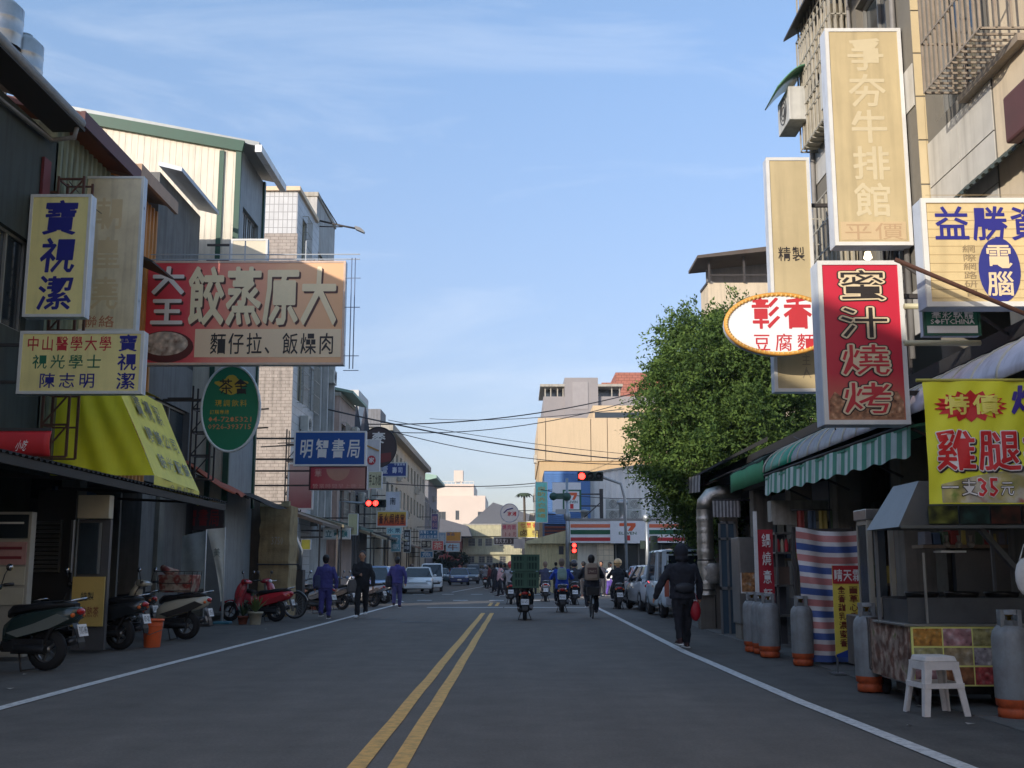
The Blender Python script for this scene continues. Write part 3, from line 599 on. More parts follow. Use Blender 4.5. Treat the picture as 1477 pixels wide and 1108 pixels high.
# R1 white tile with big cage
y0, y1 = ys + .02, onX(1345, 300, XR)[0]
r = tower('tiled_apartments', 'white tiled apartment house with a long tan window cage', XR, y0, y1, 14, 4.3, [(y0 + .35, y1 - .3, 6.9, 9.2), (y0 + .35, y1 - .3, 10.6, 12.6)], TILE)
yc0, zc0 = onX(1418, 100, 4.8); yc1, zc1 = onX(1337, 180, 4.8)
bigrill(r, 4.8, XR, yc0, yc1, 6.85, 9.3, GR, 12, 4, M('tan_canopy', (168, 146, 122), .7, .5), scroll=True)
MB().bx(XR - .12, XR, yc0, yc1, 6.72, 6.8).build('cage_shelf', GR, r)
# R2 with pilaster facing the camera
y2, y3 = y1 + .03, onX(1150, 200, XR - .4)[0]
X2 = XR - .12
hl = [(y2 + .9, y2 + 2.2, 8.2, 9.8), (y2 + 2.9, y2 + 4.1, 9.4, 11.2), (y3 - 2.1, y3 - .5, 8.6, 10.2), (y3 - 2.1, y3 - .5, 5.6, 7.3), (y3 - 2.1, y3 - .5, 11.6, 13.2), (y2 + .9, y2 + 2.2, 5.2, 6.8), (y2 + 2.9, y2 + 4.1, 5.2, 6.8)]
r2 = tower('caged_apartments', 'pale tiled apartment house with several caged balconies and air conditioners', X2, y2, y3, 15, 4.3, hl, TILE)
for i in range(3):
    for j in range(17): put('tile', panel(.1, .58, WARM), r2, loc=(X2 + .005 + i * .105, y2 - .002, 4.4 + j * .6))
for i, (a, b_, c, d, cp) in enumerate(((y3 - 2.3, y3 - .3, 8.4, 10.4, STEEL), (y3 - 2.3, y3 - .3, 5.4, 7.2, None), (y3 - 2.3, y3 - .3, 11.4, 13.3, STEEL), (y2 + 2.6, y2 + 4.4, 9.1, 11.4, M('tan_canopy')), (y3 - 4.1, y3 - 2.7, 10, 12, STEEL))):
    bigrill(r2, X2 - .3, X2 - .02, a, b_, c, d, M('grille_pale', (170, 166, 152), .6, .5, 6), 9, 4, cp)
    MB().bx(X2 - .28, X2 - .04, a + .05, b_ - .05, c + .02, c + (d - c) * .45).build('balcony_panel', M('balcony_cream', (186, 176, 152), .7, .5, streak=.6), r2)
yq, zq = onX(1142, 150, 4.75); acunit(r2, 4.75, yq, zq - .45, 'x-')
MB().grid(lambda u, v: (4.4 + .5 * u, yq - .5 + 1.0 * v, zq + .1 + .4 * math.sin(u * 1.5)), 8, 2).build('curved_awning', M('green_poly', (92, 142, 110), .3, .3), r2, solid=.02)
acunit(r2, 4.8, y3 - 2.6, 10.6, 'x-'); acunit(r2, 4.9, y2 + 2.4, 8.4, 'x-')
MB().tube([(X2 - .06, y3 - .1, 4), (X2 - .06, y3 - .1, 14)], .045).tube([(X2 - .05, y2 + .5, 4), (X2 - .05, y2 + .5, 14)], .04).tube([(X2 - .05, y3 - 2.45, 4), (X2 - .05, y3 - 2.45, 14)], .03).build('drain_pipe', M('pvc_grey', (138, 136, 132)), r2)
MB().bx(4.2, 5.15, 13.6, 14.5, 9.72, 9.78).bar((4.2, 13.65, 9.72), (5.1, 13.65, 9.2), .04).build('steel_awning', GREYM, r2)
# dark sign ladder between signs
r = T('steel_lattice', 'tall dark steel lattice holding the beige signboard against the wall', 'frame', (5.05, 14.4, 3.6))
b = MB()
for x in (4.97, 5.13):
    for y in (14.3, 14.6): b.bar((x, y, 3.6), (x, y, 8.3), .035)
for i in range(9):
    z = 3.7 + i * .5; b.bar((4.97, 14.3, z), (5.13, 14.3, z), .03); b.bar((4.97, 14.3, z), (5.13, 14.6, z + .45), .02); b.bar((4.97, 14.6, z), (4.97, 14.3, z + .45), .02); b.bar((4.97, 14.45, z), (5.13, 14.45, z + .4), .02)
b.build('lattice', STEEL, r)
# low shops under the tiled towers and on to the tree
r = T('shop_row', 'single storey row of shops with dark open fronts under the tiled apartments', 'building', (XR, 8, 0))
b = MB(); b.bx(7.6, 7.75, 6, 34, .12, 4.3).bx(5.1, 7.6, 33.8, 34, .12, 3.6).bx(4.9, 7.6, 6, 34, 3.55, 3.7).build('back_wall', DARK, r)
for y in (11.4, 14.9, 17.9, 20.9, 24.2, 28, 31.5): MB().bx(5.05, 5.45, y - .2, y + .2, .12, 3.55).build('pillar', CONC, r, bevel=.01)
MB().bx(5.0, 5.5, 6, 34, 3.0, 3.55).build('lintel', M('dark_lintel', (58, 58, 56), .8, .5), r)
for i, y in enumerate((15.2, 18.2, 21.2, 24.5, 28.3)):
    g = MB().bx(5.9, 6.0, y, y + 2.5, .12, 3); g.build('shop_front', M('shop_back%d' % (i % 3), [(66, 70, 72), (88, 76, 60), (52, 64, 78)][i % 3], .5, .6, 3), r)
    for k in range(3): MB().bx(5.84, 5.9, y + .15 + k * .8, y + .8 + k * .8, 1.0, 2.4).build('shelf_unit', M('shelf%d' % k, [(120, 116, 104), (70, 80, 84), (110, 60, 50)][k], .5, .6, 6), r)
# building behind the tree and far right group
x0, z0 = at(1020, 375, 45); x1, _ = at(1125, 375, 45)
r = building('rooftop_shed_house', 'cream house with an open corrugated shed on its roof rising behind the tree', x0, x1 + 5, 45, 46.8, at(1020, 408, 45)[1], M('cream_plaster'), 'R', front=[(1.9, 3.2, 9.5, 11.2)], roof=None, fm=M('cream_win'))
zb = at(1020, 408, 45)[1]; zt = at(1020, 374, 45)[1]
MB().prism([(x0 - .5, zt), (x0 + 2.2, zt + .35), (x0 + 8, zt + .9), (x0 + 8, zt + .75), (x0 - .5, zt - .12)], 'y', 44.4, 46.9).build('shed_roof', M('rusty_roof'), r)
b = MB()
for x in (x0 + .05, x0 + 1.5, x0 + 2.9, x0 + 4.3): b.bar((x, 44.9, zb), (x, 44.9, zt + .1), .09)
b.bar((x0, 44.9, zb + .3), (x0 + 5, 44.9, zb + .3), .06); b.bar((x0, 45, zb), (x0, 46.7, zb + .05), .1); b.build('shed_posts', STEEL, r)
MB().bx(x0 + .2, x0 + 7, 46.5, 46.6, zb, zt + .3).build('shed_back', GREY2, r)
# ---- convenience store across the side street
Y7 = 63.; bx0, bz1 = at(822, 751, Y7); bz0 = at(822, 783, Y7)[1]; bx1 = 12.5
r = T('convenience_store', 'convenience store with striped fascia on the corner past the side street', 'building', (bx0, Y7, 0))
SWL = M('store_tile', (196, 180, 152), .5, .3, tile=(.3, .3, .01)); xp0, xp1 = at(885, 800, Y7)[0], at(886 + 18, 800, Y7)[0]
MB().bx(bx0 + .1, bx1, Y7 + 4, Y7 + 10, 0, bz0).build('back_wall', DARK, r); MB().bx(at(862, 800, Y7)[0], at(886, 800, Y7)[0], Y7 + .3, Y7 + .8, 0, bz0).build('pillar', SWL, r)
gl = MB().bx(at(890, 800, Y7)[0], bx1, Y7 + 1.2, Y7 + 1.26, .2, bz0 - .1).build('shop_window', M('glass_dark'), r)
for i in range(6): MB().bx(at(890, 800, Y7)[0] + i * 1.3, at(890, 800, Y7)[0] + i * 1.3 + .07, Y7 + 1.12, Y7 + 1.2, .1, bz0).build('window_frame', GREYM, r)
MB().bx(bx0, bx1, Y7 + .25, Y7 + 9, bz0 + .05, bz1 + .1).build('roof', M('coping'), r)
FW = M('fascia_white', (226, 222, 216), .4, .15); hgt = bz1 - bz0
MB().bx(bx0, bx1, Y7, Y7 + .24, bz0, bz1).build('fascia', FW, r)
pa, pb = at(880, 760, Y7)[0], at(934, 760, Y7)[0]
for nm, c, a, b_ in (('orange_stripe', (232, 120, 84), .68, .84), ('green_stripe', (30, 96, 66), .38, .58), ('red_stripe', (196, 52, 58), .08, .24)):
    MB().bx(bx0 + .03, pa, Y7 - .012, Y7 - .002, bz0 + hgt * a, bz0 + hgt * b_).bx(pb, bx1, Y7 - .012, Y7 - .002, bz0 + hgt * a, bz0 + hgt * b_).build(nm, M(nm, c, .4, .1), r)
MB().bx(bx0 - .02, bx1, Y7 - .06, Y7 + .3, bz1 + .003, bz1 + .12).build('fascia_cap', M('cap_grey', (150, 146, 140)), r)
MB().bx(pa, pb, Y7 - .06, Y7 - .003, bz0 - .03, bz1 - .02).build('logo_panel', FW, r)
def seven(par, xc, z0, w, h, Y):
    OR, RD, GN = M('logo_orange', (228, 100, 54), .4, .05), M('logo_red', (206, 44, 46), .4, .05), M('logo_green', (20, 90, 60), .4, .05)
    P = lambda u, v: (xc + (u - .5) * w, Y, z0 + v * h)
    MB().q(P(.02, 1), P(.98, 1), P(.98, .82), P(.02, .82)).q(P(.98, .82), P(.76, .55), P(.5, .55), P(.7, .82)).build('digit_top', OR, par)
    MB().q(P(.33, .3), P(.64, .3), P(.64, .0), P(.33, .0)).build('digit_foot', RD, par)
    text('ELEVEN', xc - w * .52, xc + w * .52, z0 + h * .34, z0 + h * .5, Y + .002, GN, par, off=.03, fit=True)
seven(r, at(905, 760, Y7)[0], bz0 + .12, .95, hgt - .26, Y7 - .07)
for px in (797 + 12, 925 - 12):
    pass
for px, z in ((884, 0), (909 + 6, 0), (950, 0), (990, 0)):
    x = at(px, 740, Y7 + 3)[0]; acunit(r, x, Y7 + 3, bz1 + .15, 'y-'); acunit(r, x, Y7 + 3.0, bz1 + .8, 'y-')
for px, hh in ((898, 1.1), (843, .55)):
    x = at(px, 740, Y7 + 2)[0]; MB().lathe([(.24, 0), (.2, .1), (.2, hh * .8), (.32, hh * .85), (.32, hh), (.02, hh + .1)], (x, Y7 + 2, bz1 + .1), 16).build('vent_stack', INOX, r)
MB().bx(at(826, 790, Y7)[0] + .3, at(862, 790, Y7)[0], Y7 + .6, Y7 + .75, 0, bz0).build('side_panel', M('cream_corr'), r)
# blue louvred wall and white corrugated wall behind the store
x0, z1 = at(785, 679, 68.3); x1, _ = at(851, 679, 68.3); z0 = at(785, 756, 68.3)[1]
r = T('louvred_building', 'building with blue horizontal louvre cladding above a brick red shutter', 'building', (x0, 68.3, 0))
MB().bx(x0, x1, 68.4, 74, 0, z1).build('wall', M('louvre_back', (60, 84, 120)), r)
n = 26; lm = MB().prism([(0, 0), (-.09, .02), (-.02, .16)], 'x', 0, x1 - x0).mesh('slat', M('louvre_blue', (78, 112, 158), .5, .3))
for i in range(n): put('slat', lm, r, loc=(x0, 68.38, z0 + (z1 - z0 - .1) * i / n))
lm = MB().bx(0, x1 - x0, -.04, 0, 0, .14).mesh('shutter_slat', M('shutter_red', (140, 72, 56), .6, .4))
for i in range(14): put('shutter_slat', lm, r, loc=(x0, 68.38, 1.0 + (z0 - 1.05) * i / 14))
r = T('corrugated_hall', 'white corrugated hall with shallow gable behind the convenience store', 'building', (x1, 69, 0)); z2 = at(925, 672, 69)[1]; z3 = at(855, 684, 69)[1]; x2 = at(925, 672, 69)[0]
b = MB(); n = 46
for i in range(n):
    X = lambda t: x1 + .05 + (13 - x1) * t; Z = lambda t: z3 + (z2 - z3) * min(1, (X(t) - x1) / (x2 - x1)) - max(0, X(t) - x2) * .18; a, c = i / n, (i + 1) / n; k = .05 * (i % 2)
    b.q((X(a), 69 - k, 0), (X(c), 69 - k, 0), (X(c), 69 - k, Z(c)), (X(a), 69 - k, Z(a))).q((X(c), 69, 0), (X(c), 68.95, 0), (X(c), 68.95, Z(c)), (X(c), 69, Z(c)))
b.build('wall', M('white_corr', (232, 230, 224), .6, .3, 1, streak=.35), r); MB().bx(x1, 13, 69.06, 76, 0, z3 - .3).build('hall_body', GREY2, r)
MB().bar((x1, 68.9, z3 + .05), (x2, 68.9, z2 + .05), .1).bar((x2, 68.9, z2 + .05), (13, 68.9, z2 - (13 - x2) * .18), .1).build('verge_trim', M('coping'), r)
# yellow building
x0, z1 = at(776, 603, 76); zs = at(776, 665, 76)[1]
CY = M('cream_yellow', (212, 188, 152), .8, .12, .6, streak=.1); TN = M('tan_lower_wall', (206, 176, 132), .85, .15, .6, streak=.15)  # cream for the top band, tan for the wall below it
r = building('tan_building', 'broad building with pale yellow top band over tan lower wall behind the store', x0 + .08, 16, 76.1, 92, zs, TN, 'R', street=grid_holes(15.9, 10, 3, 3, 3, 2.8, 1.4, 1.4), roof=None, style=1)
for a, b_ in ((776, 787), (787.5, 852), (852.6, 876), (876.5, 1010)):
    xa = at(a, 620, 76)[0]; xb = at(b_, 620, 76)[0]; MB().bx(xa, xb - .02, 75.98, 78, zs, z1).build('top_band', CY, r)
MB().bx(x0, x0 + .3, 78, 92, zs, z1).build('side_band', CY, r)
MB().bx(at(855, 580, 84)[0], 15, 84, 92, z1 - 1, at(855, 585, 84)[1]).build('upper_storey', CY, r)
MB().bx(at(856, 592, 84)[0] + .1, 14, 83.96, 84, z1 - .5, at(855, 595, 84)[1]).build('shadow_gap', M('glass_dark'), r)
for k in range(5): acunit(r, x0 - .05, 78 + k * 2.6, 4 + (k % 3) * 2.6, 'x-')
# grey tower, red brick tower
x0, z1 = at(779, 557, 98); xa, za = at(814, 546, 98); xb = at(862, 546, 98)[0]; GT2 = M('grey_tower', (150, 146, 146), .85, .2, .8)
r = building('grey_tower_block', 'grey block with a taller centre bay and covered roof terraces', x0 + .3, 15, 98, 112, at(779, 572, 98)[1], GT2, 'R', roof=None, front=[])
MB().bx(xa, xb, 97.6, 106, 5, za).build('centre_bay', GT2, r); MB().bx(xa + .7, xb - .9, 97.55, 97.6, at(0, 592, 98)[1], at(0, 553, 98)[1]).build('bay_panel', M('grey_tower_light', (160, 156, 156), .85, .2), r)
b = MB(); zc = at(779, 572, 98)[1]
for x in (x0 + .4, x0 + .9, x0 + 1.5, x0 + 2, xb + 1.2, xb + 1.9): b.bx(x, x + .1, 98, 98.1, zc, z1)
b.bx(x0, xa, 97.6, 106, z1 - .1, z1 + .12).bx(xb, xb + 2.2, 97.6, 106, z1 - .1, z1 + .12).build('terrace_roof', M('coping'), r); MB().bx(x0 + .4, xb + 2, 99.5, 99.6, zc, z1 - .1).build('terrace_glass', M('glass_dark'), r)
x0, z1 = at(889, 535, 118); x1, z2 = at(868, 552, 118); RB = M('red_brick', (176, 112, 92), .85, .3, 2, tile=(.6, .3, .03, .5))
r = building('brick_tower_block', 'red brick tower block showing at the edge of the tree crown', x1, 22, 118, 130, z2, RB, 'R', front=[(1.3, 2.5, z2 - 5, z2 - 3.4), (4, 5.2, z2 - 5, z2 - 3.4)], roof=None)
MB().bx(x0, 20, 119, 128, z2 + .01, z1).build('lift_tower', RB, r)
# right row past the corner (bends left with the street)
for i, (y0, y1, xs, h, c, lb) in enumerate(((93, 104, 1.5, 6.2, (190, 184, 170), 'pale shophouse past the tan building'), (104.3, 118, 1.1, 6.4, (168, 160, 150), 'grey shophouse with signs near the bend'), (118.4, 140, .4, 5.4, (190, 170, 150), 'low cream shophouse beyond the bend'))):
    building('corner_shophouse', lb, xs, xs + 7, y0, y1, h, M('rr_wall%d' % i, c, .8, .4, 2, streak=.3), 'R', front=grid_holes(7, h, 3, 1, 3.4, 3, 1, 1.2), street=grid_holes(y1 - y0, h, 3, 1, 3.4, 3, 1.4, 1.3), style=1)
# low pale yellow corrugated shelter left of the store
x0, z1 = at(779, 778, 65); x1, z2 = at(818, 765, 65)
r = T('corrugated_shelter', 'low pale yellow corrugated shelter left of the convenience store', 'shed', (x0, 65, 0)); b = MB(); corr(b, (x0 - .9, 65, 0), (1, 0, 0), (0, 0, 1), x1 - x0 + 3, z1 - .2, .14, .03); b.build('wall', M('yellow_corr', (222, 208, 160), .6, .3, 2, streak=.3), r)
MB().prism([(x0 - .8, z1 - .1), (x1, z2), (x1 + 2, z1 - .1), (x1 + 2, z1 - .25), (x0 - .8, z1 - .25)], 'y', 64.7, 67).build('roof', M('yellow_corr'), r)
# ---------------------------------------------------------------- signs and awnings
def gradmat(key, cols, axis=0, noise=.12, sc=3):
    if key in MC: return MC[key]
    m = bpy.data.materials.new(key); m.use_nodes = True; t = m.node_tree; b = t.nodes['Principled BSDF']; l = t.links.new
    co = t.nodes.new('ShaderNodeTexCoord'); sx = t.nodes.new('ShaderNodeSeparateXYZ'); l(co.outputs['Generated'], sx.inputs[0])
    n = t.nodes.new('ShaderNodeTexNoise'); n.inputs['Scale'].default_value = sc; n.inputs['Detail'].default_value = 7; l(co.outputs['Object'], n.inputs[0])
    a = t.nodes.new('ShaderNodeMath'); a.operation = 'MULTIPLY_ADD'; a.inputs[1].default_value = noise * 2; l(n.outputs[0], a.inputs[0])
    s = t.nodes.new('ShaderNodeMath'); s.operation = 'SUBTRACT'; s.inputs[1].default_value = noise; l(sx.outputs[axis], s.inputs[0]); l(s.outputs[0], a.inputs[2])
    r = t.nodes.new('ShaderNodeValToRGB')
    while len(r.color_ramp.elements) < len(cols): r.color_ramp.elements.new(.5)
    for i, (p, c) in enumerate(cols): r.color_ramp.elements[i].position = p; r.color_ramp.elements[i].color = (*[lin(q) for q in c], 1)
    l(a.outputs[0], r.inputs[0]); l(r.outputs[0], b.inputs['Base Color']); b.inputs['Roughness'].default_value = .45
    MC[key] = m; return m
def ink(key, c): return M('ink_' + key, c, .5, .12, 6)
NAVY, RED, BLK, GRN, WHT, CREAM = ink('navy', (36, 38, 130)), ink('red', (196, 48, 56)), ink('black', (44, 38, 36)), ink('green', (40, 110, 78)), ink('white', (236, 232, 226)), ink('cream', (226, 206, 168))
FYEL = M('face_pale_yellow', (248, 234, 158), .45, .25, 1.5, streak=.18); FBEI = M('face_faded_beige', (198, 180, 138), .5, .3, 1.2, streak=.28); FBE2 = M('face_faded_cream', (240, 226, 190), .5, .5, 1.6, streak=.35, dirt=(150, 96, 50))
# --- left
x0, x1, z0, z1 = rect(97, 255, 202, 478, 20.4)
r = sign('faded_signboard', 'tall faded cream signboard with ghost lettering behind the yellow optician sign', x0, x1, 20.4, z0, z1, .2, face_m=FBE2, wallx=XL)
text('朝皇堯', x0 + .45, x1 - .3, z0 + .35, z1 - .35, 20.39, ink('ghost', (222, 200, 156)), r, .03, col=True, fill=.85)
text('聯絡', x0 + .35, x1 - .4, z0 + .06, z0 + .32, 20.39, ink('ghost_red', (196, 130, 96)), r, .02)
x0, x1, z0, z1 = rect(39, 281, 127, 457, 18)
r = sign('optician_sign', 'upright pale yellow sign with three large navy characters in a column', x0, x1, 18, z0, z1, .22, face_m=FYEL, wallx=XL)
text('寶視潔', x0 + .2, x1 - .2, z0 + .08, z1 - .08, 17.988, NAVY, r, .035, col=True, fill=.97, shear=.06)
x0, x1, z0, z1 = rect(27, 478, 206, 568, 17.3)
r = sign('optician_sign', 'wide pale yellow sign with red, green and navy rows of characters', x0, x1, 17.3, z0, z1, .2, face_m=FYEL, wallx=XL)
w = x1 - x0; h = z1 - z0
text('中山醫學大學', x0 + w * .05, x0 + w * .75, z0 + h * .66, z0 + h * .94, 17.288, RED, r, .02, fill=.9); text('視光學士', x0 + w * .1, x0 + w * .68, z0 + h * .37, z0 + h * .65, 17.288, GRN, r, .02, fill=.85)
text('陳志明', x0 + w * .16, x0 + w * .64, z0 + h * .06, z0 + h * .36, 17.288, NAVY, r, .02, fill=.85); text('寶視潔', x0 + w * .79, x0 + w * .96, z0 + h * .05, z0 + h * .96, 17.288, NAVY, r, .03, col=True)
YB = 24.; x0, x1, z0, z1 = rect(200, 377, 497, 526, YB)
r = sign('dumpling_sign', 'big red to orange billboard with large beige characters and a bowl of dumplings', x0, x1, YB, z0, z1, .24, face_m=gradmat('dumpling_face', [(0, (222, 60, 72)), (.2, (224, 74, 84)), (.42, (232, 146, 124)), (.75, (238, 188, 146)), (1, (232, 182, 134))], 0, .1), frame_m=M('frame_weathered', (186, 164, 148), .6, .5), wallx=XL)
w = x1 - x0; h = z1 - z0
MB().bx(x0 + w * .28, x1 - .06, YB - .013, YB - .009, z0 + h * .07, z0 + h * .34).build('lower_band', gradmat('band_face', [(0, (236, 206, 172)), (1, (236, 214, 178))], 0), r)
SH = ink('shade_brown', (84, 50, 44)); BG = ink('beige_letter', (240, 224, 184))
for dx, dz, m, yy in ((.04, -.045, SH, .016), (0, 0, BG, .02)):
    text('餃蒸原大', x0 + w * .235 + dx, x0 + w * .965 + dx, z0 + h * .36 + dz, z0 + h * .96 + dz, YB - yy, m, r, .045, fill=.98)
    text('大王', x0 + w * .05 + dx, x0 + w * .225 + dx, z0 + h * .36 + dz, z0 + h * .96 + dz, YB - yy, m if m is SH else WHT, r, .05, col=True)
text('麵仔拉、飯燥肉', x0 + w * .35, x0 + w * .96, z0 + h * .08, z0 + h * .32, YB - .02, BLK, r, .02, fill=.9)
cx, cz = x0 + w * .14, z0 + h * .17
MB().q(*[(cx + .62 * math.cos(t), YB - .02, cz + .36 * math.sin(t)) for t in np.linspace(0, 6.1, 24)]).build('bowl_print', ink('bowl_brown', (96, 40, 36)), r)
MB().q(*[(cx - .02 + .52 * math.cos(t), YB - .024, cz + .07 + .27 * math.sin(t)) for t in np.linspace(0, 6.1, 24)]).build('dumpling_print', organic('dumplings', [(150, 110, 90), (220, 200, 180), (240, 228, 214)], 9), r)
b = MB()
for px in (507, 512):
    x = at(px, 400, YB)[0]; b.tube([(x, YB, at(px, 532, YB)[1]), (x, YB, at(px, 372, YB)[1])], .012, 5)
for py in (402, 444, 514, 535): b.bar((x1, YB, at(0, py, YB)[1]), (x1 + .34, YB, at(0, py, YB)[1]), .015)
b.build('wire_guard', M('rod_blue_grey', (110, 124, 150), .5), r)
b = MB()
for py in (366, 373): b.bar((x0 - .2, YB + .1, at(0, py, YB)[1]), (x1 + .3, YB + .1, at(0, py, YB)[1]), .02)
for px in (330, 352, 440): b.bar((at(px, 360, YB)[0], YB + .1, z1), (at(px, 360, YB)[0], YB + .1, z1 + .5), .025)
b.build('top_rail', M('rail_grey', (170, 176, 180), .5), r)
x0, x1, z0, z1 = rect(333, 345, 386, 376, 26); sign('blank_signboard', 'small blank cream board just above the dumpling billboard', x0, x1, 26, z0 - .1, z1, .15, face_m=M('blank_cream', (222, 212, 186), .5, .2), wallx=x0 - .6)
# oval tea sign
def oval(name, label, cx, cz, rx, rz, Y, t, rim, face, wallx=None):
    r = T(name, label, 'sign', (cx, Y, cz - rz)); ts = [2 * math.pi * i / 40 for i in range(40)]
    MB().prism([(cx + rx * math.cos(a), cz + rz * math.sin(a)) for a in ts], 'y', Y, Y + t).build('cabinet', M('cabinet_white', (188, 196, 206)), r)
    MB().prism([(cx + (rx - .035) * math.cos(a), cz + (rz - .035) * math.sin(a)) for a in ts], 'y', Y - .012, Y - .001).build('face_panel', face, r)
    b = MB(); b.tube([(cx + (rx - .01) * math.cos(a), Y - .012, cz + (rz - .01) * math.sin(a)) for a in ts + ts[:1]], .03, 6, caps=False); b.build('rim', rim, r)
    if wallx is not None: MB().bar((cx + (rx - .05) * (-1 if wallx < cx else 1), Y + t / 2, cz + .2), (wallx, Y + t / 2, cz + .2), .06).build('bracket', STEEL, r)
    return r
x0, x1, z0, z1 = rect(290, 527, 375, 652, 25.5); cx, cz = (x0 + x1) / 2, (z0 + z1) / 2
r = oval('tea_shop_sign', 'green upright oval drinks sign with black brush lettering and phone numbers', cx, cz, (x1 - x0) / 2, (z1 - z0) / 2, 25.5, .12, M('rim_white', (200, 206, 206)), ink('oval_green', (14, 128, 90)), XL)
GD = ink('gold', (206, 178, 60))
MB().q(*[(cx + .34 * math.cos(t) * (1 + .25 * math.sin(5 * t)), 25.486, cz + .55 + .2 * math.sin(t) * (1 + .2 * math.cos(4 * t))) for t in np.linspace(0, 6.2, 30)]).build('emblem_print', GD, r)
text('茶舍', cx - .28, cx + .42, cz + .3, cz + .72, 25.48, BLK, r, .02, shear=-.1); text('現調飲料', cx - .38, cx + .4, cz + .02, cz + .22, 25.48, GD, r, .02, fill=.85)
text('訂購專線', cx - .48, cx - .02, cz - .15, cz - .03, 25.48, GD, r, .015); text('04-7285321', cx - .5, cx + .5, cz - .32, cz - .2, 25.48, ink('pale_orange', (220, 150, 96)), r, .02, fit=True); text('0926-393715', cx - .5, cx + .5, cz - .49, cz - .37, 25.48, MC['ink_pale_orange'], r, .02, fit=True)
# bookshop signs
x0, x1, z0, z1 = rect(424, 622, 528, 672, 33); w = x1 - x0; h = z1 - z0
r = sign('bookshop_sign', 'blue bookshop sign with four white characters in a white frame', x0, x1, 33, z0, z1, .2, face_m=ink('bookshop_blue', (24, 84, 158)), frame_m=WHT, wallx=XL)
text('明智書局', x0 + w * .06, x0 + w * .94, z0 + h * .16, z0 + h * .84, 32.985, WHT, r, .03, fill=.86, shear=.05)
x0, x1, z0, z1 = rect(446, 672, 529, 707, 34); w = x1 - x0; h = z1 - z0
r = sign('faded_red_sign', 'faded red and pink sign hanging below the blue bookshop sign', x0, x1, 34, z0, z1, .22, face_m=gradmat('fade_red', [(0, (196, 62, 78)), (.4, (200, 110, 112)), (1, (206, 150, 136))], 0, .06), frame_m=M('maroon_frame', (84, 44, 44), .6), wallx=XL)
MB().q(*[(x0 + w * .5 + .36 * math.cos(t), 33.986, z1 - .1 + .36 * math.sin(t)) for t in np.linspace(math.pi, 2 * math.pi, 16)]).build('disc_print', ink('peach', (214, 160, 138)), r)
text('華', x0 + .15, x0 + .4, z0 + h * .5, z1 - .08, 33.98, ink('pale_pink', (224, 170, 160)), r, .02); text('營業時間早上晚上', x0 + .1, x1 - .1, z0 + .04, z0 + .2, 33.98, MC['ink_pale_pink'], r, .01)
x0, x1, z0, z1 = rect(415, 668, 452, 735, 36); r = sign('pink_board', 'pink weathered board on the wall beside the faded red sign', x0, x1, 36, z0, z1, .1, face_m=gradmat('pink_board', [(0, (150, 80, 84)), (1, (200, 168, 156))], 2), wallx=XL, bars=False)
def small(lb, a, b_, c, d, Y, fc, tc=None, s='', col=False, side='L', rows=None, fm=None, post=None, off=.03, fill=.86, name='shop_sign', grp=None):
    x0, x1, z0, z1 = rect(a, b_, c, d, Y); w = x1 - x0; h = z1 - z0
    wx = (-8.2 if Y < 62 else -8.2 - (Y - 62) * .05) if side == 'L' else (5.2 if Y < 50 else 2.2)
    r = sign(name, lb, x0, x1, Y, z0, z1, .18, face_m=fc if not isinstance(fc, tuple) else M('face_%d_%d_%d' % fc, fc, .45, .3, 2, streak=.15), fw=min(.05, w * .05), wallx=wx if (wx < x0) == (side == 'L') else None, frame_m=fm, group=grp)
    for (t_, u0, u1, v0, v1, cc, ink_) in rows or ([(s, .06, .94, .1, .9, col, tc)] if s else []):
        text(t_, x0 + w * u0, x0 + w * u1, z0 + h * v0, z0 + h * v1, Y - .02, ink('c%d_%d_%d' % ink_, ink_), r, off, col=cc, fill=fill)
    return r
x, z = at(546, 645, 52); r = oval('round_sign', 'large dark round sign behind the bookshop sign', x, z, .85, .95, 52, .15, BLK, ink('dark_brown', (72, 56, 56)), -8.2); text('麥', x - .35, x + .35, z + .15, z + .75, 51.98, WHT, r, .04)
MB().q((x - .2, 51.98, z - .8), (x + .6, 51.98, z - .66), (x + .6, 51.98, z - .25), (x - .2, 51.98, z - .35)).build('red_wedge', ink('dull_red', (128, 54, 50)), r)
r = small('white upright sign with a red disc right of the bookshop sign', 529, 634, 548, 686, 47, (214, 210, 210), fm=WHT)
x, z = at(536, 664, 47); MB().q(*[(x + .18 * math.cos(t), 46.97, z + .2 * math.sin(t)) for t in np.linspace(0, 6.1, 18)]).build('disc_print', RED, r); text('家', x - .13, x + .13, z - .13, z + .13, 46.965, WHT, r, .03)
MB().bar((x - .2, 46.97, z + .62), (x + .3, 46.97, z + .4), .03, .06).build('brush_print', ink('ochre', (190, 140, 60)), r)
small('cream sign with dark upright strokes under the white sign', 531, 680, 551, 705, 46, (206, 200, 160), (80, 74, 60), '手工水餃')
small('blue sushi sign with white lettering and a round badge', 549, 667, 587, 688, 56, (52, 74, 148), rows=[('壽司', .42, .86, .2, .72, False, (220, 226, 240)), ('壹', .02, .3, .15, .85, False, (206, 210, 224)), ('平價美味', .5, .94, .74, .95, False, (200, 210, 230))], off=.04)
small('pale grey upright sign with a round crest', 556, 709, 577, 737, 62, (196, 198, 208), (90, 92, 100), '南', fill=.5)
small('yellow and red banner sign under the grey crest sign', 543, 737, 587, 760, 52, gradmat('sunset_face', [(0, (206, 72, 50)), (.35, (216, 110, 50)), (1, (222, 190, 72))], 2, .05), (96, 40, 36), '香火焗烤堂')
small('pale blue sign with two white characters', 557, 760, 580, 771, 56, (166, 204, 214), (90, 130, 150), '水果')
small('upright teal sign below the pale blue sign', 564, 771, 578, 796, 60, (104, 150, 160), (222, 232, 232), '冷氣', True)
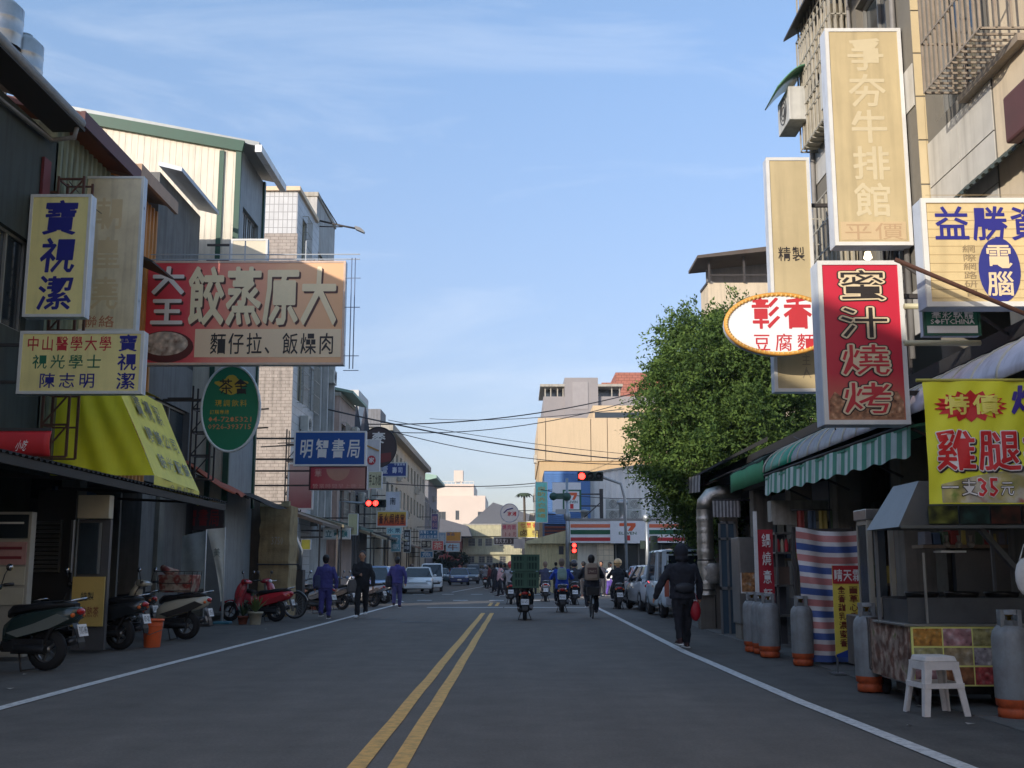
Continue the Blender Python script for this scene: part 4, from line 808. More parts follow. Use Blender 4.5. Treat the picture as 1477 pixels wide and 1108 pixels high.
small('narrow black upright sign with white characters', 582, 764, 592, 797, 66, (44, 44, 50), (200, 200, 204), '花藝咖啡', True)
small('blue two line sign with white lettering', 604, 764, 632, 778, 84, (58, 120, 164), rows=[('洗腎24H', .05, .95, .52, .95, False, (220, 230, 236)), ('泌尿科診所', .05, .95, .05, .48, False, (220, 230, 236))])
small('narrow purple upright sign near the end of the left row', 622, 741, 632, 765, 96, (98, 88, 142), (190, 150, 160), '眼科', True)
small('small black sign with a pale oval', 607, 779, 623, 791, 92, (52, 46, 46), (190, 186, 170), '早餐')
small('red sign with pale characters beside the black sign', 623, 780, 640, 794, 98, (196, 84, 84), (232, 210, 196), '茶')
small('light blue sign low on the left row', 606, 795, 625, 805, 90, (70, 130, 176), (200, 214, 224), '魚')
small('orange sign with a blue header near the end of the street', 643, 767, 665, 781, 112, (230, 160, 60), rows=[('飲品', .05, .6, .55, .95, False, (60, 90, 140))])
small('blue and grey sign stepped behind the orange sign', 632, 768, 643, 786, 106, (136, 158, 180), (220, 226, 230), '美', True)
small('pale blue sign with a brown disc near the end of the street', 643, 783, 663, 796, 108, (176, 196, 212), (150, 96, 80), '牛')
small('plain pale yellow upright board on the left row', 502, 741, 516, 772, 44, (206, 204, 160))
small('low white sign board with teal lettering under an awning', 466, 762, 505, 778, 42, (196, 206, 212), (60, 130, 130), '立可鎖')
small('small yellow sign deep in the dark arcade', 434, 778, 448, 793, 37, (182, 176, 70))
# right row, far
x, z = at(735, 740, 96); r = oval('round_sign', 'white round sign with red lettering and a blue swirl at the bend', x, z, .78, .8, 96, .15, ink('rim_grey', (150, 160, 180)), WHT, 1.4); text('家湘', x - .2, x + .6, z - .3, z + .15, 95.98, RED, r, .04); MB().tube([(x - .5, 95.97, z), (x - .2, 95.97, z + .3), (x + .3, 95.97, z + .4)], .05, 6).build('swirl_print', NAVY, r)
small('pink and cream sign with red lettering', 723, 755, 746, 777, 90, (226, 190, 180), (190, 60, 90), '燒肉飯', side='R', rows=[('燒肉飯', .05, .95, .55, .95, False, (200, 70, 110)), ('30元', .2, .95, .08, .5, False, (170, 60, 60))])
small('yellow sign with red lettering and a brown oval', 746, 752, 787, 776, 84, (222, 206, 110), side='R', rows=[('七里香滷', .08, .95, .58, .95, False, (190, 90, 60)), ('早午餐', .5, .95, .1, .5, False, (150, 130, 90)), ('卤', .06, .4, .08, .55, False, (110, 80, 40))])
small('dark sign with white characters and number 330', 712, 775, 748, 786, 88, (78, 66, 66), (222, 216, 210), '學天文330', side='R')
small('blank white square board under the dark sign', 741, 777, 757, 791, 80, (214, 206, 200), side='R')
small('teal upright sign with a column of yellow characters', 772, 695, 790, 754, 66, (110, 190, 176), (206, 186, 110), '自助洗衣廣場', True, side='R', fill=.8)
r = T('leaf_ornament', 'bright green leaf shaped ornament beside the yellow sign', 'ornament', (1.3, 78, 3.8)); random.seed(3); b = MB(); cx, cz = at(783, 757, 78)
for i in range(16):
    a = random.uniform(0, 6.28); q = random.uniform(.05, .38); x, z = cx + q * math.cos(a) * 1.2, cz + q * math.sin(a); b.prism([(x + .16 * math.cos(a + k), z + .1 * math.sin(a + k * 1.0)) for k in (0, 1.3, 2.6, 3.9, 5.2)], 'y', 77.9 - i * .01, 77.95 - i * .01)
b.build('leaves', M('leaf_green_plastic', (150, 206, 90), .5), r)
x0, x1, z0, z1 = rect(797, 696, 838, 738, 64.5); wy = 64.5
r = T('store_pole_sign', 'white and green store sign with a large seven on a dark bracket post', 'sign', (at(868, 740, wy)[0], wy, 4.1)); w = x1 - x0
MB().bx(x0, x1, wy, wy + .35, z0, z1).build('cabinet', FW, r); xm = x0 + w * .42
MB().bx(xm - .1, x1 + .02, wy - .03, wy - .003, z0 + .08, z1 - .42).build('green_panel', M('panel_green', (46, 104, 78), .4, .1), r); MB().bx(xm, x1 - .1, wy - .05, wy - .033, z0 + .12, z1 - .52).build('white_panel', FW, r)
seven(r, (xm + x1 - .1) / 2, z0 + .16, .62, z1 - z0 - .75, wy - .055)
xp = at(868, 740, wy)[0]; b = MB().bx(xp - .1, xp + .1, wy + .1, wy + .25, 4.1, at(868, 705, wy)[1])
for py in (713, 730): b.bar((x1, wy + .17, at(0, py, wy)[1]), (xp, wy + .17, at(0, py, wy)[1]), .08)
b.bar((xp - 1.0, wy + .17, 4.3), (xp, wy + .17, 5.2), .06); b.build('bracket_post', STEEL, r)
# --- right, near
x0, x1, z0, z1 = rect(1197, 42, 1307, 354, 14.0); w = x1 - x0; h = z1 - z0
r = sign('steakhouse_sign', 'tall beige signboard with ghostly pale steakhouse characters', x0, x1, 14.0, z0, z1, .25, face_m=FBEI, wallx=5.2)
GH = ink('ghost_cream', (208, 194, 158)); text('爭夯牛排館', x0 + w * .26, x0 + w * .78, z0 + h * .12, z0 + h * .96, 13.988, GH, r, .035, col=True, fill=.96)
MB().bx(x0 + .08, x1 - .08, 13.986, 13.991, z0 + .07, z0 + h * .105).build('lower_band', ink('band_tan', (204, 180, 140)), r); text('平價', x0 + w * .1, x0 + w * .9, z0 + .06, z0 + h * .105, 13.984, ink('ghost_brown', (186, 156, 120)), r, .01)
x0, x1, z0, z1 = rect(1111, 228, 1174, 565, 15.6); w = x1 - x0; h = z1 - z0
r = sign('noodle_signboard', 'narrow tall beige signboard behind the oval noodle sign', x0, x1, 15.6, z0, z1, .2, face_m=FBEI, wallx=5.2)
text('精製', x0 + w * .18, x0 + w * .82, z0 + h * .545, z0 + h * .615, 15.588, BLK, r, .02); text('主人', x0 + w * .62, x0 + w * .84, z0 + h * .05, z0 + h * .16, 15.588, ink('ghost_grey', (150, 136, 112)), r, .01, col=True)
x0, z1 = at(1044, 424, 15.1); x1, z0 = at(1206, 512, 15.1); cx, cz = (x0 + x1) / 2, (z0 + z1) / 2; rx, rz = (x1 - x0) / 2, (z1 - z0) / 2
r = oval('noodle_sign', 'white oval noodle sign with red lettering and an orange rope rim', cx, cz, rx, rz, 15.1, .16, M('rope_orange', (222, 160, 70), .6, .3), M('oval_white', (214, 210, 228), .4, .08), 5.2)
bm_ = MB().ball((0, 0, 0), .026, 6).mesh('rope_bead', M('rope_light', (232, 190, 110), .6))
for i in range(70):
    a = 2 * math.pi * i / 70; put('rope_bead', bm_, r, loc=(cx + (rx - .02) * math.cos(a), 15.08, cz + (rz - .02) * math.sin(a)))
text('彰香', cx - rx * .54, cx + rx * .62, cz - .1, cz + .42, 15.085, RED, r, .035, fill=.92); text('豆腐麵', cx - rx * .54, cx + rx * .66, cz - .42, cz - .1, 15.085, RED, r, .02, fill=.82)
YT = 11.9; x0, x1, z0, z1 = rect(1184, 377, 1306, 612, YT); w = x1 - x0; h = z1 - z0
r = sign('barbecue_sign', 'red upright honey barbecue sign with outlined characters and roast meat print', x0, x1, YT, z0, z1, .3, face_m=gradmat('bbq_face', [(0, (186, 132, 96)), (.14, (196, 96, 80)), (.3, (196, 44, 62)), (1, (200, 36, 62))], 2, .1, 2.2), wallx=5.2)
MB().q(*[(x0 + .06 + (w - .12) * u, YT - .011, z0 + .06 + (.2 + .07 * math.sin(u * 9) + .05 * math.sin(u * 23)) * k) for k, us in ((0, (0, 1)), (1, np.linspace(1, 0, 14))) for u in us]).build('meat_print', organic('meat', [(110, 60, 40), (196, 140, 100), (232, 190, 150)], 22), r)
for s_, a, c, m in (('蜜汁', .5, .965, BLK), ('燒烤', .04, .505, RED)):
    for off, yy, mm in ((.115, .016, BLK), (.075, .02, CREAM), (.012, .024, m)): text(s_, x0 + w * .17, x0 + w * .86, z0 + h * a, z0 + h * c, YT - yy, mm, r, off, col=True, fill=.86)
MB().lathe([(.01, 0), (.05, .03), (.03, .1)], (x0 + .58, YT + .05, z1 + .02), 10).build('spot_lamp', M('lamp_warm', (255, 236, 190), .4, 0, emit=1.5), r)
YE = 10.3; x0, x1, z0, z1 = rect(1332, 287, 1560, 442, YE); w = x1 - x0; h = z1 - z0
r = sign('computer_shop_sign', 'beige slatted computer shop sign with navy characters and blue oval', x0, x1, YE, z0, z1, .22, face_m=M('slat_beige', (218, 196, 146), .5, .35, 2, streak=.2))
b = MB()
for i in range(13): b.bx(x0 + .05, x1 - .05, YE - .0105, YE - .0075, z0 + .08 + i * .085, z0 + .084 + i * .085)
b.build('panel_groove', ink('groove', (170, 146, 104)), r)
text('益勝資訊', x0 + .1, x0 + 1.56, z1 - .44, z1 - .06, YE - .013, NAVY, r, .03, fill=.95); text('網際網路研習', x0 + .36, x0 + .5, z0 + .09, z1 - .46, YE - .013, ink('faded_text', (150, 132, 102)), r, .01, col=True)
cx, cz = at(1441, 390, YE); MB().q(*[(cx + .2 * math.cos(t), YE - .014, cz + .32 * math.sin(t)) for t in np.linspace(0, 6.1, 28)]).build('oval_print', ink('oval_navy', (40, 48, 128)), r); text('電腦', cx - .14, cx + .14, cz - .27, cz + .27, YE - .018, CREAM, r, .03, col=True)
YS = 10.6; x0, x1, z0, z1 = rect(1332, 444, 1413, 484, YS); w = x1 - x0; h = z1 - z0
r = sign('software_sign', 'small green software shop sign hanging below the computer sign', x0, x1, YS, z0, z1, .1, face_m=ink('deep_green', (20, 104, 78)), frame_m=ink('deep_green2', (16, 84, 64)), fw=.02)
text('華彩軟體', x0 + w * .13, x0 + w * .9, z0 + h * .56, z0 + h * .98, YS - .014, WHT, r, .02); text('SOFTCHINA', x0 + w * .12, x0 + w * .9, z0 + h * .4, z0 + h * .58, YS - .014, WHT, r, .03, fit=True); MB().bx(x0 + w * .05, x1 - w * .05, YS - .014, YS - .009, z0 + h * .08, z0 + h * .34).build('white_bar', WHT, r)
MB().bx(x0 + .1, x0 + .14, YS + .02, YS + .06, z1, z1 + .15).bx(x1 - .14, x1 - .1, YS + .02, YS + .06, z1, z1 + .15).build('hanger', STEEL, r)
r = T('sign_poles', 'cream and brown poles propping the signs off the right wall', 'pole', (5.2, 12.6, 4)); CP = M('cream_pipe', (206, 198, 160), .5, .2)
for py in (442, 495):
    a = at(1304, py, 11.2); b_ = at(1414 if py > 450 else 1345, py, 11.2); MB().tube([(a[0], 11.2, a[1]), (b_[0] + (.6 if py < 450 else 0), 11.2, b_[1])], .03, 10).build('pipe', CP, r)
a = at(1296, 370, 10); b_ = at(1500, 462, 10); MB().tube([(a[0], 10.1, a[1]), (b_[0], 10.0, b_[1])], .022, 8).build('pole', RUST, r)
a = at(1300, 380, 10.9); b_ = at(1480, 500, 10.9); MB().tube([(a[0], 10.9, a[1]), (b_[0], 10.9, b_[1])], .018, 8).build('pole', STEEL, r)
# chicken banner
YC = 9.2; x0, x1, z0, z1 = rect(1336, 550, 1560, 727, YC); w = x1 - x0; h = z1 - z0; px_ = lambda a: (a - 1336) / 224; 
r = T('chicken_banner', 'yellow banner advertising chicken legs at 35 hung over the food cart', 'banner', (x0, YC, z0))
BF = lambda u, v, d: (u, YC - d + .012 * math.sin(u * 9 + v * 5) + .008 * math.sin(u * 23 - v * 11), v)
MB().grid(lambda u, v: BF(x0 + w * u, z0 + h * v, 0), 34, 24).build('cloth', M('banner_yellow', (244, 222, 48), .55, .12, 3), r)
MB().grid(lambda u, v: BF(x0 + w * (.08 + .92 * u), z0 + h * (.01 + .27 * v * (.55 + .45 * math.sin(u * 2.4))), .003), 30, 6).build('food_print', organic('salad', [(120, 150, 60), (216, 200, 120), (236, 226, 196), (190, 60, 50)], 7), r)
bu = lambda d: (lambda u, v, q: BF(u, v, d))
def fr(d): return lambda u, v, q: BF(u, v, d)
bx_, bz_ = at(1400, 586, YC); b = MB(); k = 36; b.add([BF(bx_ + .31 * (1 if i % 2 else .8) * math.cos(6.283 * i / k), bz_ + .135 * (1 if i % 2 else .72) * math.sin(6.283 * i / k), .006) for i in range(k)] + [BF(bx_, bz_, .006)], [(i, (i + 1) % k, k) for i in range(k)]); b.build('starburst_print', ink('bright_red', (214, 40, 44)), r)
text('特價', bx_ - .23, bx_ + .24, bz_ - .085, bz_ + .11, 0, ink('lemon', (244, 232, 110)), r, .035, frame=fr(.011), fill=.9)
text('炸', bx_ + .32, bx_ + .62, bz_ - .08, bz_ + .19, 0, ink('indigo', (60, 40, 140)), r, .05, frame=fr(.011), shear=.15)
a, c = at(1349, 682, YC); a2, c2 = at(1349, 617, YC)
for off, d, m, dx in ((.075, .006, BLK, .012), (.065, .009, WHT, 0), (.03, .012, ink('bright_red', (214, 40, 44)), 0)): text('雞腿排', a + dx, a + 1.08 + dx, c - dx, c2 - dx, 0, m, r, off, frame=fr(d), fill=.96)
a, c = at(1356, 713, YC)
for off, d, m in ((.075, .008, BLK), (.02, .011, WHT)):
    text('一支', a, a + .32, c - .03, c + .14, 0, m, r, off, frame=fr(d), fill=.86); text('元', a + .5, a + .62, c - .02, c + .12, 0, m, r, off, frame=fr(d), fill=.9)
for off, d, m in ((.07, .009, WHT), (.03, .012, MC['ink_bright_red'])): text('35', a + .315 - (off > .05) * .008, a + .485 + (off > .05) * .008, c - .02 - (off > .05) * .008, c + .135 + (off > .05) * .008, 0, m, r, off, frame=fr(d), fit=True)
MB().tube([(x0 - .05, YC + .01, z1 + .01), (x1, YC + .01, z1 + .01)], .014, 8).build('rod', M('rod_yellow', (190, 180, 80)), r)
# ---- right awnings
def onY(X, px): return FOC * X / (px - 748)
r = T('striped_awning', 'green and white striped awning valance along the right-hand food shops', 'awning', (4.3, 12.1, 2.6))
n = 46; ya_, yb_ = 12.1, 19.4; GRS, WHS = M('stripe_green', (74, 140, 116), .7, .3, 4, streak=.3), M('stripe_white', (188, 200, 194), .7, .35, 4, streak=.35)
b = MB()
for i in range(n):
    for s_ in range(3):
        f = lambda t: (4.3 + .015 * math.sin(t * 40), ya_ + (yb_ - ya_) * t); t0, t1 = (i + s_ / 3) / n, (i + (s_ + 1) / 3) / n
        (xa, y_a), (xb, y_b) = f(t0), f(t1); zt0, zt1 = 2.86 + .05 * t0, 2.86 + .05 * t1; lo = lambda t: .33 + .02 * math.sin(t * 60)
        b.q((xa, y_a, zt0), (xb, y_b, zt1), (xb - .02, y_b, zt1 - lo(t1)), (xa - .02, y_a, zt0 - lo(t0)), m=i % 2)
b.build('valance', [GRS, WHS], r); MB().prism([(5.1, 3.0), (4.3, 2.87), (4.3, 2.84), (5.1, 2.96)], 'y', ya_, yb_).build('awning_top', GRS, r); MB().tube([(4.3, ya_ - .05, 2.88), (4.3, yb_ + .05, 2.93)], .02).build('front_rail', STEEL, r)
for y in (12.2, 14.6, 17, 19.3): MB().bar((4.3, y, 2.86), (5.05, y, 2.5), .03).build('arm', STEEL, r)
r = T('barrel_canopy', 'curved grey polycarbonate canopy with pale ribs above the striped awning', 'canopy', (4.3, 9, 2.95))
PC = M('polycarbonate', (176, 178, 190), .25, .35, 2, streak=.3); cv = lambda X0, X1, z0, z1, t: (X1 + (X0 - X1) * math.sin(t * 1.5708) , z0 + (z1 - z0) * math.cos(t * 1.5708))
def barrel(y0, y1, m, nm):
    b = MB(); b.grid(lambda u, v: (lambda p: (p[0], y0 + (y1 - y0) * v, p[1]))(cv(4.28, 5.18, 2.97, 3.5, u)), 10, 2); b.build(nm, m, r, solid=.01)
barrel(8, 17.4, PC, 'sheet'); barrel(17.45, 19.3, M('green_sheet', (42, 140, 112), .4, .3, 3), 'sheet')
for i in range(20): MB().tube([(lambda p: (p[0] - .008, 8 + i * .6, p[1] + .008))(cv(4.28, 5.18, 2.97, 3.5, t)) for t in np.linspace(0, 1, 9)], .014, 5).build('rib', M('rib_pale', (206, 204, 190), .5), r)
r = T('green_awning', 'plain green awning valance beyond the striped awning', 'awning', (4.3, 19.6, 2.9))
MB().grid(lambda u, v: (4.3 + .01 * math.sin(u * 14), 19.5 + 3.1 * u, 2.84 + .36 * v), 16, 2).build('valance', M('plain_green', (50, 128, 84), .7, .35, 4), r, solid=.01); MB().prism([(5.2, 3.7), (4.3, 3.22), (4.3, 3.19), (5.2, 3.65)], 'y', 19.5, 22.6).build('awning_top', M('dark_green_canvas', (30, 60, 48), .8), r)
r = T('patched_roof', 'patched low roof of rusty and green sheets between the awning and the tree', 'roof', (4.4, 17.5, 3.2)); RP = [M('rusty_roof'), M('old_green_sheet', (96, 122, 104), .7, .6, 4), M('old_brown_sheet', (110, 96, 84), .8, .6, 4)]
for i in range(10):
    b = MB(); corr(b, (4.35 + .05 * (i % 3), 19.4 + i * 1.25, 3.3 - (i % 2) * .02), (0, 1, 0), Vector((.93, 0, .36)), 1.22, 1.3 + .1 * (i % 3), .15, .02, (-.36, 0, .93)); b.build('roof_sheet', RP[i % 3], r)
r = T('short_valance', 'grey patterned valance hanging beside the silver duct', 'awning', (4.2, 22.8, 2.5)); x0, x1, z0, z1 = rect(1028, 722, 1068, 746, 22.8)
b = MB()
for i in range(16): xa = x0 + (x1 - x0) * i / 16; b.bx(xa, xa + (x1 - x0) / 18, 22.78 + .01 * (i % 2), 22.8 + .01 * (i % 2), z0, z1, m=i % 2)
b.build('valance', [M('valance_pale', (180, 178, 176), .8, .6, 9), M('valance_dark', (110, 108, 108), .8, .6, 9)], r); MB().bar((x0, 22.8, z1 + .01), (x1 + .2, 22.8, z1 + .01), .04).build('rail', STEEL, r)
r = T('tree_side_awning', 'dark slanting awning with pale scalloped edge under the tree', 'awning', (4.2, 26, 3.4)); b = MB()
for i in range(14): y = 26.3 + i * .24; b.q((4.3, y, 3.52 + i * .012), (4.3, y + .23, 3.52 + i * .012), (4.28, y + .23, 3.12 + i * .012), (4.28, y, 3.12 + i * .012), m=i % 2)
b.build('valance', [M('valance_pale'), M('valance_dark')], r); MB().prism([(5.3, 4.1), (4.3, 3.58), (4.3, 3.53), (5.3, 4.0)], 'y', 23.5, 29.8).build('awning_top', M('black_canvas', (40, 42, 42), .8), r)
# dark pitched corrugated canopy above the computer sign
r = T('corrugated_canopy', 'dark green corrugated canopy rising at the right edge above the computer sign', 'canopy', (5, 11, 5.2)); a = at(1390, 283, 12.4); b_ = at(1480, 190, 11.6)
b = MB(); corr(b, (a[0] - .1, 12.7, a[1] - .05), (0, -1, 0), Vector((.75, -.15, .72)), 3, 1.6, .16, .025, (-.7, 0, .7)); b.build('roof_sheet', M('dark_green_sheet', (56, 66, 62), .6, .5, 4), r, solid=.012)
# ---- left canopies
r = T('yellow_canopy', 'bright yellow canvas canopy with printed sloping front under the optician sign', 'awning', (XL, 19.6, 2.9))
YW = M('canvas_yellow', (226, 210, 40), .6, .18, 2, streak=.1); y0_, y1_ = 19.6, 22.4
A, B_, C_, D_ = (XL, y0_, 5.0), (-6.45, y0_, 2.95), (-6.45, y1_, 2.85), (-7.9, y1_, 5.15)
A2 = (-7.3, y0_, 4.75); D2 = (-7.3, y1_, 4.75)
MB().grid(lambda u, v: (lambda xt, xb_: (xb_ + (xt - xb_) * v, y0_ + .045 * math.sin(u * 19 + v * 5) * (1 - v * .6) * math.sin(u * 3.14), 2.95 + .95 * (1 - u) * 0 + (1 - v) * 0 + v * (2.05 - .25 * u)))(XL + (-7.3 - XL) * u, XL - .1 + (-6.45 - XL + .1) * u), 30, 10).build('side_cloth', YW, r)
MB().grid(lambda u, v: (-6.45 + (-7.3 + 6.45) * v + .015 * math.sin(u * 9 + v * 4), y0_ + (y1_ - y0_) * u, 2.95 - .1 * u + 1.8 * v), 20, 12).build('front_cloth', M('canvas_yellow_pale', (206, 196, 84), .6, .25, 2, streak=.15), r)
MB().grid(lambda u, v: (-6.45 + .012 * math.sin(u * 15), y0_ + (y1_ - y0_) * u, 2.95 - .1 * u - .28 * v), 16, 2).build('valance', M('canvas_yellow_pale'), r)
MB().q((XL, y0_, 5.0), (-7.3, y0_, 4.75), (-7.3, y1_, 4.75), (XL, y1_, 5.0)).build('top_cloth', YW, r)
ff = lambda u, v, d: (-6.44 + (-7.3 + 6.45) * v + .02 + d, y0_ + u, 2.95 + 1.8 * v - .03 * u)
for s_, a, c, e, f in (('寶視潔', .5, 2.2, .62, .93), ('眼鏡公司', .5, 2.5, .36, .58), ('驗光配鏡', .6, 2.6, .1, .3)): text(s_, a, c, e, f, 0, ink('faded_olive', (120, 118, 84)), r, .02, frame=lambda u, v, d: ff(u, v, d), fill=.8)
text('免費驗光', .8, 2.4, 2.68, 2.88, 0, MC['ink_faded_olive'], r, .01, frame=lambda u, v, d: (-6.42, y0_ + u, v), fill=.8)
r = T('black_corrugated_canopy', 'long dark corrugated canopy over the left pavement with jagged edge', 'canopy', (-6.6, 12, 2.8)); b = MB(); corr(b, (-6.3, 12, 2.72), (0, 1, 0), Vector((-.96, 0, .2)), 12.0, 2.1, .18, .03, (.2, 0, .96)); b.build('roof_sheet', M('black_sheet', (48, 50, 50), .7, .6, 4), r, solid=.01)
MB().bar((-6.35, 12, 2.66), (-6.35, 24.0, 2.62), .06, .12).build('edge_beam', M('beam_dark', (52, 52, 50), .7, .5), r)
for y in (14, 17, 20, 23): MB().bar((-6.4, y, 2.66), (XL, y, 2.75), .05).build('rafter', STEEL, r)
r = T('red_awning_roll', 'rolled red canvas awning with white lettering at the left edge', 'awning', (-6.5, 13.8, 2.7)); x0, z1 = at(-40, 622, 14.5); x1, z0 = at(72, 658, 14.5)
MB().grid(lambda u, v: (x0 + (x1 - x0) * u, 14.5 - .05 * math.sin(v * 3.1), z0 + (z1 - z0) * v), 12, 6).build('canvas', M('red_canvas', (196, 40, 44), .6, .3, 4), r, solid=.02); text('小吃', x0 + .6, x1 - .3, z0 + .05, z0 + .22, 14.44, WHT, r, .02, shear=.3)
MB().bar((x0, 14.5, z1 + .02), (x1, 14.5, z1 + .02), .04).build('roller', STEEL, r)
r = T('orange_awning', 'torn orange brown awning beside the stone pillar', 'awning', (-7.5, 27.5, 3.2)); MB().grid(lambda u, v: (XL + 1.5 * u, 26.6 + 1.2 * v, 3.95 - .85 * u + .05 * math.sin(v * 9 + u * 6)), 8, 8).build('canvas', M('orange_canvas', (172, 84, 52), .7, .5, 4), r, solid=.01); MB().bar((XL, 27.8, 3.95), (-6.75, 27.8, 3.05), .04).build('arm', STEEL, r)
r = T('dark_awning', 'dark sagging awning above the gate next to the stone pillar', 'awning', (-7.5, 28, 3.2)); MB().grid(lambda u, v: (XL + 1.8 * u, 28 + 3.3 * v, 3.75 - .75 * u - .08 * math.sin(v * 3.1)), 8, 8).build('canvas', M('black_canvas'), r, solid=.01)
for i, (Y, w_, c) in enumerate(((37, 3.8, (96, 86, 76)), (41.5, 3.6, (120, 112, 92)), (46, 4, (80, 98, 88)), (51, 4.4, (130, 116, 92)), (56.5, 4.4, (96, 92, 88)), (63, 5, (150, 140, 112)), (70, 5, (90, 90, 88)), (78, 6, (120, 90, 76)), (88, 7, (90, 104, 110)))):
    xs = -8.2 - max(0, Y - 62) * .05
    r = T('shop_awning', ['brown pavement awning past the stone pillar', 'tan pavement awning below the bookshop sign', 'grey green pavement awning behind the walking student', 'cream brown awning near the left traffic signal', 'grey awning by the second student', 'pale awning over the parked blue car', 'dark awning above the white cars', 'reddish awning farther down the left row', 'blue grey awning near the end of the left row'][i], 'awning', (xs, Y, 3)); MB().prism([(xs + .02, 3.45), (xs + 1.7, 2.85 + .1 * (i % 3)), (xs + 1.7, 2.75 + .1 * (i % 3)), (xs + .02, 3.3)], 'y', Y, Y + w_).build('canvas', M('awn%d' % i, c, .8, .5, 3), r)
    for y in (Y + .1, Y + w_ - .1): MB().bar((xs + 1.6, y, 2.8 + .1 * (i % 3)), (xs + 1.6, y, .12), .05).build('post', STEEL, r)
# sign lattices on the left wall
for i, (px, Y, z0, z1, lb) in enumerate(((68, 18.8, 3.2, 8.2, 'rusty steel lattice behind the upright optician sign'), (282, 25.9, 3.4, 5.6, 'dark steel lattice left of the green oval sign'), (418, 36.5, 3.2, 5.9, 'dark steel lattice left of the bookshop sign'))):
    x = at(px, 500, Y)[0]; r = T('sign_lattice', lb, 'frame', (x, Y, z0)); b = MB(); w_ = .45
    for a in (0, w_):
        for c in (0, .4): b.bar((x + a, Y + c, z0), (x + a, Y + c, z1), .04)
    n = int((z1 - z0) / .55)
    for k in range(n + 1):
        z = z0 + k * .55
        if z > z1: break
        b.bar((x, Y, z), (x + w_, Y, z), .035); b.bar((x, Y + .4, z), (x + w_, Y + .4, z), .03); b.bar((x, Y, z), (x, Y + .4, z), .03)
        if z + .55 <= z1: b.bar((x, Y, z), (x + w_, Y, z + .55), .025)
    b.bar((x, Y, z1 - .3), (XL, Y, z1 - .3), .04); b.bar((x, Y, z0 + .3), (XL, Y, z0 + .3), .04); b.build('lattice', RUST if i == 0 else STEEL, r)
b = MB()
# ---------------------------------------------------------------- left ground floor: bodies, shop fronts, things on the pavement
r = T('arcade_shops', 'dark open arcade shops under the left-hand canopies', 'building', (XL, 9.6, 0)); b = MB()
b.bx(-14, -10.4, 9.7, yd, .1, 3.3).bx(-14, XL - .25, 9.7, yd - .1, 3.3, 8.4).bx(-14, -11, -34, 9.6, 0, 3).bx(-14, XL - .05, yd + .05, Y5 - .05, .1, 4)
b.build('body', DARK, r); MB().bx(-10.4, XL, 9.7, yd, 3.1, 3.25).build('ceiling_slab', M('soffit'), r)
for y in (12.2, 16.2, 20.9, 25.6, 29.2): MB().bx(XL - .25, XL + .1, y - .18, y + .18, .1, 3.1).build('pillar', M('tiled_pillar', (104, 106, 100), .6, .5, 3, streak=.4), r, bevel=.01)
for y0, y1, m in ((26.2, 27.8, 'shopback0'), (21.3, 25.2, 'shopback1')): MB().bx(-10.38, -10.3, y0, y1, .2, 2.8).build('shop_front', M(m, (60, 62, 66), .4, .5, 3), r)
lm = MB().bx(0, .06, 0, 2.1, 0, .085).mesh('shutter_slat', M('shutter_blue', (46, 84, 108), .6, .3))
yS = onX(205, 800, -8.85)[0]
for i in range(28): put('shutter_slat', lm, r, loc=(-8.9, 21.15, .15 + i * .098))
MB().bx(-8.95, -8.35, 23.3, 23.4, .12, 3).build('partition', M('partition_grey', (84, 86, 84), .7, .5), r)
x0, x1, z0, z1 = rect(248, 728, 322, 765, 28.6); t_ = T('arcade_sign', 'dim sign with dark red bookshop characters deep in the arcade', 'sign', (x0, 28.6, z0)); MB().bx(x0, x1, 28.6, 28.68, z0, z1).build('board', M('dim_board', (66, 58, 66), .6, .4), t_); text('明智書局', x0 + .08, x1 - .08, z0 + .08, z1 - .08, 28.595, ink('dim_red', (132, 40, 50)), t_, .03)
# stone pillar + wall + pipe
x0, x1, z0, z1 = rect(373, 729, 417, 889, 31.6)
r = T('stone_pillar', 'big weathered tan concrete pillar with crumbling top beside the second red scooter', 'pillar', ((x0 + x1) / 2, 31.6, 0)); random.seed(5)
b = MB(); rings = []
for i in range(15):
    z = (z1) * i / 14; jit = lambda: random.uniform(-.02, .02); rings.append([(x0 + jit(), 31.6 + jit(), z), (x1 + jit(), 31.6 + jit(), z), (x1 + jit(), 32.7, z), (x0 + jit(), 32.7, z)])
b.loft(rings, sm=False).build('shaft', M('tan_stone', (150, 132, 98), .95, .7, 3, bump=.9, streak=.4, dirt=(60, 52, 44)), r, bevel=.02)
for i in range(8): b = MB().bx(x0 + .1 * i, x0 + .1 * i + .11, 31.55, 31.8, z1 - .04, z1 + random.uniform(.02, .12)); b.build('broken_brick', M('broken_edge', (170, 160, 128), .9, .5), r)
MB().tube([(x0 - .05, 31.56, 1.45), (x1 + .3, 31.56, 1.45)], .02).build('strap', STEEL, r)
text('3750', x0 + .35, x0 + .68, 2.0, 2.22, 31.57, ink('chalk', (176, 170, 156)), r, .0, fit=True)
xw = at(330, 800, 32)[0]; t_ = T('yard_wall', 'grimy rendered wall between the arcade and the stone pillar', 'wall', (xw, 32, 0)); MB().bx(-10.2, x0 - .02, 32.0, 32.2, .05, 3.3).build('wall_body', M('grimy_render', (84, 78, 70), .9, .6, 2, streak=.6), t_); MB().tube([(xw, 31.9, .1), (xw, 31.9, 3)], .03).build('drain_pipe', M('pvc_grey'), t_)
r = T('exhaust_duct', 'bent silver duct sticking out beside the stone pillar', 'duct', (-6.6, 33.5, 1.3)); pts = [at(408, 752, 33.2), at(420, 770, 33.2), at(430, 795, 33.2), at(428, 822, 33.2)]
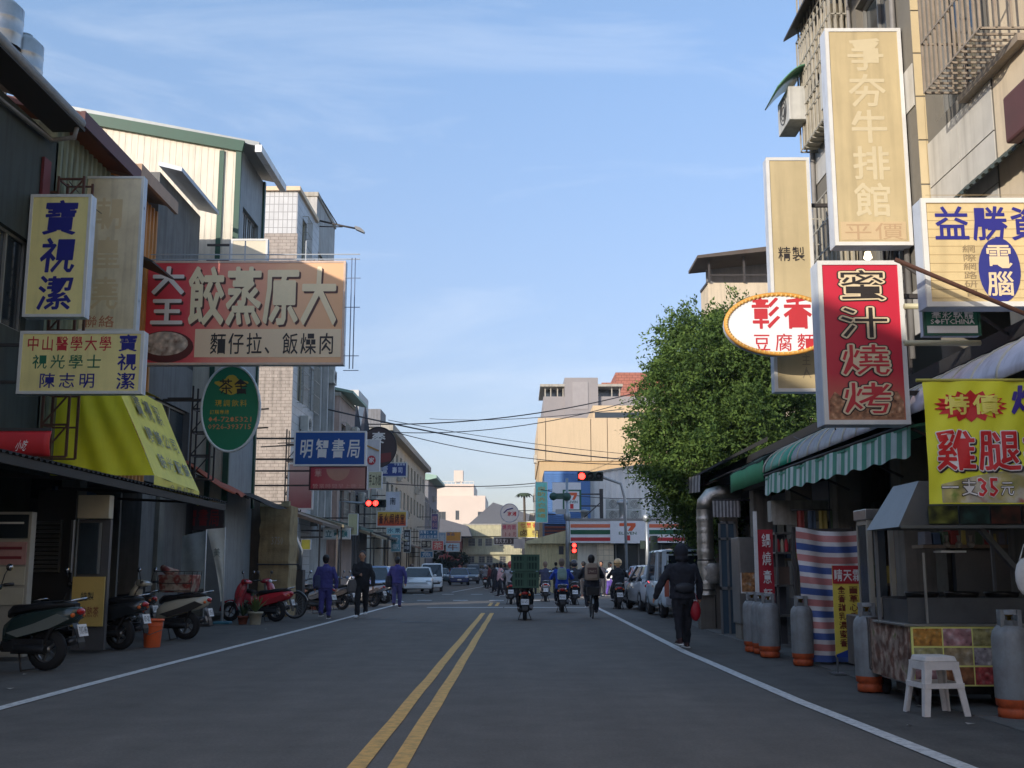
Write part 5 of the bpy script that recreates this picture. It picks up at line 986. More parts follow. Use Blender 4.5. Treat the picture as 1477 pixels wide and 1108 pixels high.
MB().tube([(a, 33.2 + .05 * i, c) for i, (a, c) in enumerate(pts)], .13, 12).build('pipe', INOX, r); a, c = pts[-1]; MB().bx(a - .2, a + .2, 33.1, 33.5, .0, c).build('duct_base', M('dark_box', (54, 54, 54), .6), r)
# display cabinets at the left edge
x0, x1, z0, z1 = rect(-40, 738, 40, 876, 16.4)
r = T('display_cabinet', 'pale food display cabinet with red stripes at the left edge', 'cabinet', ((x0 + x1) / 2, 16.4, .0)); h = z1 - z0
MB().bx(x0, x1, 16.45, 16.62, .05, z1).build('cabinet_body', M('cab_grey', (150, 148, 140), .5, .4), r, bevel=.01)
for a, c, m in ((.72, .97, M('glass_dark')), (.44, .68, M('menu_pink', (164, 128, 128), .6, .4, 6)), (.23, .42, M('cab_panel', (168, 166, 152), .5, .3)), (.02, .2, MC['cab_panel'])): MB().bx(x0 + .04, x1 - .04, 16.42, 16.445, z0 + h * a, z0 + h * c).build('front_panel', m, r)
MB().bx(x0 + .06, x1 - .1, 16.405, 16.418, z0 + h * .5, z0 + h * .53).bx(x0 + .06, x1 - .1, 16.405, 16.418, z0 + h * .6, z0 + h * .63).build('red_stripe', ink('maroon', (130, 50, 60)), r)
MB().bx(x0 + .1, x1 - .1, 16.38, 16.42, z0 + h * .87, z0 + h * .89).build('tray', WHT, r)
x0, x1, z0, z1 = rect(108, 714, 154, 875, 17.8); 
r = T('drinks_stall', 'small kiosk with a pale header box, mirrored pane and yellow price board', 'kiosk', ((x0 + x1) / 2, 17.8, 0)); H = z1 - z0; zz = lambda p: at(130, p, 17.8)[1]
MB().bx(x0, x1, 17.8, 18.0, zz(748), zz(714)).build('header_box', M('header_cream', (164, 158, 138), .5, .3), r, bevel=.01); MB().bx(x0, x1, 17.9, 18.0, .05, zz(749)).build('kiosk_body', M('cab_dark', (70, 70, 72), .5), r)
MB().bx(x0 + .03, x1 - .12, 17.87, 17.895, zz(828), zz(754)).build('mirror_pane', M('mirror_pane', (150, 156, 162), .04, .1, metal=1), r); MB().bx(x0 - .02, x1 - .02, 17.84, 17.88, .42, zz(832)).build('price_board', M('board_yellow', (176, 150, 84), .5, .3), r)
text('特製', x0 + .12, x0 + .34, .82, .96, 17.83, ink('dimgrey', (90, 84, 66)), r, .02); text('冷飲熱茶', x0 + .04, x1 - .08, .55, .74, 17.83, ink('dimred', (150, 90, 60)), r, .02)
x0, x1, z0, z1 = rect(48, 750, 104, 826, 18.6); r = T('louvre_window', 'dark slatted shutter panel beside the drinks kiosk', 'shutter', ((x0 + x1) / 2, 18.6, z0)); MB().bx(x0, x1, 18.66, 18.7, z0 - 1.2, z1 + .5).build('backing', M('dark_box'), r)
lm = MB().prism([(0, 0), (-.04, .01), (0, .05)], 'x', 0, (x1 - x0) * .62).mesh('slat', M('slat_grey', (110, 114, 114), .5, .4))
for i in range(12): put('slat', lm, r, loc=(x0 + .02, 18.65, z0 + (z1 - z0) * i / 12))
MB().bx(x0 + (x1 - x0) * .66, x0 + (x1 - x0) * .7, 18.6, 18.66, z0, z1).bx(x1 - .04, x1, 18.6, 18.66, z0, z1).build('frame', GREYM, r)
# bucket, plants, flags
def gpos(px, py): x, y = gnd(px, py); return x, y
x, y = gpos(219, 934); r = T('orange_bucket', 'tall orange plastic bucket between parked scooters', 'bucket', (x, y, .0)); OB = M('bucket_orange', (222, 92, 48), .45, .4, 5, dirt=(170, 130, 110))
MB().lathe([(.13, 0), (.135, .01), (.165, .42), (.165, .44), (.185, .44), (.185, .475), (.15, .475), (.145, .43), (.12, .03), (.01, .03)], (0, 0, 0), 24).build('pail', OB, r, True); MB().lathe([(.168, .36), (.174, .37), (.168, .38)], (0, 0, 0), 24).build('rim_band', OB, r, True); MB().tube([(-.18, 0, .44), (-.19, -.06, .3), (0, -.19, .22), (.19, -.06, .3), (.18, 0, .44)], .006, 5).build('handle', GREYM, r, True)
def potplant(px, py, lb, pot, rr, h, leaf, n, L_, seed, grp=None):
    x, y = gpos(px, py); r = T('potted_plant', lb, 'plant', (x, y, .004), group=grp); random.seed(seed)
    MB().lathe([(rr * .72, 0), (rr * .95, h * .85), (rr * 1.08, h * .85), (rr * 1.08, h), (rr * .9, h), (rr * .85, h * .9), (.01, h * .88)], (0, 0, 0), 18).build('pot', pot, r, True)
    lm = None
    for i in range(n):
        a = random.uniform(0, 6.28); t = random.uniform(.15, .8); L2 = L_ * random.uniform(.6, 1.1)
        p = [Vector((math.cos(a) * L2 * math.sin(t) * k, math.sin(a) * L2 * math.sin(t) * k, h * .9 + L2 * math.cos(t) * k - .3 * L2 * k * k * t)) for k in (0, .35, .7, 1)]
        sd = Vector((-math.sin(a), math.cos(a), 0)); b = MB(); ws = (.012, .028, .022, .002)
        b.add([q for k in range(4) for q in (p[k] - sd * ws[k], p[k] + sd * ws[k] + Vector((0, 0, .004)))], [(2 * k, 2 * k + 1, 2 * k + 3, 2 * k + 2) for k in range(3)]); b.build('leaf', leaf, r, True)
LG = M('plant_green', (96, 116, 60), .5, .6, 12, dirt=(120, 110, 60)); LG2 = M('plant_dark', (58, 78, 48), .5, .6, 12)
potplant(368, 901, 'leafy plant in a cream pot by the red scooter', M('pot_cream', (190, 182, 160), .7, .4, 8), .17, .3, LG, 40, .5, 1)
potplant(350, 901, 'low plant in a terracotta pot left of the cream pot', M('pot_terracotta', (132, 76, 60), .8, .4, 8), .13, .2, LG2, 26, .45, 2)
potplant(356, 888, 'taller bushy plant behind the two front pots', M('pot_terracotta'), .15, .3, LG2, 40, .75, 3)
potplant(455, 880, 'dark shrub in a pot behind the bicycle wheel', M('pot_terracotta'), .18, .3, LG2, 46, .8, 4)
def flag(px, py, toppx, toppy, Y, lb, kind):
    x, z0 = at(px, py, Y); xt, zt = at(toppx, toppy, Y); r = T('feather_flag', lb, 'flag', (x, Y, 0)); MB().tube([(x, Y, .05), ((x + xt) / 2, Y, zt / 2), (xt, Y, zt)], .014, 6).build('pole', WHITE, r)
    if kind == 0:
        xl, zl = at(263, 772, Y); MB().grid(lambda u, v: (xt + (xl - xt) * u, Y + .03 * math.sin(u * 7 + v * 3), zt - .02 + (zl - zt) * u * 1 - v * (1.35 - .1 * u)), 10, 14).build('cloth', M('flag_grey', (128, 138, 140), .8, .5, 4), r)
    else: MB().grid(lambda u, v: (xt - (.42 * (1 - v) ** 1.2 + .03) * u, Y + .03 * math.sin(u * 5 + v * 6), zt - .02 - v * 1.75 - .04 * u), 8, 16).build('cloth', M('flag_white', (196, 198, 190), .8, .3, 4), r); text('美', xt - .25, xt - .08, zt - .75, zt - .5, Y - .06, ink('flag_text', (120, 130, 120)), r, .01)
    MB().bx(x - .2, x + .2, Y - .15, Y + .15, .004, .07).build('base', M('base_blue', (70, 128, 150), .5, .3) if kind else STEEL, r, bevel=.02)
flag(293, 893, 298, 764, 26.3, 'grey rectangular flag on a thin white pole', 0); flag(321, 897, 325, 760, 27.4, 'white tapering feather flag on a blue base', 1)
# ---------------------------------------------------------------- right: food stalls
GB = M('gas_grey', (126, 130, 130), .5, .75, 5, dirt=(110, 70, 50), streak=.5, bump=.3); GO = M('gas_orange', (178, 80, 40), .6, .9, 9, bump=.3)
def gas(px, py, lb, s=1.):
    x, y = gpos(px, py); r = T('gas_cylinder', lb, 'gas cylinder', (x, y, .016), group='grey gas cylinders along the food stalls'); k = .15 * s
    MB().lathe([(k * .86, 0), (k * .9, .0), (k * .9, .07), (k * .8, .085), (k * .96, .1), (k * .98, .16)], (0, 0, 0), 24).build('foot_ring', GO, r, True)
    MB().lathe([(k * .98, .16), (k, .17), (k, .68), (k * .93, .74), (k * .7, .79), (k * .3, .81), (.01, .81)], (0, 0, 0), 24).build('shell', GB, r, True)
    b = MB()
    for a0 in (.25, 3.4):
        b.lathe([(k * .62, .77), (k * .62, .84)], (0, 0, 0), 20, arc=.999)
    b.lathe([(k * .62, .89), (k * .62, .93), (k * .58, .93), (k * .58, .89)], (0, 0, 0), 20)
    for q in range(4): a = q * 1.571 + .5; b.bx(k * .6 * math.cos(a) - .02, k * .6 * math.cos(a) + .02, k * .6 * math.sin(a) - .02, k * .6 * math.sin(a) + .02, .78, .93)
    b.build('collar', GB, r, True); MB().lathe([(.018, .8), (.018, .87), (.035, .875), (.035, .895), (.01, .9)], (0, 0, 0), 8).build('valve', M('brass', (150, 120, 60), .4, metal=.8), r, True)
gas(1087, 941, 'grey gas cylinder farthest back of the three below the red noodle banner'); gas(1099, 944, 'middle grey gas cylinder of the three below the red noodle banner', .95); gas(1111, 949, 'front grey gas cylinder of the three below the red noodle banner', 1.08)
gas(1159, 961, 'grey gas cylinder against the striped tarpaulin'); gas(1256, 999, 'grey gas cylinder between yellow board and food cart'); gas(1466, 1037, 'nearest grey gas cylinder at the right edge by the white stool', 1.1)
# striped tarpaulin
Y = 15.6; x0, z1 = at(1147, 760, Y); x1, z0 = at(1240, 962, Y)
r = T('striped_tarpaulin', 'blue, white and red striped tarpaulin hanging over a stall', 'tarpaulin', (x0, Y, .0))
def tp(u, v): return (x0 + (x1 + .1 - x0) * u + .14 * (1 - v) * (1 - u) * .8, Y + .05 * math.sin(u * 13 + v * 3) + .03 * math.sin(v * 17 + u * 5) + .25 * u * (1 - v) * .3, z0 + .06 + (z1 - z0 - .06) * v - .04 * math.sin(u * 3.1) * v - .05 * u * v)
b = MB(); n = 60
for j in range(n):
    c = (j % 10); m = 0 if c < 3 else (1 if c < 5 else (2 if c < 8 else 1))
    b.add([tp(i / 16, (j + k) / n) for k in (0, 1) for i in range(17)], [(i, i + 1, 17 + i + 1, 17 + i) for i in range(16)], m, True)
b.build('sheet', [M('tarp_blue', (66, 88, 142), .5, .35, 5), M('tarp_white', (196, 192, 190), .5, .3, 5), M('tarp_red', (178, 116, 112), .5, .35, 5)], r)
b = MB(); b.bx(x0 - .02, x0 + .02, Y + .1, Y + .14, .02, z1).bx(x1, x1 + .04, Y + .1, Y + .14, .02, z1).bx(x0, x1, Y + .1, Y + .14, z1 - .06, z1 - .02).bx(x0 + .1, x1 - .05, Y + .2, Y + .9, .35, .9); b.build('stall_frame', STEEL, r)
# yellow upright menu board
Y = 14.3; x0, z1 = at(1200, 816, Y); x1, z0 = at(1246, 948, Y); r = T('menu_board', 'upright yellow menu board with red heading on thin legs', 'sign', ((x0 + x1) / 2, Y, 0)); h = z1 - z0; w = x1 - x0
MB().bx(x0, x1, Y, Y + .02, z0, z1).build('board', M('menu_yellow', (226, 186, 76), .5, .25, 6), r); MB().bx(x0, x1, Y - .008, Y - .002, z1 - h * .2, z1).build('heading_panel', ink('menu_red', (186, 44, 50)), r)
text('晴天霜', x0 + .01, x1 + .02, z1 - h * .18, z1 - h * .03, Y - .012, WHT, r, .03); text('全香甜乳濃蜜香', x0 + .05, x0 + w * .45, z0 + .12, z1 - h * .22, Y - .006, ink('menu_brown', (120, 56, 30)), r, .03, col=True); text('面草心香情冬馬', x0 + w * .55, x1 - .03, z0 + .12, z1 - h * .22, Y - .006, MC['ink_menu_brown'], r, .03, col=True)
MB().q((x0, Y - .006, z0), (x1, Y - .006, z0), (x1, Y - .006, z0 + .09), (x0 + w * .5, Y - .006, z0 + .1), (x0, Y - .006, z0 + .03)).build('blue_foot', ink('menu_blue', (40, 70, 150)), r)
MB().bx(x0 + .01, x0 + .03, Y + .02, Y + .04, .02, z0).bx(x1 - .03, x1 - .01, Y + .02, Y + .04, .02, z0).bx(x0 - .06, x0 + .1, Y - .1, Y + .15, .01, .03).build('leg_frame', GREYM, r)
# red noodle banner, cabinets behind
Y = 18.6; x0, z1 = at(1092, 764, Y); x1, z0 = at(1118, 872, Y); r = T('noodle_banner', 'narrow red upright banner with white noodle characters', 'banner', (x0, Y, z0))
MB().grid(lambda u, v: (x0 + (x1 - x0) * u, Y + .02 * math.sin(v * 8 + u * 3), z0 + (z1 - z0) * v), 4, 12).build('cloth', ink('banner_red', (178, 36, 52)), r); text('鍋燒意麵', x0 + .04, x1 - .02, z0, z1 - .03, Y - .035, WHT, r, .02, col=True, fill=.8); MB().bx(x0 - .06, x0, Y - .01, Y + .02, z0 - .5, z1 + .3).build('edge_pole', WHITE, r)
Y = 19; x0, z1 = at(1118, 768, Y); x1, z0 = at(1150, 940, Y); r = T('glass_cabinet', 'steel framed glass food cabinet with red goods on its upper shelf', 'cabinet', ((x0 + x1) / 2, Y, .02)); b = MB()
for x in (x0, x1 - .03): b.bx(x, x + .03, Y, Y + .03, .02, z1)
for z in (.55, 1.05, 1.6, z1): b.bx(x0, x1, Y, Y + .5, z - .03, z)
b.build('frame', INOX, r); MB().bx(x0 + .03, x1 - .03, Y + .5, Y + .52, .05, z1).build('back_panel', M('cab_dark'), r)
for i in range(5): MB().lathe([(.03, 0), (.035, .12), (.02, .2), (.01, .22)], (x0 + .07 + i * .07, Y + .12, 1.6), 10).build('bottle', [RED, ink('jar_pale', (190, 180, 150)), RED, BLK, RED][i], r)
MB().bx(x0 + .05, x1 - .05, Y + .1, Y + .4, 1.05, 1.35).build('goods_box', M('goods_brown', (110, 90, 76), .7, .6, 14), r)
Y = 19.4; x0, z1 = at(1112, 722, Y); x1, z0 = at(1196, 752, Y); r = T('wall_box_sign', 'dirty white box sign under the striped awning', 'sign', (x0, Y, z0)); MB().bx(x0, x1, Y, Y + .3, z0, z1).bx(x0 + .02, x0 + .55, Y - .02, Y, z0 - .06, z0 + .1).build('box', M('dirty_white', (150, 146, 134), .6, .7, 4, streak=.6), r)
Y = 21.2; x0, z1 = at(1064, 775, Y); x1, z0 = at(1092, 892, Y); r = T('steel_fridge', 'stainless upright fridge with a food poster on its door', 'fridge', ((x0 + x1) / 2, Y, .02)); MB().bx(x0, x1, Y, Y + .7, .3, z1).build('cabinet_body', INOX, r, bevel=.01); MB().bx(x0 + .02, x1 - .02, Y + .05, Y + .6, .02, .3).build('plinth', CONC, r)
MB().bx(x0 + .02, x1 - .02, Y - .02, Y - .002, 1.25, z1 - .03).build('door', INOX, r, bevel=.006); a, c = at(1068, 823, Y - .02); d, e = at(1091, 856, Y - .02); MB().bx(a, d, Y - .01, Y - .004, e, c).build('poster_back', WHT, r); MB().bx(a + .02, d - .02, Y - .014, Y - .011, e + .03, c - .02).build('poster_print', organic('noodle_poster', [(120, 50, 30), (210, 150, 90), (232, 220, 200)], 16), r)
Y = 22.9; x0, z1 = at(1036, 752, Y); x1, z0 = at(1066, 905, Y); r = T('glass_door', 'grey metal glazed door beside the silver duct', 'door', ((x0 + x1) / 2, Y, .02)); b = MB()
for q in ((x0, x0 + .04, .02, z1), (x1 - .04, x1, .02, z1), ((x0 + x1) / 2 - .02, (x0 + x1) / 2 + .02, .02, z1), (x0, x1, z1 - .05, z1), (x0, x1, .9, .96), (x0, x1, 1.9, 1.95)): b.bx(q[0], q[1], Y, Y + .04, q[2], q[3])
b.build('frame', GREYM, r); MB().bx(x0, x1, Y + .02, Y + .03, .03, z1).build('pane', M('glass_blue', (70, 88, 100), .1, .3), r)
# big duct
x, y = gpos(1021, 908); zt = at(1021, 735, y)[1]; r = T('silver_duct', 'tall dented silver exhaust duct standing by the kerb', 'duct', (x, y, .01)); random.seed(9); b = MB(); rings = []
zz = [.75 + (zt - .75) * i / 40 for i in range(41)]
DU = M('duct_foil', (170, 166, 156), .28, .5, 9, metal=.95, bump=.8, dirt=(80, 70, 50))
b.lathe([(.185 + (.012 if i % 5 == 0 else 0) + random.uniform(-.006, .006), z) for i, z in enumerate(zz)], (x, y, 0), 22).build('stack', DU, r)
b = MB(); b.tube([(x, y, zt - .02), (x + .02, y, zt + .15), (x + .14, y, zt + .3), (x + .35, y, zt + .36), (x + .8, y, zt + .36)], .185, 18).build('elbow', DU, r)
MB().lathe([(.21, 1.0), (.25, 1.1), (.23, 1.25), (.26, 1.35), (.2, 1.45)], (x + .12, y, 0), 16).build('wrap', M('foil_wrap', (150, 146, 138), .35, .7, 14, metal=.8, bump=1), r); MB().bx(x - .16, x + .16, y - .1, y + .3, .01, .78).bx(x + .2, x + .42, y, y + .3, .01, 1.1).build('base_box', M('weathered_ply', (104, 98, 88), .8, .6, 5, streak=.5), r)
b = MB()
for z in (.85, 1.5, zt - .25): b.lathe([(.19, z), (.202, z + .015), (.19, z + .03)], (x, y, 0), 20)
b.build('clamp', STEEL, r)
# food cart
Yf = 10.9; xa, z1 = at(1313, 904, Yf); z0 = at(1313, 990, Yf)[1]; xb = 5.0
r = T('food_cart', 'stainless fried food cart with printed photo panels, glass case and hood', 'food cart', (xa, Yf, 0))
MB().bx(xa, xb, Yf + .012, Yf + .95, z0, z1).build('body', INOX, r, bevel=.008)
MB().bx(xa, xb, Yf - .006, Yf + .008, z0, z1).build('front_board', M('board_lime', (226, 214, 120), .5, .15), r)
foods = [organic('fd%d' % i, c, s_) for i, (c, s_) in enumerate((([(120, 70, 30), (214, 150, 60), (236, 190, 110)], 22), ([(120, 60, 70), (206, 150, 150), (230, 200, 200)], 16), ([(80, 40, 24), (160, 100, 60), (206, 150, 100)], 14), ([(60, 70, 30), (170, 120, 80), (214, 190, 140)], 18), ([(120, 110, 50), (190, 180, 120), (226, 220, 180)], 20), ([(140, 40, 40), (210, 90, 90), (226, 160, 150)], 26), ([(100, 30, 30), (150, 50, 50), (190, 90, 70)], 14), ([(110, 90, 60), (180, 156, 116), (216, 200, 170)], 15), ([(90, 60, 90), (200, 190, 190), (236, 230, 226)], 22)))]
cw_, ch_ = .285, (z1 - z0) / 3; k = 0
for i in range(4):
    for j in range(3):
        k += 1; MB().bx(xa + .02 + i * cw_, xa + .02 + i * cw_ + cw_ - .014, Yf - .011, Yf - .007, z0 + .015 + j * (ch_ - .005), z0 + .015 + j * (ch_ - .005) + ch_ - .022).build('photo_tile', foods[(i * 2 + j * 4 + (k % 2)) % 9], r)
ys_ = 12.1; MB().bx(xa - .012, xa - .002, Yf + .02, ys_, z0 + .02, z1 + .02).build('side_board', organic('meat_side', [(70, 40, 34), (140, 96, 76), (196, 170, 150), (120, 130, 60)], 9), r)
MB().bx(xa - .02, xa + .5, ys_ + .03, ys_ + .85, z0 + .05, z1 + .04).build('side_case', M('dent_steel', (120, 112, 106), .4, .8, 6, metal=.6, bump=.6), r, bevel=.01)
# counter trough
t0 = at(1275, 872, 11.0); zt_ = at(1300, 868, 10.3)[1]
MB().bx(xa - .06, xb, Yf - .02, Yf + .96, z1 + .003, z1 + .025).build('counter_top', INOX, r, bevel=.004)
b = MB(); b.bx(xa + .02, xb, Yf + .1, Yf + .12, z1 + .026, z1 + .27).bx(xa + .02, xa + .04, Yf + .12, Yf + .85, z1 + .026, z1 + .25).bx(xa + .02, xb, Yf + .83, Yf + .85, z1 + .026, z1 + .27).bx(xa + .04, xb, Yf + .12, Yf + .83, z1 + .1, z1 + .12); b.build('fryer_trough', M('trough_steel', (84, 86, 88), .4, .5, 5, metal=.7), r)
for i in range(3): MB().lathe([(.15, 0), (.17, .05), (.165, .06), (.14, .01)], (xa + .3 + i * .4, Yf + .48, z1 + .26), 18).build('pan', M('pan_black', (50, 48, 46), .3, metal=.6), r)
MB().bx(xa + .16, xa + .18, Yf + .0, Yf + .02, z1 + .0, z1 + .7).build('front_post', INOX, r)
# glass case on the left
Yg = 12.3; gx0, gz1 = at(1250, 750, Yg); gx1, gz0 = at(1296, 900, Yg); b = MB()
for q in ((gx0, gx0 + .05), (gx1 - .05, gx1)): b.bx(q[0], q[1], Yg, Yg + .05, gz0, gz1)
b.bx(gx0 + .05, gx1 - .05, Yg, Yg + .05, gz1 - .06, gz1).bx(gx0 + .05, gx1 - .05, Yg, Yg + .05, gz0, gz0 + .28).bx(gx0, gx0 + .03, Yg + .05, Yg + .4, gz1 - .05, gz1).bx(gx0, gx0 + .03, Yg + .37, Yg + .4, gz0, gz1); b.build('case_frame', M('frame_champagne', (150, 146, 134), .4, .3, metal=.4), r)
MB().bx(gx0 + .08, gx1 - .08, Yg + .055, Yg + .06, gz0 + .28, gz1 - .08).bx(gx0 + .01, gx0 + .016, Yg + .05, Yg + .37, gz0 + .1, gz1 - .06).build('glass_pane', M('glass_dark'), r); MB().bx(gx0 - .02, gx1 + .04, Yg - .02, Yg + .42, gz1 + .002, gz1 + .12).build('case_top', INOX, r, bevel=.01)
MB().bx(gx0, gx1 + .3, Yg, Yg + .4, .25, gz0 - .004).build('case_base', M('cab_grey'), r)
# hood
Yh = 10.75; hx0, hz1 = at(1318, 692, Yh); hz0 = at(1300, 760, Yh)[1]; hxl = at(1296, 760, Yh)[0]
MB().add([(hxl, Yh, hz0), (xb + .3, Yh, hz0), (xb + .3, Yh + 1, hz0), (hxl, Yh + 1, hz0), (hx0 + .1, Yh + .15, hz1), (xb + .3, Yh + .15, hz1), (xb + .3, Yh + .9, hz1), (hx0 + .1, Yh + .9, hz1)], [(4, 5, 6, 7), (0, 1, 5, 4), (1, 2, 6, 5), (2, 3, 7, 6), (3, 0, 4, 7)]).build('hood', M('hood_steel', (104, 106, 108), .35, .5, 4, metal=.6), r)
for i, c in enumerate(((150, 150, 60), (60, 100, 90), (120, 60, 44), (90, 60, 40))): MB().bx(hx0 + .12 + i * .3, hx0 + .4 + i * .3, Yh - .012, Yh + .0, hz0 + .03, hz0 + .2).build('hood_poster', organic('hp%d' % i, [(40, 40, 30), c], 9), r)
MB().bar((hxl + .02, Yh - .01, hz0), (xb + .3, Yh - .01, hz0), .03).build('hood_rim', GREYM, r)
for x in (hxl + .05, 4.9): MB().bx(x, x + .03, Yh + .9, Yh + .93, z1, hz0).build('hood_post', GREYM, r)
MB().bar((4.5, Yh + .2, hz0), (4.95, Yh + .3, hz0 - .5), .05).build('brace', GREYM, r)
for i in range(3): MB().ball((4.25 + i * .12, Yh + .4, hz0 - .16), .035, 10).lathe([(.012, 0), (.02, .06)], (4.25 + i * .12, Yh + .4, hz0 - .13), 8).build('bulb', M('bulb_glass', (160, 150, 140), .3), r)
MB().bx(4.15, 4.4, Yh + .3, Yh + .5, hz0 - .24, hz0 - .22).build('lamp_shade', WHITE, r)
for x in (xa + .15, xa + .9):
    for y in (Yf + .25, Yf + 1.3): MB().lathe([(.03, -.03), (.11, -.03), (.12, -.015), (.12, .015), (.11, .03), (.03, .03)], (x, y, .12), 16, 'x').build('wheel', M('tyre_black', (38, 38, 40), .8), r)
MB().bx(xa + .1, xb, Yf + .3, Yf + .8, .1, z0 - .005).build('undercarriage', STEEL, r)
# stool
x, y = gpos(1351, 1031); r = T('plastic_stool', 'off white plastic stool in front of the food cart', 'stool', (x, y, .008), R(6)); SP = M('stool_white', (206, 198, 190), .5, .35, 6)
MB().bx(-.155, .155, -.155, .155, .47, .52, top=(.9, .9)).build('seat', SP, r, True, bevel=.012)
b = MB()
for z, w_ in ((.24, .185),):
    for sgn in (-1, 1): b.bx(-w_, w_, sgn * w_ - .01, sgn * w_ + .01, z, z + .045).bx(sgn * w_ - .01, sgn * w_ + .01, -w_ + .012, w_ - .012, z, z + .045)
b.build('stretcher', SP, r, True)
b = MB().bx(-.16, .16, -.165, -.155, .4, .47).bx(-.16, .16, .155, .165, .4, .47).bx(-.165, -.155, -.154, .154, .4, .47).bx(.155, .165, -.154, .154, .4, .47).build('apron', SP, r, True)
for sx in (-1, 1):
    for sy in (-1, 1):
        b = MB(); P = lambda u, z: u * (.15 + (.52 - z) * .13)
        for z0_, z1_ in ((0, .47),):
            a0, a1 = P(1, z0_), P(1, z1_); t0, t1 = .055, .07
            b.loft([[(sx * a0, sy * a0, z0_), (sx * (a0 - t0), sy * a0, z0_), (sx * (a0 - t0), sy * (a0 - .018), z0_), (sx * (a0 - .018), sy * (a0 - .018), z0_), (sx * (a0 - .018), sy * (a0 - t0), z0_), (sx * a0, sy * (a0 - t0), z0_)], [(sx * a1, sy * a1, z1_), (sx * (a1 - t1), sy * a1, z1_), (sx * (a1 - t1), sy * (a1 - .018), z1_), (sx * (a1 - .018), sy * (a1 - .018), z1_), (sx * (a1 - .018), sy * (a1 - t1), z1_), (sx * a1, sy * (a1 - t1), z1_)]], sm=False)
        b.build('leg', SP, r, True)
x, z = at(1480, 832, 9.9); r = T('plastic_bag', 'white plastic bag hanging at the right end of the cart', 'bag', (x, 9.9, z)); MB().ball((0, 0, 0), .12, 14, sc=(.8, .5, 1.4)).build('bag_body', M('bag_white', (206, 204, 200), .4, .3, 9), r, True); MB().tube([(-.05, 0, .13), (0, 0, .28), (.05, 0, .13)], .008, 5).build('handle', MC['bag_white'], r, True)
x, y = gpos(1046, 912); t_ = T('crumpled_can', 'small crumpled yellow can on the ground by the duct', 'litter', (x, y, .02)); MB().lathe([(.02, 0), (.035, .01), (.03, .05), (.036, .09), (.02, .1)], (0, 0, 0), 10).build('can_body', ink('can', (200, 190, 110)), t_, True)

random.seed(12); GM = [M('goods_%d' % i, c, .6, .5, 9) for i, c in enumerate(((170, 160, 140), (150, 60, 50), (70, 90, 110), (190, 170, 90), (90, 110, 80), (120, 120, 124)))]
def goods(name, label, cat, x0, x1, y, z, n, mx_):
    r = T(name, label, cat, ((x0 + x1) / 2, y, z)); MB().bx(x0, x1, y, y + .4, z - .04, z).build('board', M('shelf_wood', (120, 104, 84), .7, .5), r); x = x0 + .04
    for i in range(n):
        w = random.uniform(.06, mx_); h = random.uniform(.08, .3)
        if x + w > x1: break
        MB().bx(x, x + w, y + .05, y + .3, z + .002, z + h, top=(.92, .92)).build('goods_item', GM[random.randrange(6)], r, bevel=.008); x += w + .02
goods('goods_shelf', 'crowded goods shelf behind the noodle banner', 'shelf', 4.6, 5.8, 19.9, 1.5, 12, .14); goods('goods_shelf', 'low shelf of boxes behind the striped tarpaulin stall', 'shelf', 4.9, 6.2, 17.0, 1.1, 12, .16)
goods('goods_shelf', 'shelf of packets in the dark shop behind the food cart', 'shelf', 4.9, 6.4, 13.6, 1.6, 14, .14); goods('goods_shelf', 'shelf of boxes in the arcade behind the orange bucket', 'shelf', -9.6, -8.6, 22.6, 1.3, 9, .16); goods('goods_shelf', 'low shelf of boxes in the arcade behind the grey flag', 'shelf', -9.4, -8.5, 27.2, .9, 9, .16)
for i, (x, y, lb) in enumerate(((-8.9, 20.4, 'hanging work clothes and cloths on a rail beside the blue shutter'), (4.9, 18.0, 'row of cloths hanging beneath the striped awning'))):
    r = T('cloth_rail', lb, 'rail', (x, y, 2.2)); MB().tube([(x - .5, y, 2.25), (x + .5, y, 2.25)], .012, 6).build('rail', STEEL, r)
    for k in range(5): X = x - .42 + k * .18; MB().grid(lambda u, v: (X + .12 * u, y + .02 * math.sin(u * 9 + k), 2.24 - (.4 + .1 * (k % 3)) * v), 5, 4).build('hanging_cloth', GM[(k + i) % 6], r)
# ---------------------------------------------------------------- vehicles
TY = M('tyre_black', (38, 38, 40), .8); RIM = M('rim_metal', (140, 140, 140), .35, .3, metal=.8); BP = M('black_plastic', (34, 34, 36), .45, .3); SEATM = M('seat_vinyl', (30, 30, 32), .5, .2); CHR = M('chrome', (190, 190, 190), .12, .1, metal=1)
PLW = M('plate_white', (206, 210, 214), .5, .1); TLR = M('tail_red', (190, 30, 30), .25, .05, coat=.5); ORG = M('indicator_orange', (230, 110, 40), .3, .05); HLT = M('lamp_clear', (206, 210, 214), .1, .05, metal=.3); MIR = M('mirror_glass', (200, 206, 214), .03, 0, metal=1)
def paint(c, k=None): return M('paint_%d_%d_%d' % c, c, .25, .12, 3, coat=.6)
def ring_rr(y, x, zb, zt, n=3, px=.55):
    """rounded section in the xz plane"""
    zc, hz = (zb + zt) / 2, (zt - zb) / 2; out = []
    for i in range(12):
        a = 2 * math.pi * i / 12 + .26; c, s = math.cos(a), math.sin(a); out.append((x * math.copysign(abs(c) ** px, c), y, zc + hz * math.copysign(abs(s) ** px, s)))
    return out
def loftY(secs, m, name, parent, **k): return MB().loft([ring_rr(*s) for s in secs]).build(name, m, parent, True)
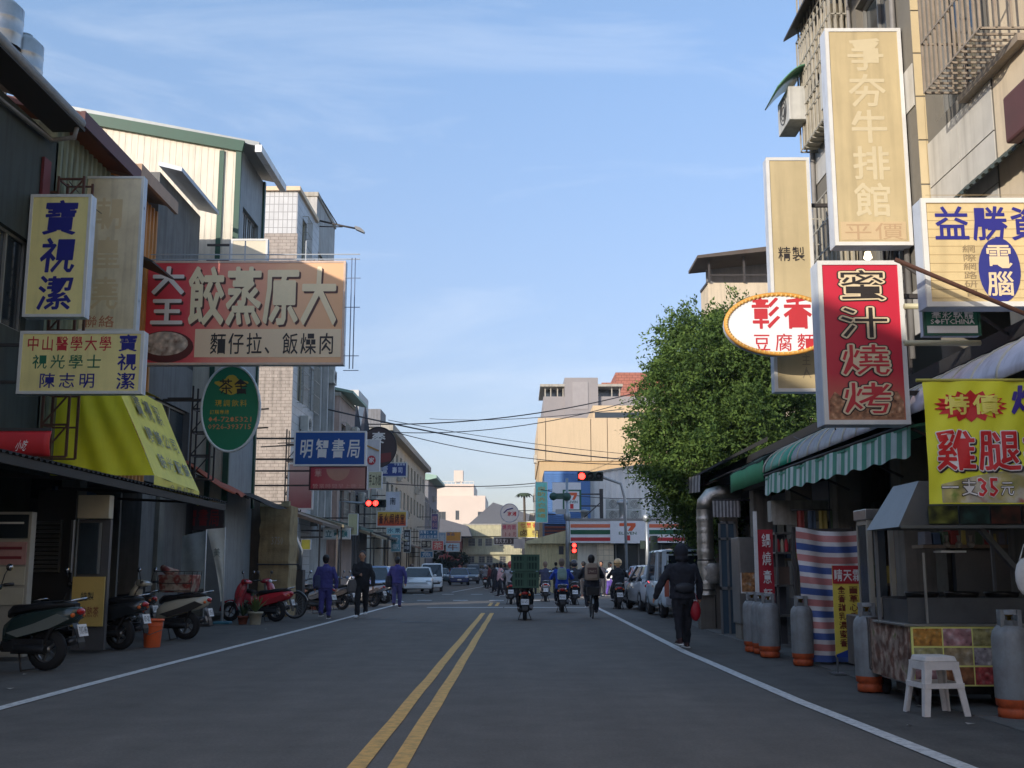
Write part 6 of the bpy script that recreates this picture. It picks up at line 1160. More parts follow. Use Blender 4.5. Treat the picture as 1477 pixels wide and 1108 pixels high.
def wheel(parent, y, r, w, rim=.6, spokes=5, x=0):
    t = MB().lathe([(r * rim, -w / 2), (r * .9, -w / 2), (r, -w * .22), (r, w * .22), (r * .9, w / 2), (r * rim, w / 2), (r * rim, -w / 2)], (x, y, r), 24, 'x').build('wheel', TY, parent, True)
    b = MB().lathe([(r * rim, -w * .3), (r * rim * .9, -w * .3), (r * rim * .9, w * .3), (r * rim, w * .3)], (x, y, r), 24, 'x').lathe([(.001, -w * .35), (r * .2, -w * .3), (r * .2, w * .3), (.001, w * .35)], (x, y, r), 12, 'x')
    for i in range(spokes):
        a = 2 * math.pi * i / spokes; b.bar((x, y + r * .15 * math.cos(a), r + r * .15 * math.sin(a)), (x, y + r * rim * .95 * math.cos(a), r + r * rim * .95 * math.sin(a)), .03 if spokes < 10 else .006)
    b.build('rim', RIM, t, True); return t
def scooter(lb, x, y, rz, body=(40, 42, 44), side=None, lean=0, plate='MKD-0385', crate=None, grp='scooters parked along the left pavement', name='scooter', lit=False, scale=1.):
    r = T(name, lb, 'scooter', (x, y, .006), rz, group=grp); r.rotation_euler.y = lean; r.scale = (scale,) * 3
    pm = paint(body); ps = paint(side) if side else pm; L = True
    wheel(r, 0, .245, .11); wheel(r, 1.24, .245, .1)
    loftY([(-.42, .05, .66, .74), (-.34, .11, .56, .77), (-.15, .15, .5, .76), (.15, .17, .42, .72), (.4, .16, .34, .66), (.52, .13, .3, .56), (.55, .08, .3, .5)], pm, 'rear_fairing', r)
    for s in (-1, 1): MB().prism([(-.36, .62), (-.1, .5), (.3, .4), (.45, .45), (.1, .56), (-.2, .68)], 'x', s * .15, s * .178).build('side_panel', ps, r, True)
    loftY([(-.36, .06, .75, .8), (-.25, .12, .74, .84), (.05, .15, .71, .82), (.2, .15, .7, .79), (.42, .13, .66, .78), (.5, .08, .62, .72)], SEATM, 'seat', r)
    MB().tube([(-.12, -.1, .8), (-.14, -.4, .84), (0, -.47, .86), (.14, -.4, .84), (.12, -.1, .8)], .013, 6).build('grab_rail', CHR, r, True)
    MB().bx(-.2, .2, .5, .98, .24, .3).bx(-.12, .12, .1, .55, .22, .36).build('footboard', BP, r, True, bevel=.02)
    b = MB(); b.loft([[(-w, y_, z), (-w * .6, y_ + .07, z), (w * .6, y_ + .07, z), (w, y_, z), (w * .6, y_ + .03, z), (-w * .6, y_ + .03, z)] for w, y_, z in ((.17, .97, .26), (.21, .98, .45), (.22, .94, .65), (.16, .88, .86), (.08, .84, .96))]); b.build('leg_shield', ps, r, True)
    loftY([(.9, .1, .78, 1.0), (.97, .13, .62, .98), (1.04, .12, .5, .9), (1.1, .08, .46, .78), (1.14, .03, .5, .68)], pm, 'front_cowl', r)
    MB().lathe([(.27, -.07), (.3, -.03), (.3, .03), (.27, .07)], (0, 1.24, .245), 22, 'x', arc=.42).build('front_fender', ps, r, True)
    MB().tube([(-.08, 1.24, .245), (-.08, 1.05, .62)], .022, 8).tube([(.08, 1.24, .245), (.08, 1.05, .62)], .022, 8).build('fork', BP, r, True)
    loftY([(.74, .14, .95, 1.0), (.82, .17, .93, 1.05), (.9, .14, .93, 1.07), (.96, .08, .95, 1.03)], pm, 'handlebar_cover', r)
    MB().tube([(-.34, .72, 1.02), (-.18, .82, 1.0), (.18, .82, 1.0), (.34, .72, 1.02)], .014, 8).build('handlebar', BP, r, True)
    for s in (-1, 1):
        MB().tube([(s * .34, .72, 1.02), (s * .24, .78, 1.01)], .022, 8).build('grip', BP, r, True)
        m = MB().tube([(s * .22, .8, 1.02), (s * .27, .8, 1.14), (s * .31, .79, 1.2)], .007, 6).ball((s * .34, .79, 1.23), .055, 10, sc=(1.25, .35, .85)).build('mirror', BP, r, True); MB().lathe([(.001, -.004), (.045, 0), (.001, .004)], (s * .34, .768, 1.23), 12, 'y').build('mirror_glass', MIR, m, True)
    MB().ball((0, .97, .985), .07, 12, sc=(1.2, .5, .8)).build('headlight', M('headlight_on', (255, 214, 150), .3, 0, emit=8) if lit else HLT, r, True)
    MB().ball((0, -.41, .7), .07, 10, sc=(1.3, .5, .6)).build('tail_light', TLR, r, True)
    for s in (-1, 1): MB().ball((s * .12, -.37, .66), .035, 8, sc=(1, .8, .8)).build('indicator', ORG, r, True)
    b = MB(); b.loft([[(-w, y_, z), (w, y_, z), (w, y_ + .015, z + .02), (-w, y_ + .015, z + .02)] for w, y_, z in ((.06, -.32, .6), (.08, -.38, .5), (.08, -.44, .34), (.06, -.45, .26))], sm=False); b.build('rear_mudguard', BP, r, True)
    p = MB().add([(-.1, -.43, .55), (.1, -.43, .55), (.1, -.47, .41), (-.1, -.47, .41), (-.1, -.42, .55), (.1, -.42, .55), (.1, -.46, .41), (-.1, -.46, .41)], [(0, 1, 2, 3), (4, 7, 6, 5), (0, 4, 5, 1), (1, 5, 6, 2), (2, 6, 7, 3), (3, 7, 4, 0)]).build('licence_plate', PLW, r, True)
    text(plate, -.085, .085, 0, .09, 0, ink('plate_black', (30, 34, 40)), p, .0, fit=True, frame=lambda u, v, d: (u, -.4655 + (v + .0) * .2857 * .98 - .001, .437 + v * .96), local=True)
    MB().tube([(.1, .3, .26), (.15, .1, .27), (.16, -.1, .3)], .018, 8).tube([(.16, -.05, .29), (.17, -.3, .36)], [.045, .055], 12).build('exhaust', M('exhaust_grey', (90, 90, 92), .4, .5, metal=.7), r, True)
    MB().bx(-.14, .1, -.02, .4, .2, .38).tube([(-.13, -.05, .25), (-.13, .35, .27)], .055, 10).tube([(-.1, .02, .28), (-.11, -.15, .6)], .025, 8).build('engine', M('engine_dark', (54, 54, 56), .5, .5, 8, metal=.5), r, True, bevel=.02)
    MB().tube([(-.1, .3, .2), (-.17, .22, .0)], .012, 6).tube([(.1, .3, .2), (.17, .22, .0)], .012, 6).bar((-.17, .22, .01), (.17, .22, .01), .015).build('centre_stand', STEEL, r, True)
    return r
def ang(px, deg): return R(deg)
def at_scooter(px, py): return gnd(px, py)
# parked scooters, left (rear wheels to the road)
x, y = gnd(66, 968); scooter('nearest scooter at the left edge, green and white with orange tail light', x, y, R(82), (36, 50, 48), (104, 108, 102), plate='PX7-385', scale=1.08)
x, y = gnd(172, 938); scooter('black scooter standing next to the orange bucket', x, y, R(78), (36, 38, 40), plate='879-GKY', scale=1.05)
x, y = gnd(268, 923); scooter('white and black scooter carrying a patterned shopping basket', x, y, R(84), (170, 166, 150), (60, 58, 56), plate='LWE-632', scale=1.05)
x, y = gnd(398, 897); scooter('red and black scooter parked before the stone pillar', x, y, R(80), (176, 40, 50), (150, 36, 44), plate='263-BKQ')
x, y = gnd(352, 893); scooter('dark red scooter facing the road behind the potted plants', x - .3, y + .6, R(250), (150, 40, 52), (110, 104, 94), plate='583-HUT')
for i, (px, py, rz, c, s, lb) in enumerate(((30, 948, 70, (44, 48, 48), None, 'dark scooter behind the nearest one at the left edge'), (116, 928, 74, (42, 42, 44), None, 'black scooter behind the one by the bucket'), (472, 885, 60, (52, 54, 60), (90, 90, 92), 'dark scooter standing behind the student in violet'), (500, 880, 70, (46, 46, 50), None, 'dark scooter between the violet student and the man in black'), (545, 876, 68, (150, 152, 156), (60, 60, 64), 'silver scooter right behind the man in black'), (560, 871, 66, (66, 68, 74), (150, 150, 150), 'grey scooter nearest to the second student'), (206, 912, 76, (60, 56, 56), None, 'dark scooter in the second rank behind the orange bucket'), (250, 900, 80, (80, 84, 90), None, 'grey scooter in the second rank behind the white one'), (440, 880, 72, (50, 50, 54), (90, 30, 34), 'dark scooter between the bicycle and the violet student'), (522, 872, 72, (60, 70, 90), None, 'blue grey scooter behind the silver scooter'))):
    x, y = gnd(px, py); scooter(lb, x - .15, y + (.25 if i < 2 else 0), R(rz), c, s, plate=['LBT-703', 'MJY-251', 'PTR-915', 'ADU-337', '628-NRE', 'MWX-410', 'GHT-551', 'NBR-204', 'LQA-937', 'KEL-072'][i])
# basket and plastic covering on the white scooter
x, y = gnd(268, 923); bx0 = x - .18; r = T('shopping_basket', 'patterned cloth covered basket tied on the back of the white scooter', 'basket', (bx0, y, .85), R(84)); FB = organic('floral_cloth', [(96, 30, 40), (196, 176, 156), (150, 60, 50), (216, 200, 180)], 6)
MB().bx(-.2, .2, -.32, .3, .03, .36, top=(1.12, 1.12)).build('cloth_cover', FB, r, True, bevel=.03); b = MB()
for z, k in ((.06, 1.01), (.2, 1.07), (.42, 1.14)): b.tube([(-.2 * k, -.31 * k, z), (.2 * k, -.31 * k, z), (.2 * k, .31 * k, z), (-.2 * k, .31 * k, z), (-.2 * k, -.31 * k, z)], .008, 5)
for a, c in ((-.2, -.31), (.2, -.31), (.2, .31), (-.2, .31), (0, -.31), (.2, 0)): b.bar((a, c, .02), (a * 1.14, c * 1.14, .42), .01)
b.build('wire_basket', STEEL, r, True); MB().tube([(-.15, .1, .36), (-.05, .3, .48), (.1, .34, .46), (.15, .1, .38)], .07, 8).build('draped_cloth', FB, r, True)
# bicycle by the pillar
def bicycle(lb, x, y, rz, c, r0=.3, basket=False, wb=1.0):
    r = T('bicycle', lb, 'bicycle', (x, y, .006), rz)
    wheel(r, 0, r0, .035, .9, 20); wheel(r, wb, r0, .035, .9, 20); p = paint(c)
    MB().tube([(0, 0, r0), (0, .42, r0 - .02), (0, .3, .72)], .014, 7).tube([(0, .42, r0), (0, .85, .78)], .018, 7).tube([(0, 0, r0), (0, .32, .66)], .01, 6).tube([(0, wb, r0), (0, .86, .75), (0, .82, .98)], .014, 7).build('frame', p, r, True)
    MB().tube([(-.28, .72, 1.0), (-.1, .82, 1.0), (.1, .82, 1.0), (.28, .72, 1.0)], .012, 6).build('handlebar', CHR, r, True); MB().ball((0, .27, .77), .12, 10, sc=(.8, 1.1, .35)).build('saddle', SEATM, r, True)
    MB().lathe([(.08, -.005), (.09, 0), (.08, .005)], (.04, .42, r0), 18, 'x').bx(.03, .14, .4, .44, r0 - .15, r0 - .13).bx(-.14, -.03, .4, .44, r0 + .12, r0 + .14).build('crank', CHR, r, True)
    MB().lathe([(r0 + .03, -.025), (r0 + .035, 0), (r0 + .03, .025)], (0, 0, r0), 20, 'x', arc=.45).build('mudguard', GREYM, r, True)
    if basket: MB().bx(-.16, .16, -.28, .12, .62, .84, top=(1.1, 1.1)).build('rear_basket', BP, r, True)
    return r
x, y = gnd(425, 893); bicycle('bicycle leaning beyond the red scooter with a big bare wheel', x, y, R(75), (90, 92, 96), .36, wb=1.1)
# ---- cars
def carbody(r, w, secs, m, name='body'):
    """secs: (y, halfwidth, z_bottom, z_top)"""
    b = MB(); rings = []
    for y, hw, zb, zt in secs:
        zm = zb + (zt - zb) * .55
        rings.append([(-hw * .9, y, zb), (hw * .9, y, zb), (hw, y, zb + .1), (hw, y, zm), (hw * .96, y, zt - .05), (hw * .86, y, zt), (-hw * .86, y, zt), (-hw * .96, y, zt - .05), (-hw, y, zm), (-hw, y, zb + .1)])
    return b.loft(rings).build(name, m, r, True)
def car(lb, x, y, rz, c, kind='sedan', grp=None, name='parked_car', plate='ABK-5207', sc=1.):
    """front towards local +y, length about 4.4"""
    r = T(name, lb, 'car' if kind != 'van' else 'van', (x, y, .006), rz, group=grp); r.scale = (sc,) * 3; p = paint(c); gl = M('car_glass', (34, 42, 50), .06, .1, spec=.8)
    V = kind == 'van'; Lr, Lf = (-1.7, 1.75) if V else (-2.15, 2.15); hw = .74 if V else .86; belt = 1.02 if V else .92; top = 1.86 if V else 1.46
    if V:
        carbody(r, hw, [(-1.72, hw * .9, .4, .95), (-1.66, hw, .3, belt), (0, hw, .26, belt), (1.3, hw, .26, belt), (1.6, hw * .97, .28, .95), (1.74, hw * .9, .34, .75)], p)
        cab = [(-1.66, -1.56), (1.5, .95)]
    else:
        carbody(r, hw, [(-2.16, hw * .82, .42, .82), (-2.08, hw * .95, .3, .92), (-1.4, hw, .24, .97), (0, hw, .22, .93), (1.0, hw, .22, .92), (1.75, hw * .96, .24, .78), (2.1, hw * .86, .3, .62), (2.18, hw * .7, .38, .55)], p)
        cab = [(-1.75 if kind == 'sedan' else -2.0, -1.1 if kind == 'sedan' else -1.65), (1.15, .35)]
    (yb0, yt0), (yb1, yt1) = cab; hb, ht = hw * .95, hw * (.88 if V else .72)
    b = MB(); b.loft([[(-hb, yb0, belt - .02), (hb, yb0, belt - .02), (hb, yb1, belt - .02), (-hb, yb1, belt - .02)], [(-ht, yt0, top - .06), (ht, yt0, top - .06), (ht, yt1, top - .06), (-ht, yt1, top - .06)]], sm=False); g = b.build('windows', gl, r, True)
    rr = MB(); rr.loft([[(-ht - .01, yt0 - .02, top - .07), (ht + .01, yt0 - .02, top - .07), (ht + .01, yt1 + .02, top - .07), (-ht - .01, yt1 + .02, top - .07)], [(-ht + .02, yt0 + .03, top - .02), (ht - .02, yt0 + .03, top - .02), (ht - .02, yt1 - .03, top - .02), (-ht + .02, yt1 - .03, top - .02)], [(-ht + .15, yt0 + .2, top), (ht - .15, yt0 + .2, top), (ht - .15, yt1 - .2, top), (-ht + .15, yt1 - .2, top)]], sm=False); rr.build('roof', p, r, True)
    def pil(u, v, wd=.07):
        for s in (-1, 1): MB().bar((s * (hb + .003), u, belt - .03), (s * (ht + .003), v, top - .05), wd, .03).build('window_pillar', p, r, True)
    pil(yb0 + .02, yt0 + .01, .12); pil(yb1 - .02, yt1 - .01); pil((yb0 + yb1) / 2 - .1, (yt0 + yt1) / 2)
    if V: pil(yb0 + 1.1, yt0 + 1.05)
    for s in (-1, 1):
        for y_ in ((-1.15, 1.2) if V else (-1.35, 1.32)): wheel(r, y_, .29 if V else .32, .2, .62, 6, s * (hw - .1)); MB().lathe([(.36, -.004), (.36, .004), (.3, .004), (.3, -.004)], (s * (hw + .001), y_, .31), 18, 'x', arc=.5).build('wheel_arch', BP, r, True)
        MB().ball((s * (hw + .1), yb1 - .35, belt + .06), .09, 10, sc=(1, .6, .75)).build('door_mirror', p, r, True)
        MB().bx(s * hw - .012, s * hw + .012, -.02, .14, belt - .2, belt - .17).build('door_handle', CHR, r, True)
        f = Lf + (.0 if V else -.12)
        MB().ball((s * hw * .72, f - .03, .66 if V else .66), .13, 10, sc=(1.3, .6, .6)).build('headlight', HLT, r, True)
        if V: MB().bx(s * (hw - .1) - .06, s * (hw - .1) + .06, Lr - .05, Lr + .06, .58, 1.02).build('tail_light', M('tail_amber', (190, 110, 90), .3), r, True)
        else: MB().ball((s * hw * .76, Lr + .03, .8), .12, 10, sc=(1.3, .6, .6)).build('tail_light', TLR, r, True)
    MB().bx(-hw * .9, hw * .9, Lr - .1, Lr + .1, .34, .56).build('rear_bumper', M('bumper_grey', (150, 156, 164), .5, .3) if V else p, r, True, bevel=.04)
    MB().bx(-hw * .88, hw * .88, Lf - .12, Lf + (.06 if V else .04), .28, .48).build('front_bumper', p, r, True, bevel=.04)
    if V:
        q = MB(); q.bx(-hw * .7, hw * .7, Lr - .112, Lr - .101, .42, .45).bx(-hw * .7, hw * .7, Lr - .112, Lr - .101, .49, .52); q.build('bumper_slot', BP, r, True); q = MB()
        for a in ((-.6, .6, 1.06, 1.1), (-.6, .6, 1.68, 1.72), (-.6, -.56, 1.1, 1.68), (.56, .6, 1.1, 1.68)): q.bx(a[0], a[1], -1.665 + (a[2] - 1) * .12, -1.63 + (a[3] - 1) * .12, a[2], a[3])
        q.build('rear_window_frame', p, r, True); MB().bar((.1, -1.66, 1.14), (.35, -1.62, 1.3), .015).build('wiper', BP, r, True)
    MB().bx(-.55, .55, Lf - .02, Lf + .02, .5, .6).build('grille', BP, r, True)
    for yy, s in ((Lr - (.13 if V else .1), 1), (Lf + .07, -1)): MB().bx(-.17, .17, yy - .01, yy + .01, .4 if V else .42, .5 if V else .52).build('licence_plate', PLW, r, True)
    return r
x, y = gnd(935, 893); car('pale blue microvan parked beyond the silver duct, rear to the camera', 3.98 + .6, y + 1.9, R(2), (180, 196, 222), 'van', sc=1.0)
x, y = gnd(925, 884); car('silver grey car parked in front of the blue microvan', 4.6, 37.2, R(3), (160, 164, 168), 'hatch')
car('pale blue white car half hidden beyond the silver car', 5.0, 43.5, R(0), (176, 190, 206), 'hatch')
x, y = gnd(546, 868); car('pale blue car parked on the left beyond the man in black', -6.1, 47, R(182), (138, 160, 190), 'hatch')
car('white sedan with dark windscreen waiting on the left behind the lit scooter', at(603, 840, 64)[0], 64, R(184), (224, 226, 230), 'sedan'); car('second white car close behind the white sedan', at(622, 840, 69)[0], 69.5, R(184), (216, 218, 222), 'van', sc=.9)
car('navy blue car coming towards the camera in the far lane', at(662, 835, 97)[0], 97, R(184), (34, 46, 92), 'sedan'); car('dark car right behind the navy car', at(676, 833, 104)[0], 106, R(184), (40, 42, 50), 'sedan'); car('dark teal car parked left of the navy car', at(641, 833, 112)[0] - .3, 112, R(184), (40, 66, 76), 'hatch'); car('dark van with bright headlamps at the far end of the street', at(682, 830, 130)[0], 130, R(184), (60, 60, 66), 'van'); car('grey car farthest down the street', at(690, 830, 150)[0], 150, R(184), (90, 92, 98), 'sedan')
# ---------------------------------------------------------------- people
SKIN = M('skin', (196, 146, 116), .5, .1); HAIR = M('hair_black', (26, 22, 22), .5, .1)
FT = bpy.data.textures.new('folds', 'CLOUDS'); FT.noise_scale = .11; FT.noise_depth = 3
def remesh(o, vox, sm=3, fold=0):
    m = o.modifiers.new('remesh', 'REMESH'); m.mode = 'VOXEL'; m.voxel_size = vox; m.use_smooth_shade = True
    s = o.modifiers.new('smooth', 'SMOOTH'); s.factor = .6; s.iterations = sm
    if fold:
        d = o.modifiers.new('folds', 'DISPLACE'); d.texture = FT; d.strength = fold; d.mid_level = .5; d.texture_coords = 'LOCAL'
    return o
def V3(*a): return Vector(a)
def head_mesh(hc, yaw, h=.115):
    """head with brow, nose, chin and ears; looks to local +y"""
    b = MB(); n, k = 22, 16; vs = []
    for i in range(k + 1):
        ph = math.pi * i / k
        for j in range(n):
            t = 2 * math.pi * j / n; x, y, z = math.sin(ph) * math.cos(t), math.sin(ph) * math.sin(t), -math.cos(ph)
            sx, sy = .74, .92
            if z < -.1: sx *= 1 + z * .34; y = y * .9 + (.1 if y > 0 else 0) * -z
            f = max(0, y)
            yy = y * sy; yy += .16 * math.exp(-((x / .13) ** 2 + ((z + .12) / .2) ** 2)) * (f > .5); yy -= .07 * (math.exp(-(((abs(x) - .32) / .15) ** 2 + ((z - .08) / .12) ** 2))) * (f > .4); yy += .05 * math.exp(-((x / .25) ** 2 + ((z + .5) / .1) ** 2)) * (f > .4)
            vs.append((x * sx * h, yy * h, z * h * 1.12))
    b.add(vs, [(i * n + j, i * n + (j + 1) % n, (i + 1) * n + (j + 1) % n, (i + 1) * n + j) for i in range(k) for j in range(n)], 0, True)
    for s in (-1, 1): b.ball((s * h * .76, -.01, 0), .028, 8, sc=(.4, .8, 1.2))
    c, s_ = math.cos(yaw), math.sin(yaw); b.v = [(hc.x + v[0] * c - v[1] * s_, hc.y + v[0] * s_ + v[1] * c, hc.z + v[2]) for v in b.v]
    return b
def person(lb, x, y, rz=0, H=1.68, top=(40, 40, 44), bottom=(34, 34, 40), shoe=(60, 60, 64), stride=.22, arms=((.02, .05), (.02, .05)), elbows=(.1, .1), hair='short', sit=False, hood=False, wide=1., skirt=False, helmet=None, grp=None, lean=0., hands=None, sleeves=True, low=False, z0=.006, legs_bare=False, knees=None, head_yaw=0.):
    """stands (or sits astride) facing local +y; all parts in the figure's own frame"""
    r = T('person', lb, 'person', (x, y, z0), rz, group=grp); k = H / 1.68; r.scale = (k,) * 3; w = wide
    if sit: pz = .74; hip = V3(0, .0, pz)
    else: pz = .9; hip = V3(0, 0, pz)
    ln = lean; ch = hip + V3(0, math.sin(ln) * .4, .4 * math.cos(ln)); nk = hip + V3(0, math.sin(ln) * .54, .54 * math.cos(ln)); hd = nk + V3(0, .03 + math.sin(ln) * .08, .165)
    J = {}
    for i, s in enumerate((-1, 1)):
        J['h', s] = hip + V3(s * .09, 0, -.02)
        if sit:
            kn, an = (knees or {}).get(s, (V3(s * .2, .38, .62), V3(s * .17, .28, .2))); J['k', s], J['a', s] = kn, an; J['t', s] = an + V3(0, .17, -.04)
        else:
            d = stride * s; J['k', s] = V3(s * .09, d * .55 + .03, .48); J['a', s] = V3(s * .09, d, .09 + (.07 if d < -.05 else 0)); J['t', s] = J['a', s] + V3(s * .02, .17, -.05)
        J['s', s] = nk + V3(s * .15 * w, -.01, -.085)
        if hands and hands[i]: J['w', s] = V3(*hands[i]); mid = (J['s', s] + J['w', s]) / 2; J['e', s] = mid + V3(s * .08, -.05, -.1)
        else:
            a, o = arms[i]; J['e', s] = J['s', s] + V3(s * (.05 + o), math.sin(a) * .27, -.27 * math.cos(a)); a2 = a + elbows[i]; J['w', s] = J['e', s] + V3(0, math.sin(a2) * .24, -.24 * math.cos(a2))
    vox = .03 if low else .016
    def limb(b, pts, rs, n=10): b.tube(pts, rs, n); [b.ball(tuple(p), q, 8) for p, q in zip(pts, rs)]
    def ell(c, a, d, t=ln): return [(c.x + a * math.cos(q), c.y + d * math.sin(q), c.z - d * math.sin(q) * math.sin(t)) for q in np.linspace(0, 2 * math.pi, 15)[:-1]]
    b = MB()
    b.loft([ell(hip + V3(0, 0, -.1), .1, .08), ell(hip, .14, .1), ell(hip + (ch - hip) * .45, .12, .085), ell(ch, .155, .1), ell(nk + V3(0, 0, -.03), .1, .07), ell(nk, .052, .055), ell(nk + V3(0, .02, .09), .048, .05)])
    for s in (-1, 1):
        limb(b, [J['h', s], J['k', s], J['a', s]], [.075, .052, .036]); limb(b, [J['a', s] + V3(0, -.03, -.04), J['t', s]], [.036, .03]); limb(b, [J['s', s], J['e', s], J['w', s]], [.05, .038, .026])
        d = (J['w', s] - J['e', s]).normalized(); fw = V3(0, 1, 0) if not (hands and hands[0 if s < 0 else 1]) else V3(0, .6, -.6); pl = J['w', s] + d * .05
        b.tube([J['w', s], pl, pl + d * .035], [.024, .036, .03], 8, ell=.6)
        if not low:
            side = V3(-s, 0, 0) if abs(d.z) > .5 else V3(1, 0, 0); fr = d.cross(side).normalized()
            for q in range(4): o = pl + d * .03 + fr * (q - 1.5) * .017; ln_ = (.05, .062, .058, .045)[q]; b.tube([o, o + d * ln_ * .5, o + d * ln_ * .85 - side * .0 + side * .018], [.0105, .0105, .009], 6)
            b.tube([pl - fr * .02, pl - fr * .045 + d * .025, pl - fr * .048 + d * .05], [.013, .012, .01], 6)
    remesh(b.build('body', SKIN, r, True), vox * (1 if low else .75), 2)
    hm = head_mesh(hd, head_yaw).build('head', SKIN, r, True); hc = hd
    if not low:
        for s in (-1, 1): q = V3(s * .034, .1, .008); q = V3(q.x * math.cos(head_yaw) - q.y * math.sin(head_yaw), q.x * math.sin(head_yaw) + q.y * math.cos(head_yaw), q.z) + hc; MB().ball(tuple(q), .012, 8).build('eye', BLK, hm, True)
        MB().ball((hc.x, hc.y + .098, hc.z - .055), .02, 8, sc=(1.3, .4, .35)).build('mouth', M('lips', (150, 84, 76), .5), hm, True)
    if hood:
        b = MB(); b.ball((hc.x, hc.y - .015, hc.z + .01), .135, 14, sc=(.95, 1.05, 1.12)).ball((hc.x, hc.y - .05, hc.z - .1), .1, 10, sc=(1.2, 1, .8)); remesh(b.build('hood', M('cloth_%d_%d_%d' % top, top, .85, .2), r, True), .015)
    elif helmet:
        b = MB(); b.ball((hc.x, hc.y - .01, hc.z + .03), .145, 16, sc=(.95, 1.05, 1)); b.build('helmet', paint(helmet), r, True); MB().lathe([(.142, -.01), (.15, 0), (.142, .01)], (hc.x, hc.y - .01, hc.z - .0), 18).build('helmet_rim', BP, r, True); MB().ball((hc.x, hc.y + .035, hc.z + .03), .125, 12, sc=(.9, 1, .6)).build('visor', M('car_glass'), r, True)
    else:
        b = MB(); b.ball((hc.x, hc.y - .02, hc.z + .035), .112, 14, sc=(.88, 1.0, 1.0)); b.ball((hc.x, hc.y - .045, hc.z - .02), .09, 10, sc=(.95, .85, 1.1))
        if hair == 'long': b.ball((hc.x, hc.y - .06, hc.z - .1), .085, 10, sc=(1, .6, 1.4))
        remesh(b.build('hair', M('hair_grey', (120, 100, 84)) if hair == 'thin' else HAIR, r, True), .014, 1)
    jm, tm = M('cloth_%d_%d_%d' % top, top, .85, .3, 9, bump=.6), M('cloth_%d_%d_%d' % bottom, bottom, .85, .3, 9, bump=.6)
    b = MB(); jx = .035
    b.loft([ell(hip + V3(0, -.01, -.08), .165 * w, .13), ell(hip + V3(0, 0, .02), .165 * w, .13), ell(hip + (ch - hip) * .5, .155 * w, .125), ell(ch, .185 * w, .135), ell(nk + V3(0, 0, -.05), .14 * w, .1), ell(nk + V3(0, 0, .0), .075, .07), ell(nk + V3(0, .005, .035), .066, .066)])
    for s in (-1, 1): limb(b, [J['s', s], J['e', s], J['w', s] if sleeves else (J['s', s] * .35 + J['e', s] * .65)], [.068, .064, .05])
    remesh(b.build('jacket', jm, r, True), vox, 2, .05)
    b = MB()
    if skirt: b.loft([ell(hip, .16, .13), ell(hip + V3(0, 0, -.2), .19, .16), ell(hip + V3(0, 0, -.42), .22, .19)])
    else:
        b.loft([ell(hip + V3(0, 0, -.16), .13, .1), ell(hip, .155, .12), ell(hip + V3(0, 0, .1), .14, .11)])
        for s in (-1, 1):
            e = J['a', s] * .95 + J['k', s] * .05 if not legs_bare else J['k', s]; limb(b, [J['h', s], J['k', s], e], [.105, .082, .066])
    remesh(b.build('trousers' if not skirt else 'skirt', tm, r, True), vox, 2, .045)
    for s in (-1, 1):
        A, B_ = J['a', s], J['t', s]; b = MB(); d = (B_ - A); b.tube([A + V3(0, -.06, -.045), A + V3(0, -.02, -.035), A + d * .6 + V3(0, 0, -.01), B_ + V3(0, .06, -.015)], [.034, .048, .042, .028], 10, ell=.9); b.tube([A + V3(0, -.02, -.03), A + V3(0, -.01, .04)], [.045, .042], 10)
        o = b.build('shoe', M('shoe_%d' % shoe[0], shoe, .6, .2, 9), r, True); MB().bx(A.x - .042, A.x + .042, A.y - .085, B_.y + .07, A.z - .088, A.z - .07).build('sole', WHT if shoe[0] < 200 else GREYM, o, True)
    return r
def backpack(px_, py_, pz_, lb, c, w=.3, h=.42, d=.16, rz=0, cat='backpack', name='backpack', straps=True):
    r = T(name, lb, cat, (px_, py_, pz_), rz); m = M('bag_%d_%d_%d' % c, c, .8, .3, 9, bump=.4)
    b = MB(); b.loft([[(a * w / 2 * k, -q * d, zz) for a, q in ((-.9, 0), (-1, .3), (-.8, .85), (-.4, 1), (.4, 1), (.8, .85), (1, .3), (.9, 0))] for zz, k in ((0, .85), (h * .1, 1), (h * .6, 1), (h * .85, .9), (h, .55))]); b.build('bag_body', m, r, True, bevel=.01)
    MB().bx(-w * .33, w * .33, -d - .03, -d + .01, h * .12, h * .5).build('front_pocket', m, r, True, bevel=.012)
    if straps:
        for s in (-1, 1): MB().tube([(s * w * .3, 0, h * .9), (s * w * .38, .1, h * 1.02), (s * w * .42, .2, h * .85), (s * w * .42, .2, h * .3), (s * w * .35, .02, h * .1)], .014, 6).build('strap', m, r, True)
    return r
# pedestrian in black with red bag (right)
x, y = gnd(986, 936); person('person in black hooded jacket walking away on the right edge line with a red bag', x, y, R(3), 1.66, (34, 35, 42), (28, 28, 34), (70, 44, 44), .17, arms=((-.5, .1), (.15, .06)), elbows=(.1, .1), hood=True, wide=1.35, hands=((-.46, .02, .86), None))
r = T('waist_bag', 'black sling bag across the back of the person in black', 'bag', (x + .02, y - .14, 1.0), R(3)); MB().ball((0, 0, 0), .16, 12, sc=(1.1, .35, .55)).build('bag_body', M('bag_black', (40, 41, 46), .6, .3), r, True); MB().tube([(-.14, .02, .03), (-.2, .1, .2), (-.05, .14, .4)], .014, 6).tube([(.14, .02, 0), (.2, .06, .1), (.2, .1, .35)], .014, 6).build('strap', M('bag_black'), r, True)
r = T('red_shopping_bag', 'red plastic bag hanging from the right hand of the person in black', 'bag', (x + .22, y + .03, .45)); b = MB(); b.ball((0, 0, .17), .13, 14, sc=(.7, .45, 1.3)); b.build('bag_body', M('bag_red', (150, 26, 38), .4, .25, 7, bump=.5), r, True); MB().tube([(-.05, 0, .32), (0, 0, .46), (.05, 0, .32)], .01, 6).build('handle', M('bag_red'), r, True)
